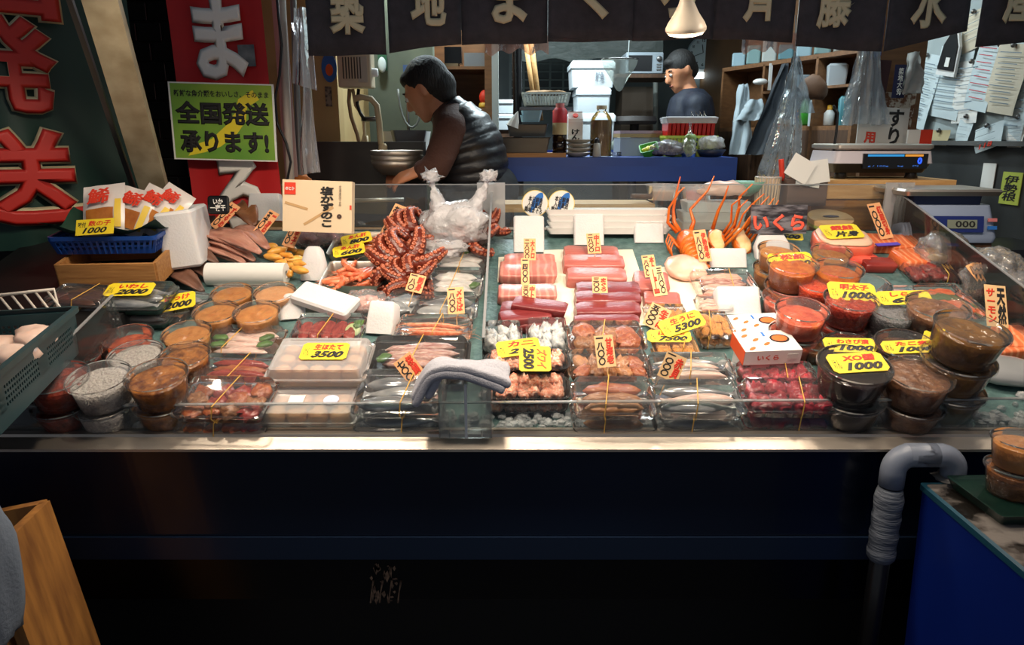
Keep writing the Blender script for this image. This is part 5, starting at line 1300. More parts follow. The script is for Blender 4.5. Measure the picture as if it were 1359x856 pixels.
part('cap', MB().lathe([(W * .24, H * .93), (W * .24, H), (.001, H)], 16), mat('cap_tan', (196, 180, 150), .5), t, 40)
a = at(793, 200, YB + .0); t = thing('pepper_shaker', 'small glass shaker with black top in front of oil', 'shaker', frame((a.x, YB + .03, za + .001)))
part('jar', MB().lathe([(.016, 0), (.02, .003), (.016, .06), (.012, .065)], 14, cap0=True), mat('shaker_grey', (170, 168, 160), .3), t, True); part('top', MB().lathe([(.013, .064), (.013, .08), (.004, .09)], 12, cap1=True), BLACKP, t, True)
for k in range(3): solo('glass_dish', MB().lathe([(.01, 0), (.03, .002), (.036, .008), (.034, .008), (.028, .004), (.01, .003)], 18).xf(frame((at(819, 206, YB).x, YB + .08, za + .002 + .007 * k))), CLEARLID, 'small glass dish in a stack on the blue counter', 'dish', group='small glass dishes', smooth=True)
# green punnet, bag of red, leaf bag, white bundle, yellow basket with red boxes
a = at(864, 196, YB + .06); t = thing('green_punnet', 'green plastic punnet with yellow vegetables tipped on counter', 'punnet', frame((a.x, YB + .1, za + .03), 0, 30, -15))
part('punnet', MB().loft([rrect(.06, .05, .01, -.02), rrect(.09, .075, .012, .02), rrect(.082, .068, .01, .02), rrect(.052, .042, .008, -.016)]), mat('lime_plastic', (70, 160, 60), .4), t, 40)
for k in range(4): put('vegetable', ('veg', k % 2), lambda: lump(.02, .035, .018, k, .4), mat('yellow_veg', (206, 190, 50), .4), t, -.02 + .013 * k, .01 * (k % 2), .0, 40 * k)
a = at(890, 199, YB + .03)
t = thing('film_bag', 'film bag of dark purple vegetables on the blue counter', 'bagged vegetables', frame((a.x, YB + .08, za)))
for k in range(6): put('piece', ('pv', k % 3), lambda: lump(.05, .07, .04, k % 3, .4), mat('purple_veg', (46, 26, 44), .3), t, -.05 + .022 * k, .01 * (k % 2), .004 + .012 * (k % 3), 40 * k)
part('bag', crumple((0, 0, .035), .06, (1.5, .8, .75), 11, .2, 3), BAGP, t, True)
a = at(918, 190, YB); t = thing('tied_bag', 'tied clear bag of green leaves on the blue counter', 'bagged vegetables', frame((a.x, YB + .05, za)))
for k in range(4): put('leaf_bunch', ('lb', k % 2), lambda: lump(.04, .06, .04, k % 2, .5), mat('leaf_green_pale', (120, 146, 84), .5), t, .01 * (k % 2) - .005, 0, .01 + .02 * k, 60 * k)
part('bag', MB().lathe([(.03, 0), (.036, .02), (.03, .07), (.01, .12), (.004, .135), (.009, .16)], 16, cap0=True), BAGP, t, True)
a = at(950, 195, YB); t = thing('white_bundle', 'crumpled white bag on a dark blue bowl', 'bag', frame((a.x, YB + .08, za)))
part('bowl', MB().lathe([(.03, 0), (.05, .004), (.07, .035), (.066, .035), (.048, .008)], 20, cap0=True), mat('bowl_navy', (24, 34, 60), .4), t, True); part('bag', crumple((0, 0, .06), .05, (1.2, 1, .8), 12, .3, 3), BAGW, t, True)
def lattice(W, D, H, m_, t, taper=.88, nx=14, bars=True, name='basket_side'):
    o = MB(); o.loft([rrect(W * taper, D * taper, .012, 0), rrect(W * taper, D * taper, .012, .004)])
    part('basket_floor', o, m_, t)
    rim = MB().loft([rrect(W, D, .014, H - .012), rrect(W * 1.03, D * 1.04, .016, H - .012), rrect(W * 1.03, D * 1.04, .016, H), rrect(W * .98, D * .97, .013, H), rrect(W * .98, D * .97, .013, H - .012)], False, False)
    part('rim', rim, m_, t, 40)
    band = MB().loft([rrect(W * taper, D * taper, .012, 0), rrect(W * (taper + .03), D * (taper + .03), .012, H * .25), rrect(W * (taper + .02), D * (taper + .02), .011, H * .25), rrect(W * (taper - .01), D * (taper - .01), .011, 0)], False, False)
    part('lower_band', band, m_, t, 40)
    for (sx, sy) in ((0, -1), (0, 1), (-1, 0), (1, 0)):
        o = MB(); L_ = W if sy else D; n = max(4, int(nx * L_ / W))
        for k in range(n + 1):
            u = (k / n - .5) * L_ * .93
            q0 = Vector((u * taper, sy * D / 2 * taper, .002)) if sy else Vector((sx * W / 2 * taper, u * taper, .002))
            q1 = Vector((u, sy * D / 2 * .99, H - .008)) if sy else Vector((sx * W / 2 * .99, u, H - .008))
            o.tube([q0, q1], L_ / n * .26, 4)
        for hh in (.45, .7):
            k_ = taper + (1 - taper) * hh
            o.box((0, sy * D / 2 * k_, H * hh) if sy else (sx * W / 2 * k_, 0, H * hh), (L_ * .95 * k_, .004, .005) if sy else (.004, L_ * .95 * k_, .005))
        part(name, o, m_, t)
a = at(919, 180, YB + .12)
t = thing('yellow_basket', 'lime yellow plastic basket on the blue counter', 'basket', frame((a.x, YB + .22, za)))
lattice(.25, .2, .1, mat('lime_yellow_plastic', (176, 190, 70), .45), t)
for k in range(11):
    bx_ = solo('red_punnet', MB().loft([rrect(.017, .13, .003, 0), rrect(.017, .15, .003, .06), rrect(.017, .15, .003, .062)]), mat('red_plastic', (190, 24, 24), .3), 'red punnet standing in a row in the lime basket', 'punnet', frame((a.x - .105 + .021 * k, YB + .22, za + .095)), 'red punnets nested in the lime basket')
t = thing('cover_tray', 'clear ribbed plastic covers lying over the red punnets', 'plastic covers', frame((a.x, YB + .22, za + .16)))
part('covers', MB().loft([rrect(.24, .16, .008, -.002), rrect(.255, .175, .01, .024), rrect(.23, .15, .01, .03)]), clear('ribbed_cover', (226, 206, 190), .4, .2), t, 40)
for k in range(4): part('clip', MB().tube([(-.0 + .02 * k, -.05, .03), (.005 + .02 * k, -.03, .055), (.012 + .02 * k, -.05, .03)], .002, 5), CLEARLID, t)
a = at(846, 180, YB + .2); t = thing('white_crate', 'white shallow crate with tan top edge on blue counter', 'crate', frame((a.x + .03, YB + .35, za), 4))
part('crate', MB().box((0, 0, .045), (.22, .16, .09)), mat('dull_white', (150, 158, 160), .6), t); part('lid_edge', MB().box((0, 0, .1), (.225, .165, .018)), mat('tan_edge', (160, 136, 90), .6), t); part('pink_edge', MB().box((0, 0, .117), (.225, .165, .014)), mat('pinkish_edge', (170, 146, 150), .6), t)
a = at(832, 188, YB + .45); solo('paper_wrap', crumple((0, 0, 0), .06, (1, .6, 1.0), 14, .4, 3), mat('grey_green_paper', (140, 150, 140), .8), 'grey green wrapping paper behind the oil bottle', 'paper', frame((a.x, YB + .6, a.z - .03)), smooth=True)
# ------------------------------------------------------------------ deep back room
t = thing('foam_crate', 'white foam fish crate at the top of back room stack', 'foam crate')
def fcrate(px0, px1, py0, py1, Y, lab, txt=None):
    a, b = at(px0, py1, Y), at(px1, py0, Y); W, H = b.x - a.x, b.z - a.z
    t = thing('foam_crate', lab, 'foam crate', frame(((a.x + b.x) / 2, Y, a.z)), 'white foam crates in the back room')
    part('box', MB().loft([rrect(W * .9, .3, .01, 0, 3, 0, .16), rrect(W * .95, .31, .012, H * .7, 3, 0, .16), rrect(W * .95, .31, .012, H * .72, 3, 0, .16)]), mat('foam_cool', (206, 214, 218), .7), t, 40)
    part('lid', MB().loft([rrect(W, .32, .012, H * .72, 3, 0, .16), rrect(W, .32, .012, H * .9, 3, 0, .16), rrect(W * .9, .3, .012, H, 3, 0, .16)]), mat('foam_cool', (206, 214, 218), .7), t, 40)
    if txt: letter(t, txt, mat('grey_ink', (110, 116, 124), .7), W * .2, H * .35, frame((W * .15, -.0, H * .4)) @ FACE, .02)
bpy.data.objects.remove(t)
fcrate(752, 818, 150, 190, 4.9, 'white foam crate at the bottom of back room stack')
fcrate(764, 812, 116, 150, 4.9, 'white foam crate in the middle of back room stack')
fcrate(757, 818, 80, 116, 4.9, 'white foam crate on top of stack with grey print', '鮮魚')
fcrate(655, 682, 132, 150, 5.0, 'white foam crate on the pile beside cabinet post, upper')
solo('storage_chest', bxp(655, 682, 172, 420, 5.02, 5.3), DWOOD, 'dark wooden chest under the crates beside cabinet post', 'chest')
fcrate(655, 682, 151, 172, 5.0, 'white foam crate under another beside cabinet post')
solo('fan_housing', bxp(826, 880, 70, 98, 5.3, 5.6), mat('microwave_silver', (150, 158, 166), .4), 'x y z w', 'x') if False else None
t = thing('microwave_oven', 'silver microwave oven on the back room shelf', 'microwave', frame(at(855, 98, 5.3)))
W, H = 50 / ppm(at(855, 98, 5.3)), 27 / ppm(at(855, 98, 5.3))
part('casing', rbox(W, .3, H, .01, 0).xf(Matrix.Translation((0, .15, 0))), mat('microwave_silver', (140, 150, 158), .4), t, 40)
part('window', MB().box((-W * .12, -.002, H * .5), (W * .62, .004, H * .72)), BLACKP, t)
part('dial', MB().lathe([(.02, 0), (.018, .012), (.001, .012)], 16).xf(frame((W * .38, 0, H * .7), 0, 90)), DSTEEL, t, True)
for k in range(3): part('button', MB().box((W * .38, -.002, H * (.2 + .12 * k)), (W * .12, .004, H * .06)), DSTEEL, t)
solo('wall_shelf', bxp(815, 895, 98, 103, 5.25, 5.7), DWOOD, 'dark wooden shelf under the microwave oven', 'shelf')
a = at(933, 70, 6.8); s = ppm(a); r_ = 20.5 / s
t = thing('wall_clock', 'round white wall clock with dark numerals', 'clock', frame(a, 0, 90))
part('rim', MB().lathe([(.001, -.03), (r_, -.03), (r_, .01), (r_ * .93, .012), (r_ * .92, .0)], 40), mat('clock_rim', (150, 170, 178), .4), t, 40)
part('dial', MB().lathe([(.001, .002), (r_ * .93, .002)], 40), mat('clock_face', (200, 214, 218), .5), t)
for k in range(12):
    an = PI / 2 - k * PI / 6
    letter(t, str(k or 12), BLACK_INK, r_ * .14 if k else r_ * .2, r_ * .17, frame((r_ * .74 * math.cos(an), r_ * .74 * math.sin(an), .004)), .03)
for an, l, w_ in ((100, .5, .05), (200, .75, .035)):
    part('hand', MB().box((l * r_ / 2, 0, .006), (l * r_, w_ * r_, .002)).xf(Matrix.Rotation(math.radians(an), 4, 'Z')), BLACKP, t)
tube_fr = frame(at(940, 100, 6.8))
t = thing('tube_lamp', 'short lit fluorescent tube below the wall clock', 'lamp', tube_fr, 'fluorescent tubes of the back room')
part('housing', MB().box((0, .06, .05), (.25, .1, .05)), WHITEP, t); part('tube', MB().box((0, .03, 0), (.22, .06, .05)), glow('tube_glow_bright', (226, 244, 248), 3.0), t)
a = at(822, 92, 4.6)
t = thing('fish_net', 'white hand net hanging in front of foam crates', 'net', frame(a))
netm = clear('net_mesh', (200, 206, 200), .45, .5, 1.1, .3, 40, (196, 204, 196))
part('net_bag', MB().grid(lambda u, v: Vector(((u - .5) * .22 * (1 - .55 * v ** 2), -.05 * math.sin(PI * u) * (1 - v * .5), .06 - .19 * v * (1 - .45 * abs(2 * u - 1) ** 2))), 14, 12), netm, t, True)
part('hoop', MB().tube([(-.11, 0, .06), (-.05, -.05, .06), (.05, -.05, .06), (.11, 0, .06), (.0, .04, .06)], .004, 6, closed=True), DSTEEL, t, True)
part('cord', MB().tube([(.05, 0, .06), (.055, 0, .2), (.06, .02, .4)], .003, 5), mat('net_cord', (180, 190, 190), .6), t)
for k, (px0, py0, px1, py1) in enumerate(((706, 130, 696, 80), (712, 130, 702, 70))):
    solo('bamboo_pole', MB().tube([at(px0 + 6, py0 + 30, 4.75), at(px1, py1 - 40, 4.75)], .016, 8), WOOD2, 'bamboo pole leaning behind the white basket', 'pole', group='bamboo poles', smooth=True)
pole(689, 260, 685, -10, 4.6, .03, BLACKP, 'black_post', 'black post standing beside the bamboo poles', 'post')
a = at(725, 140, 4.4); t = thing('white_basket', 'white perforated plastic basket on the rack', 'basket', frame((a.x, 4.5, a.z)))
lattice(.28, .2, .075, mat('dull_white_plastic', (160, 164, 156), .5), t); part('brown_content', lump(.18, .27, .03, 4, .4).xf(Matrix.Translation((0, 0, .06))), mat('brown_straw', (110, 82, 50), .8), t, True)
solo('basket_rack', bxp(690, 760, 142, 146, 4.36, 4.7), DSTEEL, 'dark metal rack shelf under the white basket', 'rack')
for k in range(3):
    for j in range(4):
        pass
t = thing('louvre_window', 'dim window with dark panes in the back room', 'window frame', frame(at(730, 105, 6.88)))
wx, wz = .05, .035
part('frame', MB().box((0, .02, 0), (.75, .02, .45)), mat('window_grey', (96, 104, 104), .6), t)
for i in range(6):
    for j in range(6):
        part('pane', MB().box((-.3 + .12 * i, .005, -.18 + .07 * j), (.1, .012, .055)), mat('dark_pane', (26, 32, 36), .2), t)
solo('back_cupboard', bxp(815, 872, 115, 420, 6.2, 6.6), mat('brown_cupboard', (70, 56, 42), .6), 'brown cupboard beneath the microwave shelf', 'cupboard')
pole(870, 420, 870, 100, 6.0, .02, mat('pale_upright', (120, 124, 118), .6), 'pale_upright', 'pale upright beside the brown cupboard', 'post')
a = at(842, 165, 5.0); solo('dark_stool', MB().lathe([(.14, 0), (.15, .02), (.14, .05), (.02, .055)], 24, cap0=True).lathe([(.03, -.6), (.03, 0)], 12).xf(frame(a)), mat('stool_brown', (40, 34, 32), .6), 'dark round stool behind the white crate', 'stool', smooth=40)
a = at(815, 66, 5.0); solo('film_curtain', MB().grid(lambda u, v: at(690 + 190 * u, -120 + 200 * v + 3 * math.sin(u * 20), 5.8), 20, 8), clear('dim_film', (150, 160, 156), .3, .3, 1.4, .3, 10, (120, 130, 124)), 'dim plastic film hanging across the back room top', 'plastic film', smooth=True)
# ------------------------------------------------------------------ left end: wood box, blue basket, bags, teal crate
LH = .06
def ledge(px, py, h=0.0): return bed(px, py, LH + h) + BN * LH
p = ledge(152, 342, .06)
t = thing('wooden_box', 'open wooden box under the blue basket', 'box', frame(p + Vector((.0, .02, -.0)), 6, 10))
W, D, H, th = .27, .2, .07, .012
for nm, c_, d_ in (('side_board', (0, -D / 2, H / 2), (W, th, H)), ('side_board', (0, D / 2, H / 2), (W, th, H)), ('end_board', (-W / 2, 0, H / 2), (th, D, H)), ('end_board', (W / 2, 0, H / 2), (th, D, H)), ('bottom_board', (0, 0, .006), (W, D, .01))):
    part(nm, MB().box(c_, d_), WOOD, t)
part('end_riser', MB().hexa([Vector((W / 2 - .07, D / 2 - .05, H)), Vector((W / 2 + .006, D / 2 - .05, H)), Vector((W / 2 + .006, D / 2 + .006, H)), Vector((W / 2 - .07, D / 2 + .006, H))], [Vector((W / 2 - .05, D / 2 - .03, H + .05)), Vector((W / 2 + .006, D / 2 - .03, H + .05)), Vector((W / 2 + .006, D / 2 + .006, H + .05)), Vector((W / 2 - .05, D / 2 + .006, H + .05))]), WOOD, t)
pb_ = at(158, 327, 2.2)
BF = frame(pb_, 5, 6)
t = thing('blue_basket', 'blue plastic basket holding bagged herring roe', 'basket', BF)
lattice(.3, .2, .055, mat('blue_plastic', (24, 66, 140), .35), t, .9, 16)
solo('green_paper', MB().grid(lambda u, v: Vector(((u - .5) * .33, (v - .5) * .22, .05 + .03 * abs(2 * v - 1) ** 2 + .02 * abs(2 * u - 1) ** 3 + .008 * math.sin(u * 14 + v * 9))), 16, 10), mat('dark_green_paper', (34, 70, 52), .6), 'dark green paper lining the blue basket', 'paper', BF, smooth=True)
pouch = mat('white_pouch', (212, 204, 198), .3, bump=.2, bscale=20)
rw = mat('amber_roe_window', (150, 84, 34), .2, col2=(196, 124, 56), scale=18, bump=.3)
for k, (px, py, wpx, hpx, ry, dy) in enumerate(((138, 279, 64, 74, -8, 0), (176, 281, 60, 66, 16, .02), (202, 279, 60, 64, 26, .04), (224, 275, 54, 58, 32, .06))):
    p = at(px, py, 2.2 + dy); s = ppm(p); W, H = wpx / s * .86, hpx / s
    lab = ['white pouch of herring roe behind the yellow card', 'white pouch of herring roe second in the basket', 'white pouch of herring roe third in the basket', 'white pouch of herring roe leaning on the foam box'][k]
    t = thing('roe_pouch', lab, 'pouch', frame(p, 0, -30, ry), 'white pouches in the blue basket')
    def pf(sg):
        return lambda u, v: Vector(((u - .5) * W, -sg * .016 * (math.sin(PI * u) * math.sin(PI * min(v * 1.15, 1))) ** .6 + .004 * noise.noise(Vector((u * 4, v * 4, k))), (v - .5) * H))
    part('pouch_front', MB().grid(pf(1), 12, 12), pouch, t, True); part('pouch_back', MB().grid(pf(-1), 6, 6), pouch, t, True)
    part('window', MB().grid(lambda u, v: pf(1)(.12 + .66 * u, .12 + .38 * v) + Vector((0, -.0035, 0)), 6, 6), rw, t, True)
    part('yellow_strip', MB().grid(lambda u, v: pf(1)(.8 + .14 * u, .12 + .55 * v) + Vector((0, -.0035, 0)), 3, 6), mat('strip_yellow', (226, 190, 60), .5), t, True)
    letter(t, '鯑', RED_INK, W * .55, H * .3, frame((-.04 * W, -.024, H * .22)) @ FACE, .03, .1)
p = at(126, 301, 2.08); s = ppm(p)
t = thing('yellow_price_card', 'yellow 1000 card on the blue basket of herring roe', 'price card', frame(p, 0, 62) @ Matrix.Rotation(math.radians(4), 4, 'Z'), 'yellow handwritten price cards')
W, H = 50 / s, 22 / s
part('card', MB().box((0, 0, 0), (W, H, .0012)), TAGY, t); letter(t, '数の子', RED_INK, W * .6, H * .36, frame((W * .12, H * .22, .0011)), .03, .15); letter(t, '1000', BLACK_INK, W * .65, H * .38, frame((0, -H * .22, .0011)), .035, .35); letter(t, '味付', BLACK_INK, W * .2, H * .34, frame((-W * .34, H * .16, .0011)), .02)
# teal crate of chicken-like fish pieces, with wire rack behind
tealp = mat('dark_teal_plastic', (30, 58, 62), .45)
ca = Vector((-1.065, 1.69, .91))
TF = Matrix.Translation(ca) @ Matrix.Rotation(math.radians(17), 4, 'Z') @ Matrix.Translation((-.2, -.27, 0))
t = thing('teal_crate', 'dark teal perforated crate of pale fish at counter end', 'crate', TF)
W, D, H = .4, .54, .1
part('crate_floor', MB().box((0, 0, .004), (W, D, .008)), tealp, t)
for sx, sy in ((0, -1), (0, 1), (-1, 0), (1, 0)):
    L_ = W if sy else D; o = MB()
    def wb(u0, u1, z0, z1):
        c_ = (u0 + u1) / 2
        o.box((c_, sy * D / 2, (z0 + z1) / 2) if sy else (sx * W / 2, c_, (z0 + z1) / 2), ((u1 - u0), .006, z1 - z0) if sy else (.006, u1 - u0, z1 - z0))
    wb(-L_ / 2, L_ / 2, 0, .03); wb(-L_ / 2, L_ / 2, .075, H)
    for pz in range(4):
        z0 = .03 + .045 * pz / 4
        wb(-L_ / 2, L_ / 2, z0, z0 + .005)
    n = 2
    for g in range(n + 1): wb(-L_ / 2 + g * L_ / n - (.03 if 0 < g < n else 0) - (0 if g < n else .05), -L_ / 2 + g * L_ / n + (.03 if 0 < g < n else 0) + (.05 if g == 0 else 0), .03, .075)
    for g in range(int(L_ / .012)): wb(-L_ / 2 + g * .012, -L_ / 2 + g * .012 + .005, .03, .075)
    part('crate_side', o, tealp, t)
part('crate_rim', MB().loft([rrect(W + .006, D + .006, .012, H), rrect(W + .024, D + .024, .014, H), rrect(W + .024, D + .024, .014, H + .012), rrect(W, D, .01, H + .012)], False, False), tealp, t, 40)
PALEF = mat('pale_fish_piece', (226, 200, 186), .35, col2=(206, 170, 152), scale=14, bump=.25, sss=.2)
for k in range(8):
    o = solo('pale_fish_piece', shared(('pf', k % 3), lambda: lump(.075, .13, .05, k % 3, .5), PALEF, True, 'pale_fish_piece'), None, 'pale fish piece lying in the teal crate', 'fish', TF @ frame((-.1 + .085 * (k % 4), -.02 + .15 * (k // 4), .03 + .02 * (k % 2)), 40 * k), 'pale fish pieces in the teal crate')
solo('crate_stand', MB().box((-1.3, 1.6, .885), (.25, .1, .05)), BLACKP, 'dark block under the teal crate at counter end', 'stand')
a, b = at(-60, 412, 1.78), at(76, 386, 1.78)
t = thing('wire_rack', 'white wire rack behind the teal crate', 'rack', frame((0, 0, 0)))
wm = mat('white_wire', (206, 196, 184), .4)
part('top_wire', MB().tube([at(-60, 398, 1.75), at(72, 384, 1.82), at(78, 412, 1.82), at(79, 430, 1.82)], .0045, 6), wm, t, True)
part('bottom_wire', MB().tube([at(-60, 430, 1.7), at(80, 420, 1.78)], .004, 6), wm, t, True)
for k in range(8):
    part('slant_wire', MB().tube([at(-50 + 16 * k, 397 - 1.7 * k, 1.76 + .008 * k), at(-30 + 16 * k + 6, 427 - 1.2 * k, 1.72 + .008 * k)], .0032, 5), wm, t, True)
# ------------------------------------------------------------------ front left: wooden crate and grey cloth
a = at(66, 664, 1.32)
t = thing('plank_crate', 'open wooden plank crate standing before the counter', 'crate', Matrix.Translation((a.x, 1.32, a.z)) @ Matrix.Rotation(math.radians(-9), 4, 'Y') @ Matrix.Rotation(math.radians(8), 4, 'Z'))
CRW = mat('worn_crate_wood', (168, 114, 52), .65, col2=(120, 76, 34), scale=7, stretch=(5, 5, 1), bump=.2)
for k in range(1): pass
part('side_plank', MB().box((-.01, -.1, -.4), (.02, .2, .8)), CRW, t); part('back_plank', MB().box((-.22, .0, -.4), (.42, .02, .8)), CRW, t)
part('front_plank', MB().box((-.23, -.2, -.45), (.4, .02, .7)), CRW, t); part('side_plank', MB().box((-.42, -.1, -.4), (.02, .2, .8)), CRW, t)
a = at(8, 770, 1.02)
solo('grey_cloth', crumple((0, 0, 0), .13, (.5, .6, 1.5), 21, .12, 4, 1.6), mat('grey_blue_cloth', (104, 112, 124), .9, bump=.2, bscale=150), 'grey blue cloth hanging over the plank crate', 'cloth', frame(a + Vector((-.075, .02, -.02))), smooth=True)
# ------------------------------------------------------------------ front right: blue tub, lid, pipe, cups
t = thing('blue_tub', 'big blue plastic tub beside the counter front', 'tub', frame((1.24, 1.08, 0)))
bt = mat('deep_blue_plastic', (8, 36, 120), .35, col2=(7, 30, 104), scale=2)
part('tub_wall', MB().loft([rrect(.72, .56, .01, 0), rrect(.75, .6, .01, .7), rrect(.755, .605, .01, .702)]), bt, t, 40)
part('tub_rim', MB().loft([rrect(.757, .607, .01, .7), rrect(.757, .607, .01, .712), rrect(.74, .59, .01, .713)], False, False), mat('aqua_edge', (22, 66, 84), .4), t, 40)
part('cover', MB().loft([rrect(.742, .592, .01, .69), rrect(.742, .592, .01, .712)]), mat('wet_stained_cover', (20, 17, 15), .25, col2=(112, 106, 102), scale=9, sharp=.13, bump=.25, bscale=30), t)
t = thing('drain_pipe', 'grey plastic pipe bending from counter into the blue tub', 'pipe', frame((0, 1.4, 0)))
pvc = mat('grey_pvc', (128, 136, 152), .4)
def PP(px, py): 
    q = at(px, py, 1.4); return Vector((q.x, 0, q.z))
def arc(c, r, a0, a1, n=8): return [c + Vector((r * math.cos(math.radians(a0 + (a1 - a0) * k / n)), 0, r * math.sin(math.radians(a0 + (a1 - a0) * k / n)))) for k in range(n + 1)]
v0, v1 = PP(1180, 660), PP(1180, 608); e = PP(1268, 608)
r_ = .022; zc = PP(1180, 604).z
cl = Vector((v0.x + .035, 0, zc - .035)); cr = Vector((e.x - .035, 0, zc - .035))
part('elbow', MB().tube([Vector((v0.x, 0, zc - .07))] + arc(cl, .035, 180, 90) + [Vector((cl.x + .05, 0, zc))], .0255, 16), pvc, t, True)
part('elbow', MB().tube([Vector((cr.x - .07, 0, zc))] + arc(cr, .035, 90, 0) + [Vector((e.x, 0, .713))], .0255, 16), pvc, t, True)
part('joint', MB().tube([Vector((cl.x + .03, 0, zc)), Vector((cr.x - .04, 0, zc))], .022, 16), pvc, t, True)
part('riser', MB().tube([Vector((v0.x, 0, .0)), Vector((v0.x, 0, zc - .06))], .021, 14), BLACKP, t, True)
wrap = mat('taped_wrap', (120, 126, 136), .6, col2=(80, 86, 98), scale=14, bump=.6, bscale=20, stretch=(1, 1, 6))
prof = [(.024, PP(1178, 742).z)] + [(.029 + .0015 * math.sin(k * 2.1), PP(1178, 738 - 7.6 * k).z) for k in range(12)] + [(.024, PP(1178, 646).z)]
part('tape_wrap', MB().lathe(prof, 18, (v0.x, 0, 0)), wrap, t, True)
part('collar', MB().lathe([(.024, .0), (.024, .03)], 16, (v0.x, 0, PP(1178, 646).z), True, True), BLACKP, t, True)
part('sealant', crumple((e.x, 0, .715), .03, (1.3, 1.1, .25), 4, .3, 3), mat('sealant', (110, 108, 106), .6), t, True)
p = Vector((1.0, 1.3, .713))
t = thing('green_tray', 'dark green tray with gold line on the tub cover', 'tray', frame((1.04, 1.29, .713), 2))
part('tray', MB().loft([rrect(.24, .15, .006, 0), rrect(.26, .17, .008, .022), rrect(.25, .16, .006, .022), rrect(.24, .15, .005, .018)]), mat('marbled_green_tray', (14, 34, 30), .25, col2=(24, 50, 42), scale=14), t, 40)
part('gold_line', MB().box((-.02, -.0, .0195), (.003, .15, .002)), mat('gold_line', (170, 140, 70), .4), t)
fr_ = frame((1.0, 1.3, .732))
for k, mk in enumerate(('miso_brown', 'golden_paste')):
    tt = thing('lidded_cup', ['clear cup of miso brown paste on the dark green tray', 'clear cup of golden brown paste stacked on another by the pipe'][k], 'cup', fr_ @ Matrix.Translation((.003 * k, 0, .058 * k)) @ Matrix.Scale(.058, 4), 'cups on the dark green tray')
    a_, b_, c_ = cup_meshes(mk, .8, k); part('cup_body', a_, None, tt); part('filling', c_, None, tt); part('lid', b_, None, tt)
# ------------------------------------------------------------------ right: scales, ledge things
YS = 2.8
zs = at(1170, 238, YS).z
a, b = at(1060, 262, YS - .04), at(1250, 240, YS - .04)
t = thing('wooden_block', 'wooden block carrying the black scale', 'block', frame(((a.x + b.x) / 2 + .05, YS + .08, zs)))
Wb = b.x - a.x
part('top_beam', MB().box((0, 0, -.035), (Wb, .26, .07)), WOOD2, t); part('lower_beam', MB().box((-.02, 0, -.16), (Wb * .92, .24, .18)), WOOD, t)
a, b = at(1104, 237, YS), at(1243, 190, YS); W, H = b.x - a.x, b.z - a.z
t = thing('price_scale', 'white and black shop scale with steel platter and display', 'scale', frame(((a.x + b.x) / 2, YS, zs), 0))
part('lower_body', MB().loft([rrect(W * .9, .2, .02, H * .18, 3, 0, .12), rrect(W * .98, .24, .02, H * .45, 3, 0, .12)]), BLACKP, t, 40)
part('upper_body', MB().loft([rrect(W, .25, .02, H * .45, 3, 0, .12), rrect(W * .96, .24, .02, H * .8, 3, 0, .12)]), mat('scale_white', (206, 198, 204), .35), t, 40)
part('platter', MB().loft([rrect(W * .92, .24, .015, H * .84, 3, 0, .12), rrect(W * .97, .26, .018, H * .88, 3, 0, .12), rrect(W * .97, .26, .018, H * .97, 3, 0, .12), rrect(W * .93, .24, .015, H, 3, 0, .12)]), STEEL, t, 40)
part('display', MB().box((W * .1, -.006, H * .52), (W * .64, .012, H * .42)), BLACKP, t)
part('blue_strip', MB().box((0, -.0125, H * .68), (W * .36, .001, H * .06)), glow('strip_blue', (60, 150, 210), .7), t); part('orange_strip', MB().box((W * .28, -.0125, H * .68), (W * .18, .001, H * .06)), glow('strip_orange', (226, 150, 60), .7), t)
letter(t, '0', glow('digit_blue', (40, 80, 255), 1.6), .018, .026, frame((W * .34, -.0128, H * .53)) @ FACE, .05)
letter(t, 'g / 100g     kg     円', glow('print_blue', (90, 150, 255), .5), W * .5, H * .05, frame((W * .08, -.0128, H * .38)) @ FACE, .0)
for sx in (-.36, .36): part('foot', MB().lathe([(.02, 0), (.024, .004), (.02, H * .2)], 14, (sx * W, .05, 0), True), BLACKP, t, True)
tubeY([(1106, 140), (1112, 150), (1110, 175), (1107, 195), (1103, 215)], YS + .05, .005, BLACKP, 'scale_cable', 'black cable hanging down to the black scale', 'cable')
a, b = at(1196, 322, 2.5), at(1336, 250, 2.5); W, H = b.x - a.x, b.z - a.z
t = thing('counter_scale', 'pale blue counter scale with steel platter and number display', 'scale', frame(((a.x + b.x) / 2, 2.5, a.z), -2))
part('body', MB().loft([rrect(W * .94, .24, .02, 0, 3, 0, .12), rrect(W * .96, .25, .02, H * .1, 3, 0, .12), rrect(W * .86, .2, .02, H * .68, 3, 0, .13)]), mat('scale_pale_blue', (150, 164, 190), .35), t, 40)
part('neck', MB().loft([rrect(W * .7, .16, .01, H * .66, 3, 0, .13), rrect(W * .72, .16, .01, H * .86, 3, 0, .13)]), mat('scale_dark_blue', (44, 56, 96), .4), t, 40)
part('platter', MB().loft([rrect(W * .95, .24, .014, H * .86, 3, -.01, .12), rrect(W * .99, .26, .016, H * .94, 3, -.01, .12), rrect(W * .96, .25, .014, H * .98, 3, -.01, .12)]), STEEL, t, 40)
pm = frame((W * .06, .001, H * .34), 0, -12)
part('display', MB().box((0, -.004, 0), (W * .5, .006, H * .3)).xf(pm), mat('display_blue', (30, 44, 110), .3), t)
part('lcd', MB().box((.01, -.008, .0), (W * .3, .003, H * .16)).xf(pm), mat('lcd_grey', (130, 136, 120), .3), t)
letter(t, '000', BLACK_INK, W * .2, H * .12, pm @ frame((.02, -.0105, 0)) @ FACE, .02)
part('red_key', MB().box((W * .34, -.004, .015), (.03, .005, .012)).xf(pm), mat('key_pink', (206, 120, 120), .5), t); part('blue_key', MB().box((W * .34, -.004, -.012), (.03, .005, .012)).xf(pm), BLUE_INK, t)
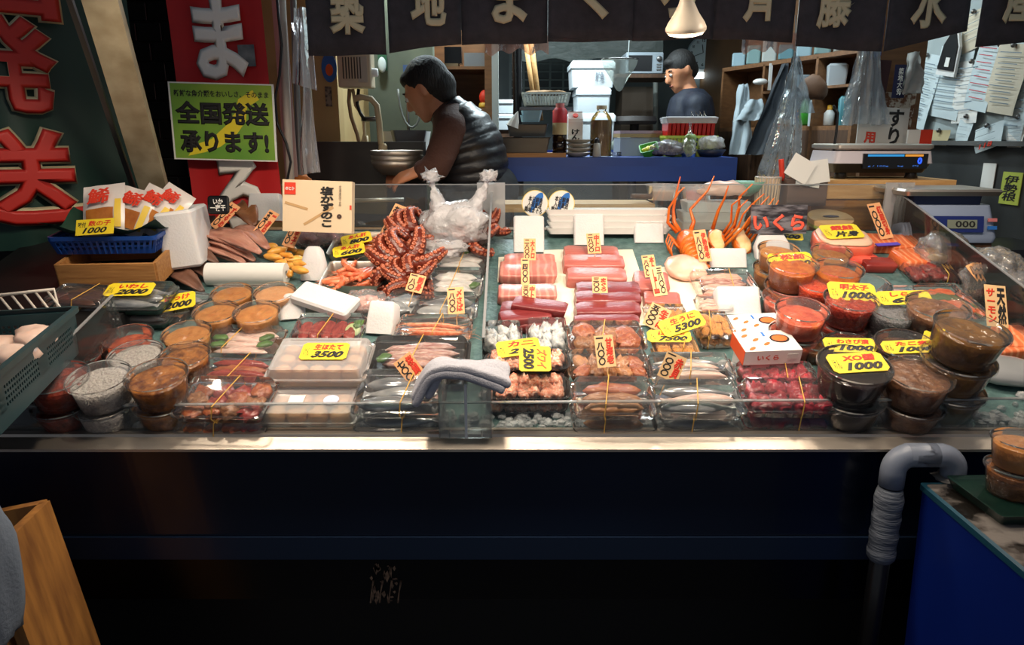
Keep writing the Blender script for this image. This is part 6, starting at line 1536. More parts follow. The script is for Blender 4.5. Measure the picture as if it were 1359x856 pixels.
part('foot_plate', MB().box((0, .12, -.01), (W * .9, .22, .02)), DWOOD, t)
solo('scale_shelf', MB().box(((a.x + b.x) / 2 + .1, 2.62, a.z - .09), (.62, .32, .14)), BLACKP, 'dark shelf block under the pale blue scale', 'shelf')
a, b = at(1046, 274, YS - .08), at(1103, 238, YS - .08)
lidless('brown_carton', b.x - a.x, .12, b.z - a.z, .006, mat('brown_board', (104, 82, 72), .6), 'brown open box holding white paper slips', 'box', frame(((a.x + b.x) / 2, YS - .0, a.z)))
for k, (px, py, ry) in enumerate(((1062, 224, 30), (1084, 228, -8), (1074, 232, 10))):
    p = at(px, py, YS - .09 + .015 * k); solo('paper_slip', MB().box((0, 0, 0), (.09, .002, .085)), PAPER, 'white paper slip sticking out of the brown box', 'paper', frame(p, 0, -10, ry), 'paper slips in the brown box')
p = at(1040, 222, YS); solo('red_marker', MB().tube([p + Vector((0, 0, -.05)), p + Vector((-.012, 0, .03))], .01, 10), RED_INK, 'red marker pen beside the paper slips', 'pen', smooth=40)
a, b = at(1007, 274, YS - .06), at(1044, 236, YS - .06)
t = thing('mesh_cup', 'pale perforated plastic cup beside the brown box', 'cup', frame(((a.x + b.x) / 2, YS, a.z)))
Wc, Hc = b.x - a.x, b.z - a.z
o = MB()
for k in range(22):
    an = 2 * PI * k / 22; o.tube([(Wc * .42 * math.cos(an), Wc * .42 * math.sin(an), 0), (Wc * .48 * math.cos(an), Wc * .48 * math.sin(an), Hc)], .004, 4)
part('mesh_wall', o, mat('mesh_beige', (200, 176, 150), .6), t); part('liner', MB().lathe([(.001, .002), (Wc * .4, .002), (Wc * .465, Hc)], 22), MILKY, t, True); part('rim', MB().lathe([(Wc * .47, Hc - .004), (Wc * .51, Hc - .004), (Wc * .51, Hc + .002), (Wc * .47, Hc + .002)], 22), MILKY, t, True)
p = at(990, 246, YS); solo('green_sieve', MB().lathe([(.02, -.04), (.05, -.02), (.07, .015), (.066, .015), (.046, -.016)], 22, cap0=True).xf(frame(p)), mat('mint_plastic', (110, 160, 140), .5), 'mint green sieve behind the back glass', 'sieve', smooth=True)
for px, wpx, py0, py1, mk, lab in ((881, 46, 245, 266, 'golden_paste', 'clear tub of golden sauce on the staff ledge'), (925, 44, 246, 266, 'orange_roe', 'clear tub of orange roe on the staff ledge')):
    a, b = at(px, py1, 2.78), at(px, py0, 2.78); W = wpx / ppm(a); H = b.z - a.z
    t = thing('sauce_tub', lab, 'tub', frame((a.x, 2.8, p.z - .05)))
    t.location.z = a.z
    part('tub', MB().lathe([(.01, 0), (W * .42, .001), (W * .5, H), (W * .52, H), (W * .52, H - .006)], 24), MILKY, t, 40); part('filling', MB().lathe([(.01, .004), (W * .4, .004), (W * .45, H * .6), (.01, H * .62)], 24), F[mk], t, 40)
p = at(960, 252, 2.74); solo('bagged_fillet', crumple((0, 0, 0), .07, (1.3, .6, .5), 15, .25, 3), mat('pale_bagged_fish', (214, 180, 164), .35, bump=.2), 'pale bagged fish lying behind the lobster legs', 'bagged fish', frame(p), smooth=True)
solo('cutting_board', MB().box((at(760, 262, 2.8).x, 2.8, at(760, 268, 2.8).z - .015), (.6, .2, .03)), WOOD2, 'pale wooden cutting board behind the back glass', 'board')
a = at(838, 260, 2.76); solo('knife_handle', MB().tube([a, a + Vector((.09, .02, -.004))], [.009, .011], 8), DWOOD, 'brown wooden knife handle on the cutting board', 'knife')
solo('steel_bar', MB().tube([at(466, 266, 2.66), at(536, 265, 2.66)], .007, 8), STEEL, 'steel bar along the back glass behind the roe tray', 'bar', smooth=True)
# ------------------------------------------------------------------ right: shelf unit and hanging bags
A_, B_ = Vector((1.46, 5.25, 0)), Vector((1.86, 4.1, 0))
dv = (B_ - A_).normalized(); nv = Vector((dv.y, -dv.x, 0)) * -1
if nv.x > 0: nv = -nv
t = thing('wooden_shelf_unit', 'open wooden shelf unit along the right wall', 'shelf unit')
def plank(a, b, z0, z1, depth_, nm, m_=MWOOD, par=t):
    q = [a + nv * 0, b + nv * 0, b - nv * depth_, a - nv * depth_]
    part(nm, MB().hexa([p_ + Vector((0, 0, z0)) for p_ in q], [p_ + Vector((0, 0, z1)) for p_ in q]), m_, par)
plank(A_, B_, 1.86, 1.885, .2, 'shelf'); plank(A_, B_, 1.46, 1.485, .2, 'shelf'); plank(A_, B_, 1.68, 1.695, .2, 'shelf') if False else None
plank(A_ - nv * .2, B_ - nv * .2, .25, 2.4, .015, 'back_board', MWOOD)
for k in (0, .36, .75, 1.0):
    c_ = A_.lerp(B_, k); plank(c_, c_ + dv * .02, .25, 1.87, .2, 'upright')
M2 = Vector(A_.lerp(B_, .38)); plank(M2, B_, 1.69, 1.705, .19, 'shelf')
plank(A_, B_, .25, 1.46, .012, 'lower_panel', DWOOD)
def onshelf(u, z, d=.08): return A_.lerp(B_, u) - nv * d + Vector((0, 0, z))
for k in range(7):
    u = .06 + .13 * k; h = .09 + .03 * (k % 3)
    solo('packet', rbox(.11, .09, h, .012).xf(frame(onshelf(u, 1.886), 70)), mat(('packet_%d' % (k % 4)), [(150, 176, 186), (120, 150, 150), (176, 180, 176), (90, 130, 140)][k % 4], .4), ['pale blue', 'grey green', 'whitish', 'teal'][k % 4] + ' packet on the top shelf, ' + ['beside the clock', 'under pinkish film', 'mid shelf', 'next to the hanging bag', 'near shelf end', 'second from shelf end', 'at shelf end'][k], 'packet', group='packets on the top shelf')
for k, (u, z, w_, h, col, lab) in enumerate(((.82, 1.706, .14, .12, (170, 176, 180), 'stack of pale trays on the upper right shelf'), (.6, 1.706, .1, .08, (130, 140, 146), 'grey tub on the upper right shelf'), (.9, 1.486, .1, .16, (60, 120, 130), 'teal box on the lower right shelf'), (.68, 1.486, .05, .15, (176, 186, 186), 'white upright bottle on the lower right shelf'), (.5, 1.486, .1, .04, (170, 120, 60), 'orange brown bowl on the lower right shelf'), (.12, 1.486, .14, .05, (160, 170, 174), 'crumpled pale packet on the lower left shelf'))):
    solo('shelf_item', MB().loft([rrect(w_ * .9, w_ * .7, .01, 0), rrect(w_, w_ * .8, .015, h * .9), rrect(w_ * .8, w_ * .6, .01, h)]).xf(frame(onshelf(u, z), 70)), mat('shelf_item_%d' % k, col, .4), lab, 'container', smooth=40)
p = onshelf(.8, 1.486); t = thing('yellow_cap_bottle', 'white bottle with yellow cap on the lower shelf', 'bottle', frame(p))
part('bottle', MB().lathe([(.02, 0), (.03, .004), (.03, .07), (.014, .09)], 14, cap0=True), WHITEP, t, True); part('cap', MB().lathe([(.015, .088), (.015, .115), (.001, .118)], 12), mat('cap_yellow', (220, 160, 40), .5), t, True)
p = onshelf(.64, 1.62); solo('green_bottle', MB().lathe([(.02, -.13), (.04, -.12), (.04, -.02), (.015, .03), (.012, .05)], 14, cap0=True).xf(frame(p)), mat('green_glass', (60, 140, 50), .2), 'green bottle standing on the lower shelf', 'bottle', smooth=True)
p = onshelf(.42, 1.79, -.02); t = thing('white_ladle', 'white ladle hanging from the top shelf edge', 'ladle', frame(p))
part('cup', MB().sphere((-.04, 0, -.03), .04, 12, 6, (1.2, 1, .5)), WHITEP, t, True); part('handle', MB().box((.02, 0, 0), (.02, .008, .16)), WHITEP, t)
def hangcloth(px0, py0, px1, py1, wtop, wbot, Y, m_, name, lab, cat, seed=0, folds=5):
    a, b = at(px0, py0, Y), at(px1, py1, Y); s = ppm(a); wt_, wb_ = wtop / s, wbot / s
    def f(sg):
        def g(u, v):
            c_ = a.lerp(b, v); w_ = wt_ + (wb_ - wt_) * (v ** .8); th = .006 + .03 * math.sin(PI * u) * (.3 + .7 * v)
            return c_ + Vector(((u - .5) * w_ + .01 * noise.noise(Vector((u * 3, v * 5, seed))), -sg * th + .018 * math.sin(u * folds * 2 + v * 3 + seed), .012 * noise.noise(Vector((u * 5, seed, v)))))
        return g
    m = MB().grid(f(1), 16, 18); m2 = MB().grid(f(-1), 16, 18); m.add(m2.v, m2.f)
    return solo(name, m, m_, lab, cat, smooth=True)
shirt = mat('white_cloth', (170, 182, 188), .85, col2=(150, 162, 168), scale=8)
hangcloth(987, 112, 983, 205, 10, 34, 4.8, shirt, 'white_apron', 'white apron hanging on the wooden shelf unit', 'apron', 2)
hangcloth(1000, 132, 996, 160, 20, 40, 4.78, shirt, 'white_glove', 'white gloves hanging over the white apron', 'gloves', 7)
hangcloth(1042, 85, 1010, 205, 8, 44, 4.4, mat('dark_umbrella_cloth', (30, 36, 44), .7), 'dark_apron', 'dark apron hanging slanted between white apron and clear bags', 'apron', 3)
filmh = clear('hanging_clear_bags', (226, 232, 236), .34, .14, 1.5, .8, 18, (190, 200, 206))
hangcloth(1056, 75, 1056, 150, 6, 48, 3.6, filmh, 'clear_bags', 'bundle of clear bags over a brown bag on the shelf', 'plastic bags', 4, 8)
hangcloth(1050, 118, 1035, 235, 18, 58, 3.56, filmh, 'clear_bags', 'long bundle of clear bags hanging behind the paper slips', 'plastic bags', 5, 9)
hangcloth(1155, 35, 1148, 165, 10, 62, 3.1, filmh, 'clear_bags', 'bright bundle of clear bags hanging above the black scale', 'plastic bags', 6, 10)
p = at(1078, 120, 3.7); solo('brown_bag', crumple((0, 0, 0), .08, (.9, .6, .9), 17, .2, 3), mat('brown_bag', (92, 62, 40), .7), 'brown round bag hanging under clear bags', 'bag', frame(p), smooth=True)
solo('bag_wire', MB().tube([at(1050, 122, 3.56), Vector((at(1050, 122, 3.56).x, 3.56, 2.82))], .003, 5), DSTEEL, 'wire holding the long bundle of clear bags', 'wire')
solo('bag_wire', MB().tube([at(1056, 78, 3.6), at(1056, 20, 3.6)], .003, 5), DSTEEL, 'wire holding the clear bags', 'wire')
# ------------------------------------------------------------------ right wall papers, signs
dw = (pc - pb).normalized(); nw = Vector((dw.y, -dw.x, 0))
if nw.x > 0: nw = -nw
def onwall(px, py, off=.012):
    d = ray(px, py); o_ = pb + nw * off
    return CC + d * ((o_ - CC).dot(nw) / d.dot(nw))
wa = math.degrees(math.atan2(dw.y, dw.x))
inkg = mat('faint_print', (120, 136, 146), .8)
def wpaper(px, py, wpx, hpx, roll, m_, lab, lines=8, off=.01, cat='paper', name='pinned_paper', extra=None, lm=None):
    p = onwall(px, py, off); s = ppm(p)
    cosn = abs(Vector((1, 0, 0)).dot(dw)) + abs((p - CC).normalized().dot(nw)) 
    # apparent width shrinks with the wall's slant
    e = Vector((p.x, p.y, 0)); q = onwall(px + wpx / 2, py, off); r = onwall(px - wpx / 2, py, off)
    W, H = (q - r).length, hpx / s
    W = min(W, H * .95 if hpx > wpx else W)
    yaw = math.atan2(dw.y, dw.x)
    t = thing(name, lab, cat, Matrix.Translation(p) @ Matrix.Rotation(yaw, 4, 'Z') @ Matrix.Rotation(math.radians(roll), 4, 'Y'), 'papers pinned to the right wall')
    part('paper', MB().grid(lambda u, v: Vector(((u - .5) * W, -.004 - .012 * math.sin(v * 3 + u) * (1 - v), (v - .5) * H)), 5, 8), m_, t, True)
    for k in range(lines):
        part('print_line', MB().box((R.uniform(-.04, .04) * W, -.02, H * (.38 - .8 * k / max(1, lines))), (W * R.uniform(.5, .8), .001, H * .012)), lm or inkg, t)
    if extra: letter(t, extra[0], extra[1], W * .5, H * .2, frame((0, -.022, -H * .33)) @ FACE, .02, .2)
    part('clip', MB().sphere((0, -.014, H * .48), .011, 8, 6), DSTEEL, t, True)
    return t
pbw = mat('bluish_paper', (196, 208, 210), .8); pcr = mat('cream_paper', (206, 194, 172), .8); pyl = mat('tan_paper', (176, 160, 120), .8)
wpaper(1222, 120, 40, 92, 12, pbw, 'long receipt marked with handwriting, pinned beside brown panel', 12, .02, extra=('P/12\n2-7', BLACK_INK))
wpaper(1262, 110, 44, 90, 8, pbw, 'printed sheet behind the receipt with blue edge', 10, .012)
wpaper(1287, 122, 36, 80, 0, PAPER, 'white sheet with a grey block between two notices', 6, .015)
wpaper(1308, 100, 34, 90, 10, pbw, 'notice circled in red pinned on the wall', 8, .025, lm=mat('red_pen', (190, 70, 80), .7))
wpaper(1338, 105, 44, 88, 8, pcr, 'cream handwritten sheet with curled top', 10, .03)
wpaper(1356, 130, 30, 110, 4, pbw, 'bluish sheet behind the cream handwritten sheet', 8, .012)
wpaper(1352, 175, 22, 40, 0, PAPER, 'small barcode slip low on the papered wall', 6, .012)
wpaper(1314, 182, 36, 32, -14, pbw, 'blue bordered packet with red mark pinned low', 3, .03, extra=('118', RED_INK))
wpaper(1282, 172, 18, 36, 6, pbw, 'small packet pinned beside the blue bordered packet', 3, .02)
wpaper(1248, 183, 26, 20, 0, pyl, 'tan wooden block shaped card on the ledge', 0, .02)
wpaper(1295, 40, 30, 50, -10, pcr, 'cream sheet behind curtain end on the wall', 4, .012)
wpaper(1330, 66, 60, 14, 4, pbw, 'bluish strip just under the curtain end', 1, .012)
p = onwall(1264, 70, .04); yaw = math.atan2(dw.y, dw.x)
t = thing('dust_mirror', 'black pan shaped scraper with white rim hung on wall', 'scraper', Matrix.Translation(p) @ Matrix.Rotation(yaw, 4, 'Z') @ Matrix.Rotation(math.radians(10), 4, 'Y'))
part('rim', MB().prism([(-.07, -.1), (.07, -.1), (.06, .03), (.02, .1), (-.02, .1), (-.06, .03)], 0, .012).xf(FACE), WHITEP, t); part('face', MB().prism([(-.06, -.075), (.06, -.075), (.05, .03), (.015, .088), (-.015, .088), (-.05, .03)], .012, .018).xf(FACE), BLACKP, t); part('tag', MB().box((.01, -.02, -.04), (.03, .002, .04)), PAPER, t)
# panel with charms behind the black scale
a, b = at(1140, 240, 3.2), at(1232, 60, 3.2)
struct('trim_3', MB().box(((a.x + b.x) / 2, 3.22, 1.4), (b.x - a.x, .03, 2.7)), MWOOD, label='brown wooden panel behind the black scale')
p = at(1172, 168, 3.12); s = ppm(p)
t = thing('brush_sign', 'white sign with black brush kana and a red character', 'sign', frame(p, 0, -6, 3))
part('board', MB().box((0, .004, 0), (66 / s, .006, 50 / s)), mat('sign_white', (196, 194, 188), .6), t)
letter(t, 'す\nり', BLACK_INK, 20 / s, 46 / s, frame((16 / s, 0, 0)) @ FACE, .04); letter(t, '用', mat('sign_red', (206, 60, 40), .6), 15 / s, 15 / s, frame((-16 / s, 0, -15 / s)) @ FACE, .05)
p = at(1180, 152, 3.17); solo('dotted_card', MB().box((0, 0, 0), (.2, .004, .18)), mat('dotted_card', (110, 70, 44), .7, col2=(196, 186, 170), scale=60, sharp=.12), 'patterned card behind the brush sign', 'card', frame(p, 0, 0, 3))
p = at(1194, 108, 3.15); s = ppm(p)
t = thing('navy_charm', 'navy cloth charm with white writing on brown panel', 'charm', frame(p))
part('cloth', MB().box((0, 0, 0), (16 / s, .006, 42 / s)), mat('navy_cloth', (28, 30, 70), .7), t); letter(t, '築\n地\n大\n安', WHITE_INK, 7 / s, 34 / s, frame((0, -.0038, 0)) @ FACE, .02)
hangcloth(1214, 70, 1208, 124, 14, 28, 3.1, mat('grey_white_cloth', (170, 172, 168), .8), 'paper_streamer', 'folded white paper streamer hanging on brown panel', 'paper', 9, 3)
p = at(1168, 120, 3.16); solo('dark_streamer', MB().box((0, 0, 0), (.05, .004, .24)), mat('dark_red_streamer', (60, 26, 28), .7), 'dark red streamer behind the bright clear bags', 'streamer', frame(p, 0, 0, 4))
p = at(1165, 50, 3.14); solo('blue_ribbon', MB().prism([(-.02, -.08), (.02, -.07), (.02, .08)], 0, .004).xf(frame(p) @ FACE), mat('ribbon_blue', (30, 60, 140), .6), 'small blue ribbon between two curtain panels', 'ribbon')
for k, (px, m_, lb) in enumerate(((1212, PAPER, 'white perforated pad on the ledge'), (1228, RED_INK, 'red perforated pad on the ledge'))):
    p = at(px, 182, 3.05); solo('perforated_pad', MB().box((0, 0, 0), (.05, .012, .06)), m_, lb, 'pad', frame(p))
p = onwall(1312, 232, .06); p = at(1312, 234, 3.0); 
def lowcard(px, py, wpx, hpx, m_, lab, txt=None, roll=0):
    p = onwall(px, py, .004); q, r = onwall(px + wpx / 2, py, .004), onwall(px - wpx / 2, py, .004)
    t = thing('wall_card', lab, 'card', Matrix.Translation(p) @ Matrix.Rotation(yaw, 4, 'Z') @ Matrix.Rotation(math.radians(roll), 4, 'Y'))
    W, H = (q - r).length, hpx / ppm(p)
    part('card', MB().box((0, -.002, 0), (W, .003, H)), m_, t)
    if txt: letter(t, txt, BLACK_INK, W * .75, H * .8, frame((0, -.0045, 0)) @ FACE, .03, .1)
    else: part('figure_print', MB().sphere((0, -.003, -H * .12), H * .3, 10, 8, (.8, .01, 1)).sphere((0, -.003, H * .22), H * .12, 10, 8, (1, .02, 1)), mat('print_dark', (50, 50, 54), .6), t)
lowcard(1312, 234, 17, 34, PAPER, 'small photo card on the dark grey panel')
lowcard(1342, 250, 26, 42, mat('lime_card', (176, 190, 80), .6), 'lime card with black brush writing on grey panel', '伊\n勢\n根')
# ------------------------------------------------------------------ people
def blob(caps, voxel, name, material, smooth=6, sub=None):
    m = MB()
    for c in caps:
        if len(c) == 4:
            a, b, r0, r1 = Vector(c[0]), Vector(c[1]), c[2], c[3]
            d = (b - a); n = 6
            pts = [a - d.normalized() * r0 * .86] + [a - d.normalized() * r0 * .5] + [a.lerp(b, i / n) for i in range(n + 1)] + [b + d.normalized() * r1 * .5] + [b + d.normalized() * r1 * .86]
            rd = [r0 * .5, r0 * .87] + [r0 + (r1 - r0) * i / n for i in range(n + 1)] + [r1 * .87, r1 * .5]
            m.tube(pts, rd, 14)
        else:
            m.sphere(c[0], c[1], 18, 12, c[2])
    me = m.mesh(name, material)
    o = bpy.data.objects.new('tmp', me); COL.objects.link(o)
    md = o.modifiers.new('r', 'REMESH'); md.mode = 'VOXEL'; md.voxel_size = voxel
    md = o.modifiers.new('s', 'SMOOTH'); md.iterations = smooth; md.factor = .5
    dg = bpy.context.evaluated_depsgraph_get()
    out = bpy.data.meshes.new_from_object(o.evaluated_get(dg)); bpy.data.objects.remove(o)
    out.name = name
    out.materials.clear(); out.materials.append(material)
    out.polygons.foreach_set('use_smooth', [True] * len(out.polygons)); out.update()
    return out
SKIN = mat('warm_skin', (196, 132, 96), .5, sss=.2)
HAIR = mat('black_hair', (16, 13, 12), .7, bump=.5, bscale=120, stretch=(1, 1, .2))
def hand(cap, w, d, up, s=1.0):
    """palm at w pointing along d, back of the hand towards up; five fingers"""
    d = Vector(d).normalized(); up = Vector(up); up = (up - d * up.dot(d)).normalized(); sd = d.cross(up)
    w = Vector(w)
    for k in range(4): cap.append((w + sd * (.024 - .016 * k) * s, w + d * .075 * s + sd * (.03 - .02 * k) * s, .014 * s, .0125 * s))
    for k, l in enumerate((.068, .078, .072, .056)):
        b = w + d * .08 * s + sd * (.031 - .0205 * k) * s
        m_ = b + (d * .8 - up * .35).normalized() * l * .5 * s; e = m_ + (d * .4 - up * .9).normalized() * l * .5 * s
        cap.append((b, m_, .0092 * s, .0086 * s)); cap.append((m_, e, .0086 * s, .0072 * s))
    b = w + d * .02 * s + sd * .03 * s; m_ = b + (d * .5 + sd * .7 - up * .3).normalized() * .04 * s; e = m_ + (d * .8 - up * .5).normalized() * .034 * s
    cap.append((b, m_, .012 * s, .0105 * s)); cap.append((m_, e, .0105 * s, .0085 * s))
def head(cap, c, f, s=1.0, up=(0, 0, 1)):
    """head centred at c facing f; returns parts for the face"""
    f = Vector(f).normalized(); up = Vector(up); up = (up - f * up.dot(f)).normalized(); sd = f.cross(up); c = Vector(c)
    P = lambda x, y, z: c + f * (x * s) + sd * (y * s) + up * (z * s)
    cap.append((P(-.01, 0, .03), .096 * s, (1, 1, 1.02)))
    cap.append((P(.03, 0, .0), P(.045, 0, -.06), .072 * s, .05 * s))
    cap.append((P(.05, 0, -.088), P(.068, 0, -.092), .032 * s, .024 * s))
    cap.append((P(.094, 0, .018), P(.112, 0, -.022), .011 * s, .017 * s))
    cap.append((P(.086, -.014, -.056), P(.086, .014, -.056), .012 * s, .012 * s))
    cap.append((P(.082, -.03, .03), P(.082, .03, .03), .014 * s, .014 * s))
    for y in (-1, 1): cap.append((P(-.012, y * .092, .018), P(-.008, y * .09, -.02), .016 * s, .012 * s))
    return P
def facebits(P, s, t, sgn):
    for y in (-1, 1):
        part('eye', MB().sphere(P(.088, y * .034, .012), .011 * s, 10, 8), mat('eye_white', (206, 200, 190), .3), t, True)
        part('iris', MB().sphere(P(.096, y * .034, .01), .006 * s, 8, 6), HAIR, t, True)
        part('eyebrow', MB().tube([P(.09, y * .018, .036), P(.092, y * .036, .042), P(.082, y * .054, .036)], .004 * s, 6), HAIR, t, True)
    part('mouth', MB().tube([P(.094, -.02, -.056), P(.099, 0, -.057), P(.094, .02, -.056)], .004 * s, 6), mat('lip', (150, 84, 70), .5), t, True)
# man bending over the bowls
Y1 = 3.34
def q1(px, py, dy=0.0):
    p = at(px, py, Y1 + dy); return p
t = thing('person', 'person in black quilted vest and brown sleeves bending over bowls', 'person')
hc = q1(567, 121); f1 = Vector((-.82, .22, -.5)).normalized()
cap = []
P = head(cap, hc, f1, 1.0, (-.4, 0, 1))
nb = q1(602, 158)
cap.append((P(-.02, 0, -.04), nb, .056, .064))
sh_n, sh_f = q1(598, 174, -.17), q1(600, 172, .2)
el_n, el_f = q1(579, 222, -.24), q1(574, 222, .16)
wr_n, wr_f = q1(553, 228, -.24), q1(545, 222, -.02)
cap.append((nb, q1(628, 235), .085, .13)); cap.append((q1(628, 235), q1(640, 275), .14, .13))
for s_, e_, w_ in ((sh_n, el_n, wr_n), (sh_f, el_f, wr_f)):
    cap.append((nb, s_, .055, .055)); cap.append((s_, e_, .056, .044)); cap.append((e_, w_, .042, .027))
hand(cap, wr_n, q1(532, 236, -.24) - wr_n, (0, -.5, 1)); hand(cap, wr_f, q1(526, 230, -.06) - wr_f, (0, -.2, 1))
for dy in (-.09, .09): cap.append((q1(642, 272, dy), Vector((q1(648, 272, dy).x, Y1 + dy, .34)), .095, .06))
part('body', blob(cap, .009, 'body', SKIN, 4), None, t)
facebits(P, 1.0, t, 1)
hcap = [(P(-.026, 0, .042), .103, (1, 1, 1)), (P(-.062, 0, -.01), .075, (1, 1, 1)), (P(.035, 0, .075), .055, (1, 1.3, .8)), (P(-.062, 0, -.055), .052, (1, 1.2, 1))]
part('hair', blob(hcap, .008, 'hair', HAIR, 2), None, t)
BRN = mat('brown_knit', (72, 42, 32), .85, bump=.3, bscale=90)
scap = []
for s_, e_, w_ in ((sh_n, el_n, wr_n), (sh_f, el_f, wr_f)):
    scap += [(nb.lerp(s_, .3), s_, .09, .078), (s_, e_, .074, .06), (e_, e_.lerp(w_, .62), .06, .048)]
    for k in range(4):
        c_ = e_.lerp(s_, .1 + .12 * k); scap.append((c_, .0655 + .004 * (k % 2), (1, 1, .35)))
scap.append((nb, q1(620, 200), .1, .1))
part('sweater_sleeves', blob(scap, .01, 'sweater_sleeves', BRN, 3), None, t)
# quilted vest: rings along the back line
axis = [q1(592, 148), q1(604, 160), q1(613, 176), q1(620, 195), q1(625, 215), q1(628, 236), q1(629, 250)]
rad_ = [.062, .115, .15, .165, .17, .165, .16]; dep_ = [.075, .17, .21, .215, .205, .195, .19]
loops = []; NR = 66
for i in range(NR + 1):
    u = i / NR * (len(axis) - 1); k = min(int(u), len(axis) - 2); fr2 = u - k
    c_ = axis[k].lerp(axis[k + 1], fr2); tg = (axis[min(k + 1, len(axis) - 1)] - axis[k]).normalized()
    ra = rad_[k] + (rad_[k + 1] - rad_[k]) * fr2; rb = dep_[k] + (dep_[k + 1] - dep_[k]) * fr2
    q_ = .965 + .042 * abs(math.sin(PI * i / 7.3)) ** .6
    sx = Vector((0, 1, 0)).cross(tg).normalized()
    n = 40
    lp = []
    for j in range(n):
        an = 2 * PI * j / n; kk = q_ + .012 * noise.noise(Vector((math.cos(an) * 5, math.sin(an) * 5, i * .35)))
        lp.append(c_ + sx * (ra * kk * math.cos(an)) + Vector((0, 1, 0)) * (rb * kk * math.sin(an)))
    loops.append(lp)
vestm = mat('black_quilted_nylon', (32, 34, 40), .38, col2=(24, 25, 30), scale=20, bump=.25, bscale=45)
part('vest', MB().loft(loops, False, False), vestm, t, True)
nx_ = (P(-.02, 0, -.04) - nb).normalized(); c1 = Vector((0, 1, 0)); c2 = nx_.cross(c1).normalized()
lps = [[nb + nx_ * h_ + c1 * (r_ * 1.12 * math.cos(a_ * PI / 12)) + c2 * (r_ * math.sin(a_ * PI / 12)) for a_ in range(24)] for h_, r_ in ((-.05, .125), (-.005, .108), (.035, .09), (.06, .084), (.064, .078), (.03, .076))]
part('vest_collar', MB().loft(lps, False, False), vestm, t, True)
tr = []
tr.append((q1(630, 246), q1(640, 278), .155, .15))
tr.append((q1(655, 252), .12, (1, 1.3, 1)))
for dy in (-.09, .09): tr.append((q1(644, 270, dy), Vector((q1(650, 272, dy).x, Y1 + dy, .27)), .115, .08))
part('trousers', blob(tr, .014, 'trousers', mat('dark_denim', (40, 46, 54), .8, col2=(30, 35, 42), scale=30), 3), None, t)
# second person in the back room
Y2 = 5.0
def q2(px, py, dy=0.0): return at(px, py, Y2 + dy)
t = thing('person', 'person in dark navy jacket looking down in the back room', 'person')
cap = []; hc = q2(903, 97); f2 = Vector((-.85, -.25, -.35))
P = head(cap, hc, f2, .98, (-.35, 0, 1)); nb = q2(914, 122)
cap.append((P(-.02, 0, -.04), nb, .055, .062))
zf = .26
cap += [(nb + Vector((.02, 0, -.1)), Vector((nb.x + .03, Y2, 1.2)), .13, .14)]
for dy in (-.18, .18):
    s_ = nb + Vector((.02, dy, -.09)); e_ = s_ + Vector((-.02, dy * .15, -.3)); w_ = e_ + Vector((-.22, -dy * .5, -.06))
    cap += [(nb + Vector((0, 0, -.06)), s_, .07, .06), (s_, e_, .055, .043), (e_, w_, .042, .028)]
    hand(cap, w_, (-1, -dy * .4, -.2), (0, 0, 1), .95)
for dy in (-.09, .09): cap.append((Vector((nb.x + .03, Y2 + dy, 1.15)), Vector((nb.x + .03, Y2 + dy, .36)), .09, .06))
part('body', blob(cap, .011, 'body', SKIN, 4), None, t); facebits(P, .98, t, 1)
part('hair', blob([(P(-.02, 0, .05), .101, (1, 1, 1)), (P(-.06, 0, .0), .07, (1, 1, 1)), (P(.045, 0, .085), .05, (1, 1.2, .7))], .009, 'hair', HAIR, 2), None, t)
jk = [(nb + Vector((.01, 0, -.03)), nb + Vector((.02, 0, -.12)), .075, .13), (nb + Vector((.02, 0, -.12)), Vector((nb.x + .03, Y2, 1.15)), .16, .17)]
for dy in (-.18, .18):
    s_ = nb + Vector((.02, dy, -.09)); e_ = s_ + Vector((-.02, dy * .15, -.3)); w_ = e_ + Vector((-.22, -dy * .5, -.06))
    jk += [(nb + Vector((.01, 0, -.08)), s_, .09, .08), (s_, e_, .075, .06), (e_, e_.lerp(w_, .8), .058, .046)]
part('jacket', blob(jk, .013, 'jacket', mat('navy_jacket', (26, 32, 48), .7, col2=(20, 25, 38), scale=30, bump=.2), 3), None, t)
tr = [(Vector((nb.x + .03, Y2, 1.15)), Vector((nb.x + .03, Y2, 1.05)), .16, .16)] + [(Vector((nb.x + .03, Y2 + dy, 1.08)), Vector((nb.x + .03, Y2 + dy, .26)), .11, .08) for dy in (-.09, .09)]
part('trousers', blob(tr, .018, 'trousers', mat('dark_trousers', (24, 24, 28), .8), 3), None, t)
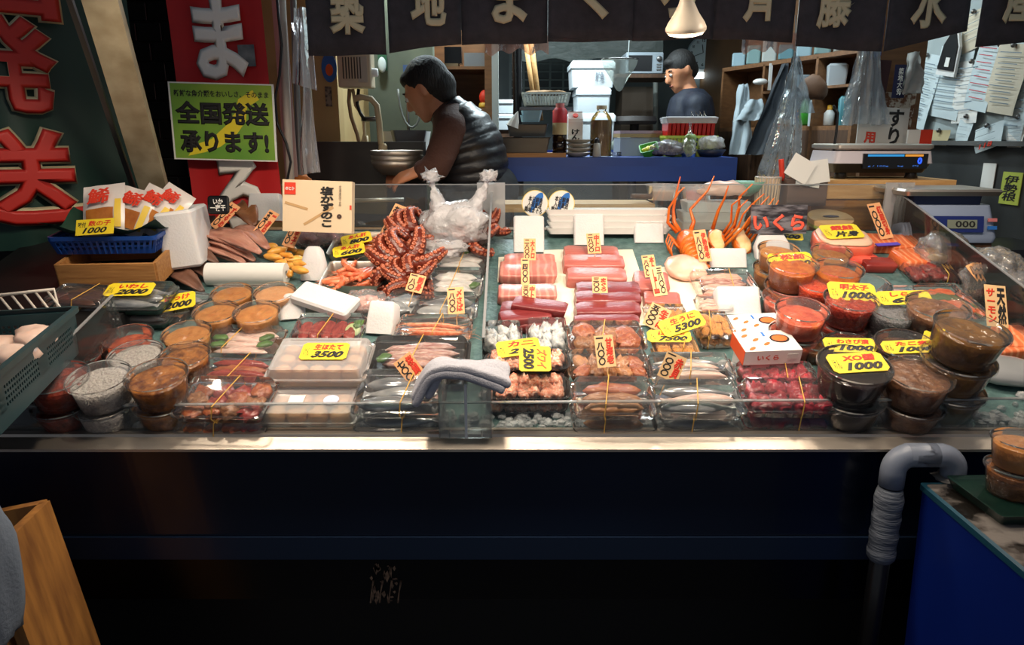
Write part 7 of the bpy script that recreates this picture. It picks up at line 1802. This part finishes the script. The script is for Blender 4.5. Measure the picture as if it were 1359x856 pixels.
# ------------------------------------------------------------------ lamps over the counter
def reflector_lamp(px, py, Y, label, power, rx=12, ry=-4, cord=.5, loc=None, s=1.0, cone=158):
    p = at(px, py, Y) if loc is None else Vector(loc)
    t = thing('reflector_lamp', label, 'lamp', frame(p, 0, rx, ry, s), 'warm reflector lamps above the fish counter')
    part('bulb', MB().lathe([(.056, .0), (.0625, .008), (.0625, .016), (.056, .03), (.036, .06), (.024, .085), (.02, .1)], 32), mat('lamp_cream_glass', (236, 220, 196), .4), t, True)
    part('bulb_face', MB().lathe([(.001, -.012), (.03, -.010), (.05, -.005), (.0585, .003)], 32), glow('lamp_face_glow', (255, 226, 190), 9.0), t, True)
    part('socket', MB().lathe([(.021, .098), (.026, .1), (.026, .15), (.021, .158), (.008, .165)], 20, cap1=True), mat('socket_beige', (206, 192, 168), .5), t, 40)
    part('cord', MB().tube([(0, 0, .16), (.005, .01, .16 + cord * .5), (0, .02, .16 + cord)], .004, 6), BLACKP, t)
    ld = bpy.data.lights.new('lamp_light', 'SPOT'); ld.energy = power; ld.color = (1.0, .84, .66)
    ld.spot_size = math.radians(cone); ld.spot_blend = .3; ld.shadow_soft_size = .06
    link('lamp_light', ld, t, frame((0, 0, -.02)))
LP = 13
reflector_lamp(910, 44, 1.86, 'warm reflector lamp hanging in front of the dark shop curtain', LP, s=.78)
for x, y in ((-.85, 1.75), (-.42, 1.72), (.02, 1.75), (.9, 1.75), (1.3, 1.8)):
    reflector_lamp(0, 0, 0, 'warm reflector lamp high above the fish counter', LP, loc=(x, y, 1.9), rx=0, ry=0, cord=.5, s=.78)
for x in (-.5, .1, .7):
    reflector_lamp(0, 0, 0, 'warm reflector lamp under the awning before the counter', 22, loc=(x, 1.2, 2.05), rx=26, ry=0, cord=.5, s=.78, cone=72)
# tubes of the shop behind
def tube_lamp(loc, ln, power, label, rz=0):
    t = thing('tube_lamp', label, 'lamp', frame(loc, rz), 'fluorescent tubes of the back room')
    part('housing', MB().box((0, 0, .03), (ln + .06, .09, .04)), WHITEP, t)
    part('tube', MB().tube([(-ln / 2, 0, 0), (ln / 2, 0, 0)], .013, 10), glow('tube_glow', (214, 240, 246), 6.0), t, True)
    ld = bpy.data.lights.new('tube_light', 'AREA'); ld.shape = 'RECTANGLE'; ld.size = ln; ld.size_y = .05; ld.energy = power; ld.color = (.8, .95, 1.0)
    link('tube_light', ld, t, frame((0, 0, -.02)))
tube_lamp((.2, 4.6, 2.6), 1.1, 40, 'fluorescent tube on the ceiling of the back room')
tube_lamp((1.3, 3.5, 2.6), 1.1, 13, 'fluorescent tube on the ceiling near the papered wall', 90)
tube_lamp((-.9, 3.9, 2.6), .6, 30, 'fluorescent tube on the ceiling above the sink')
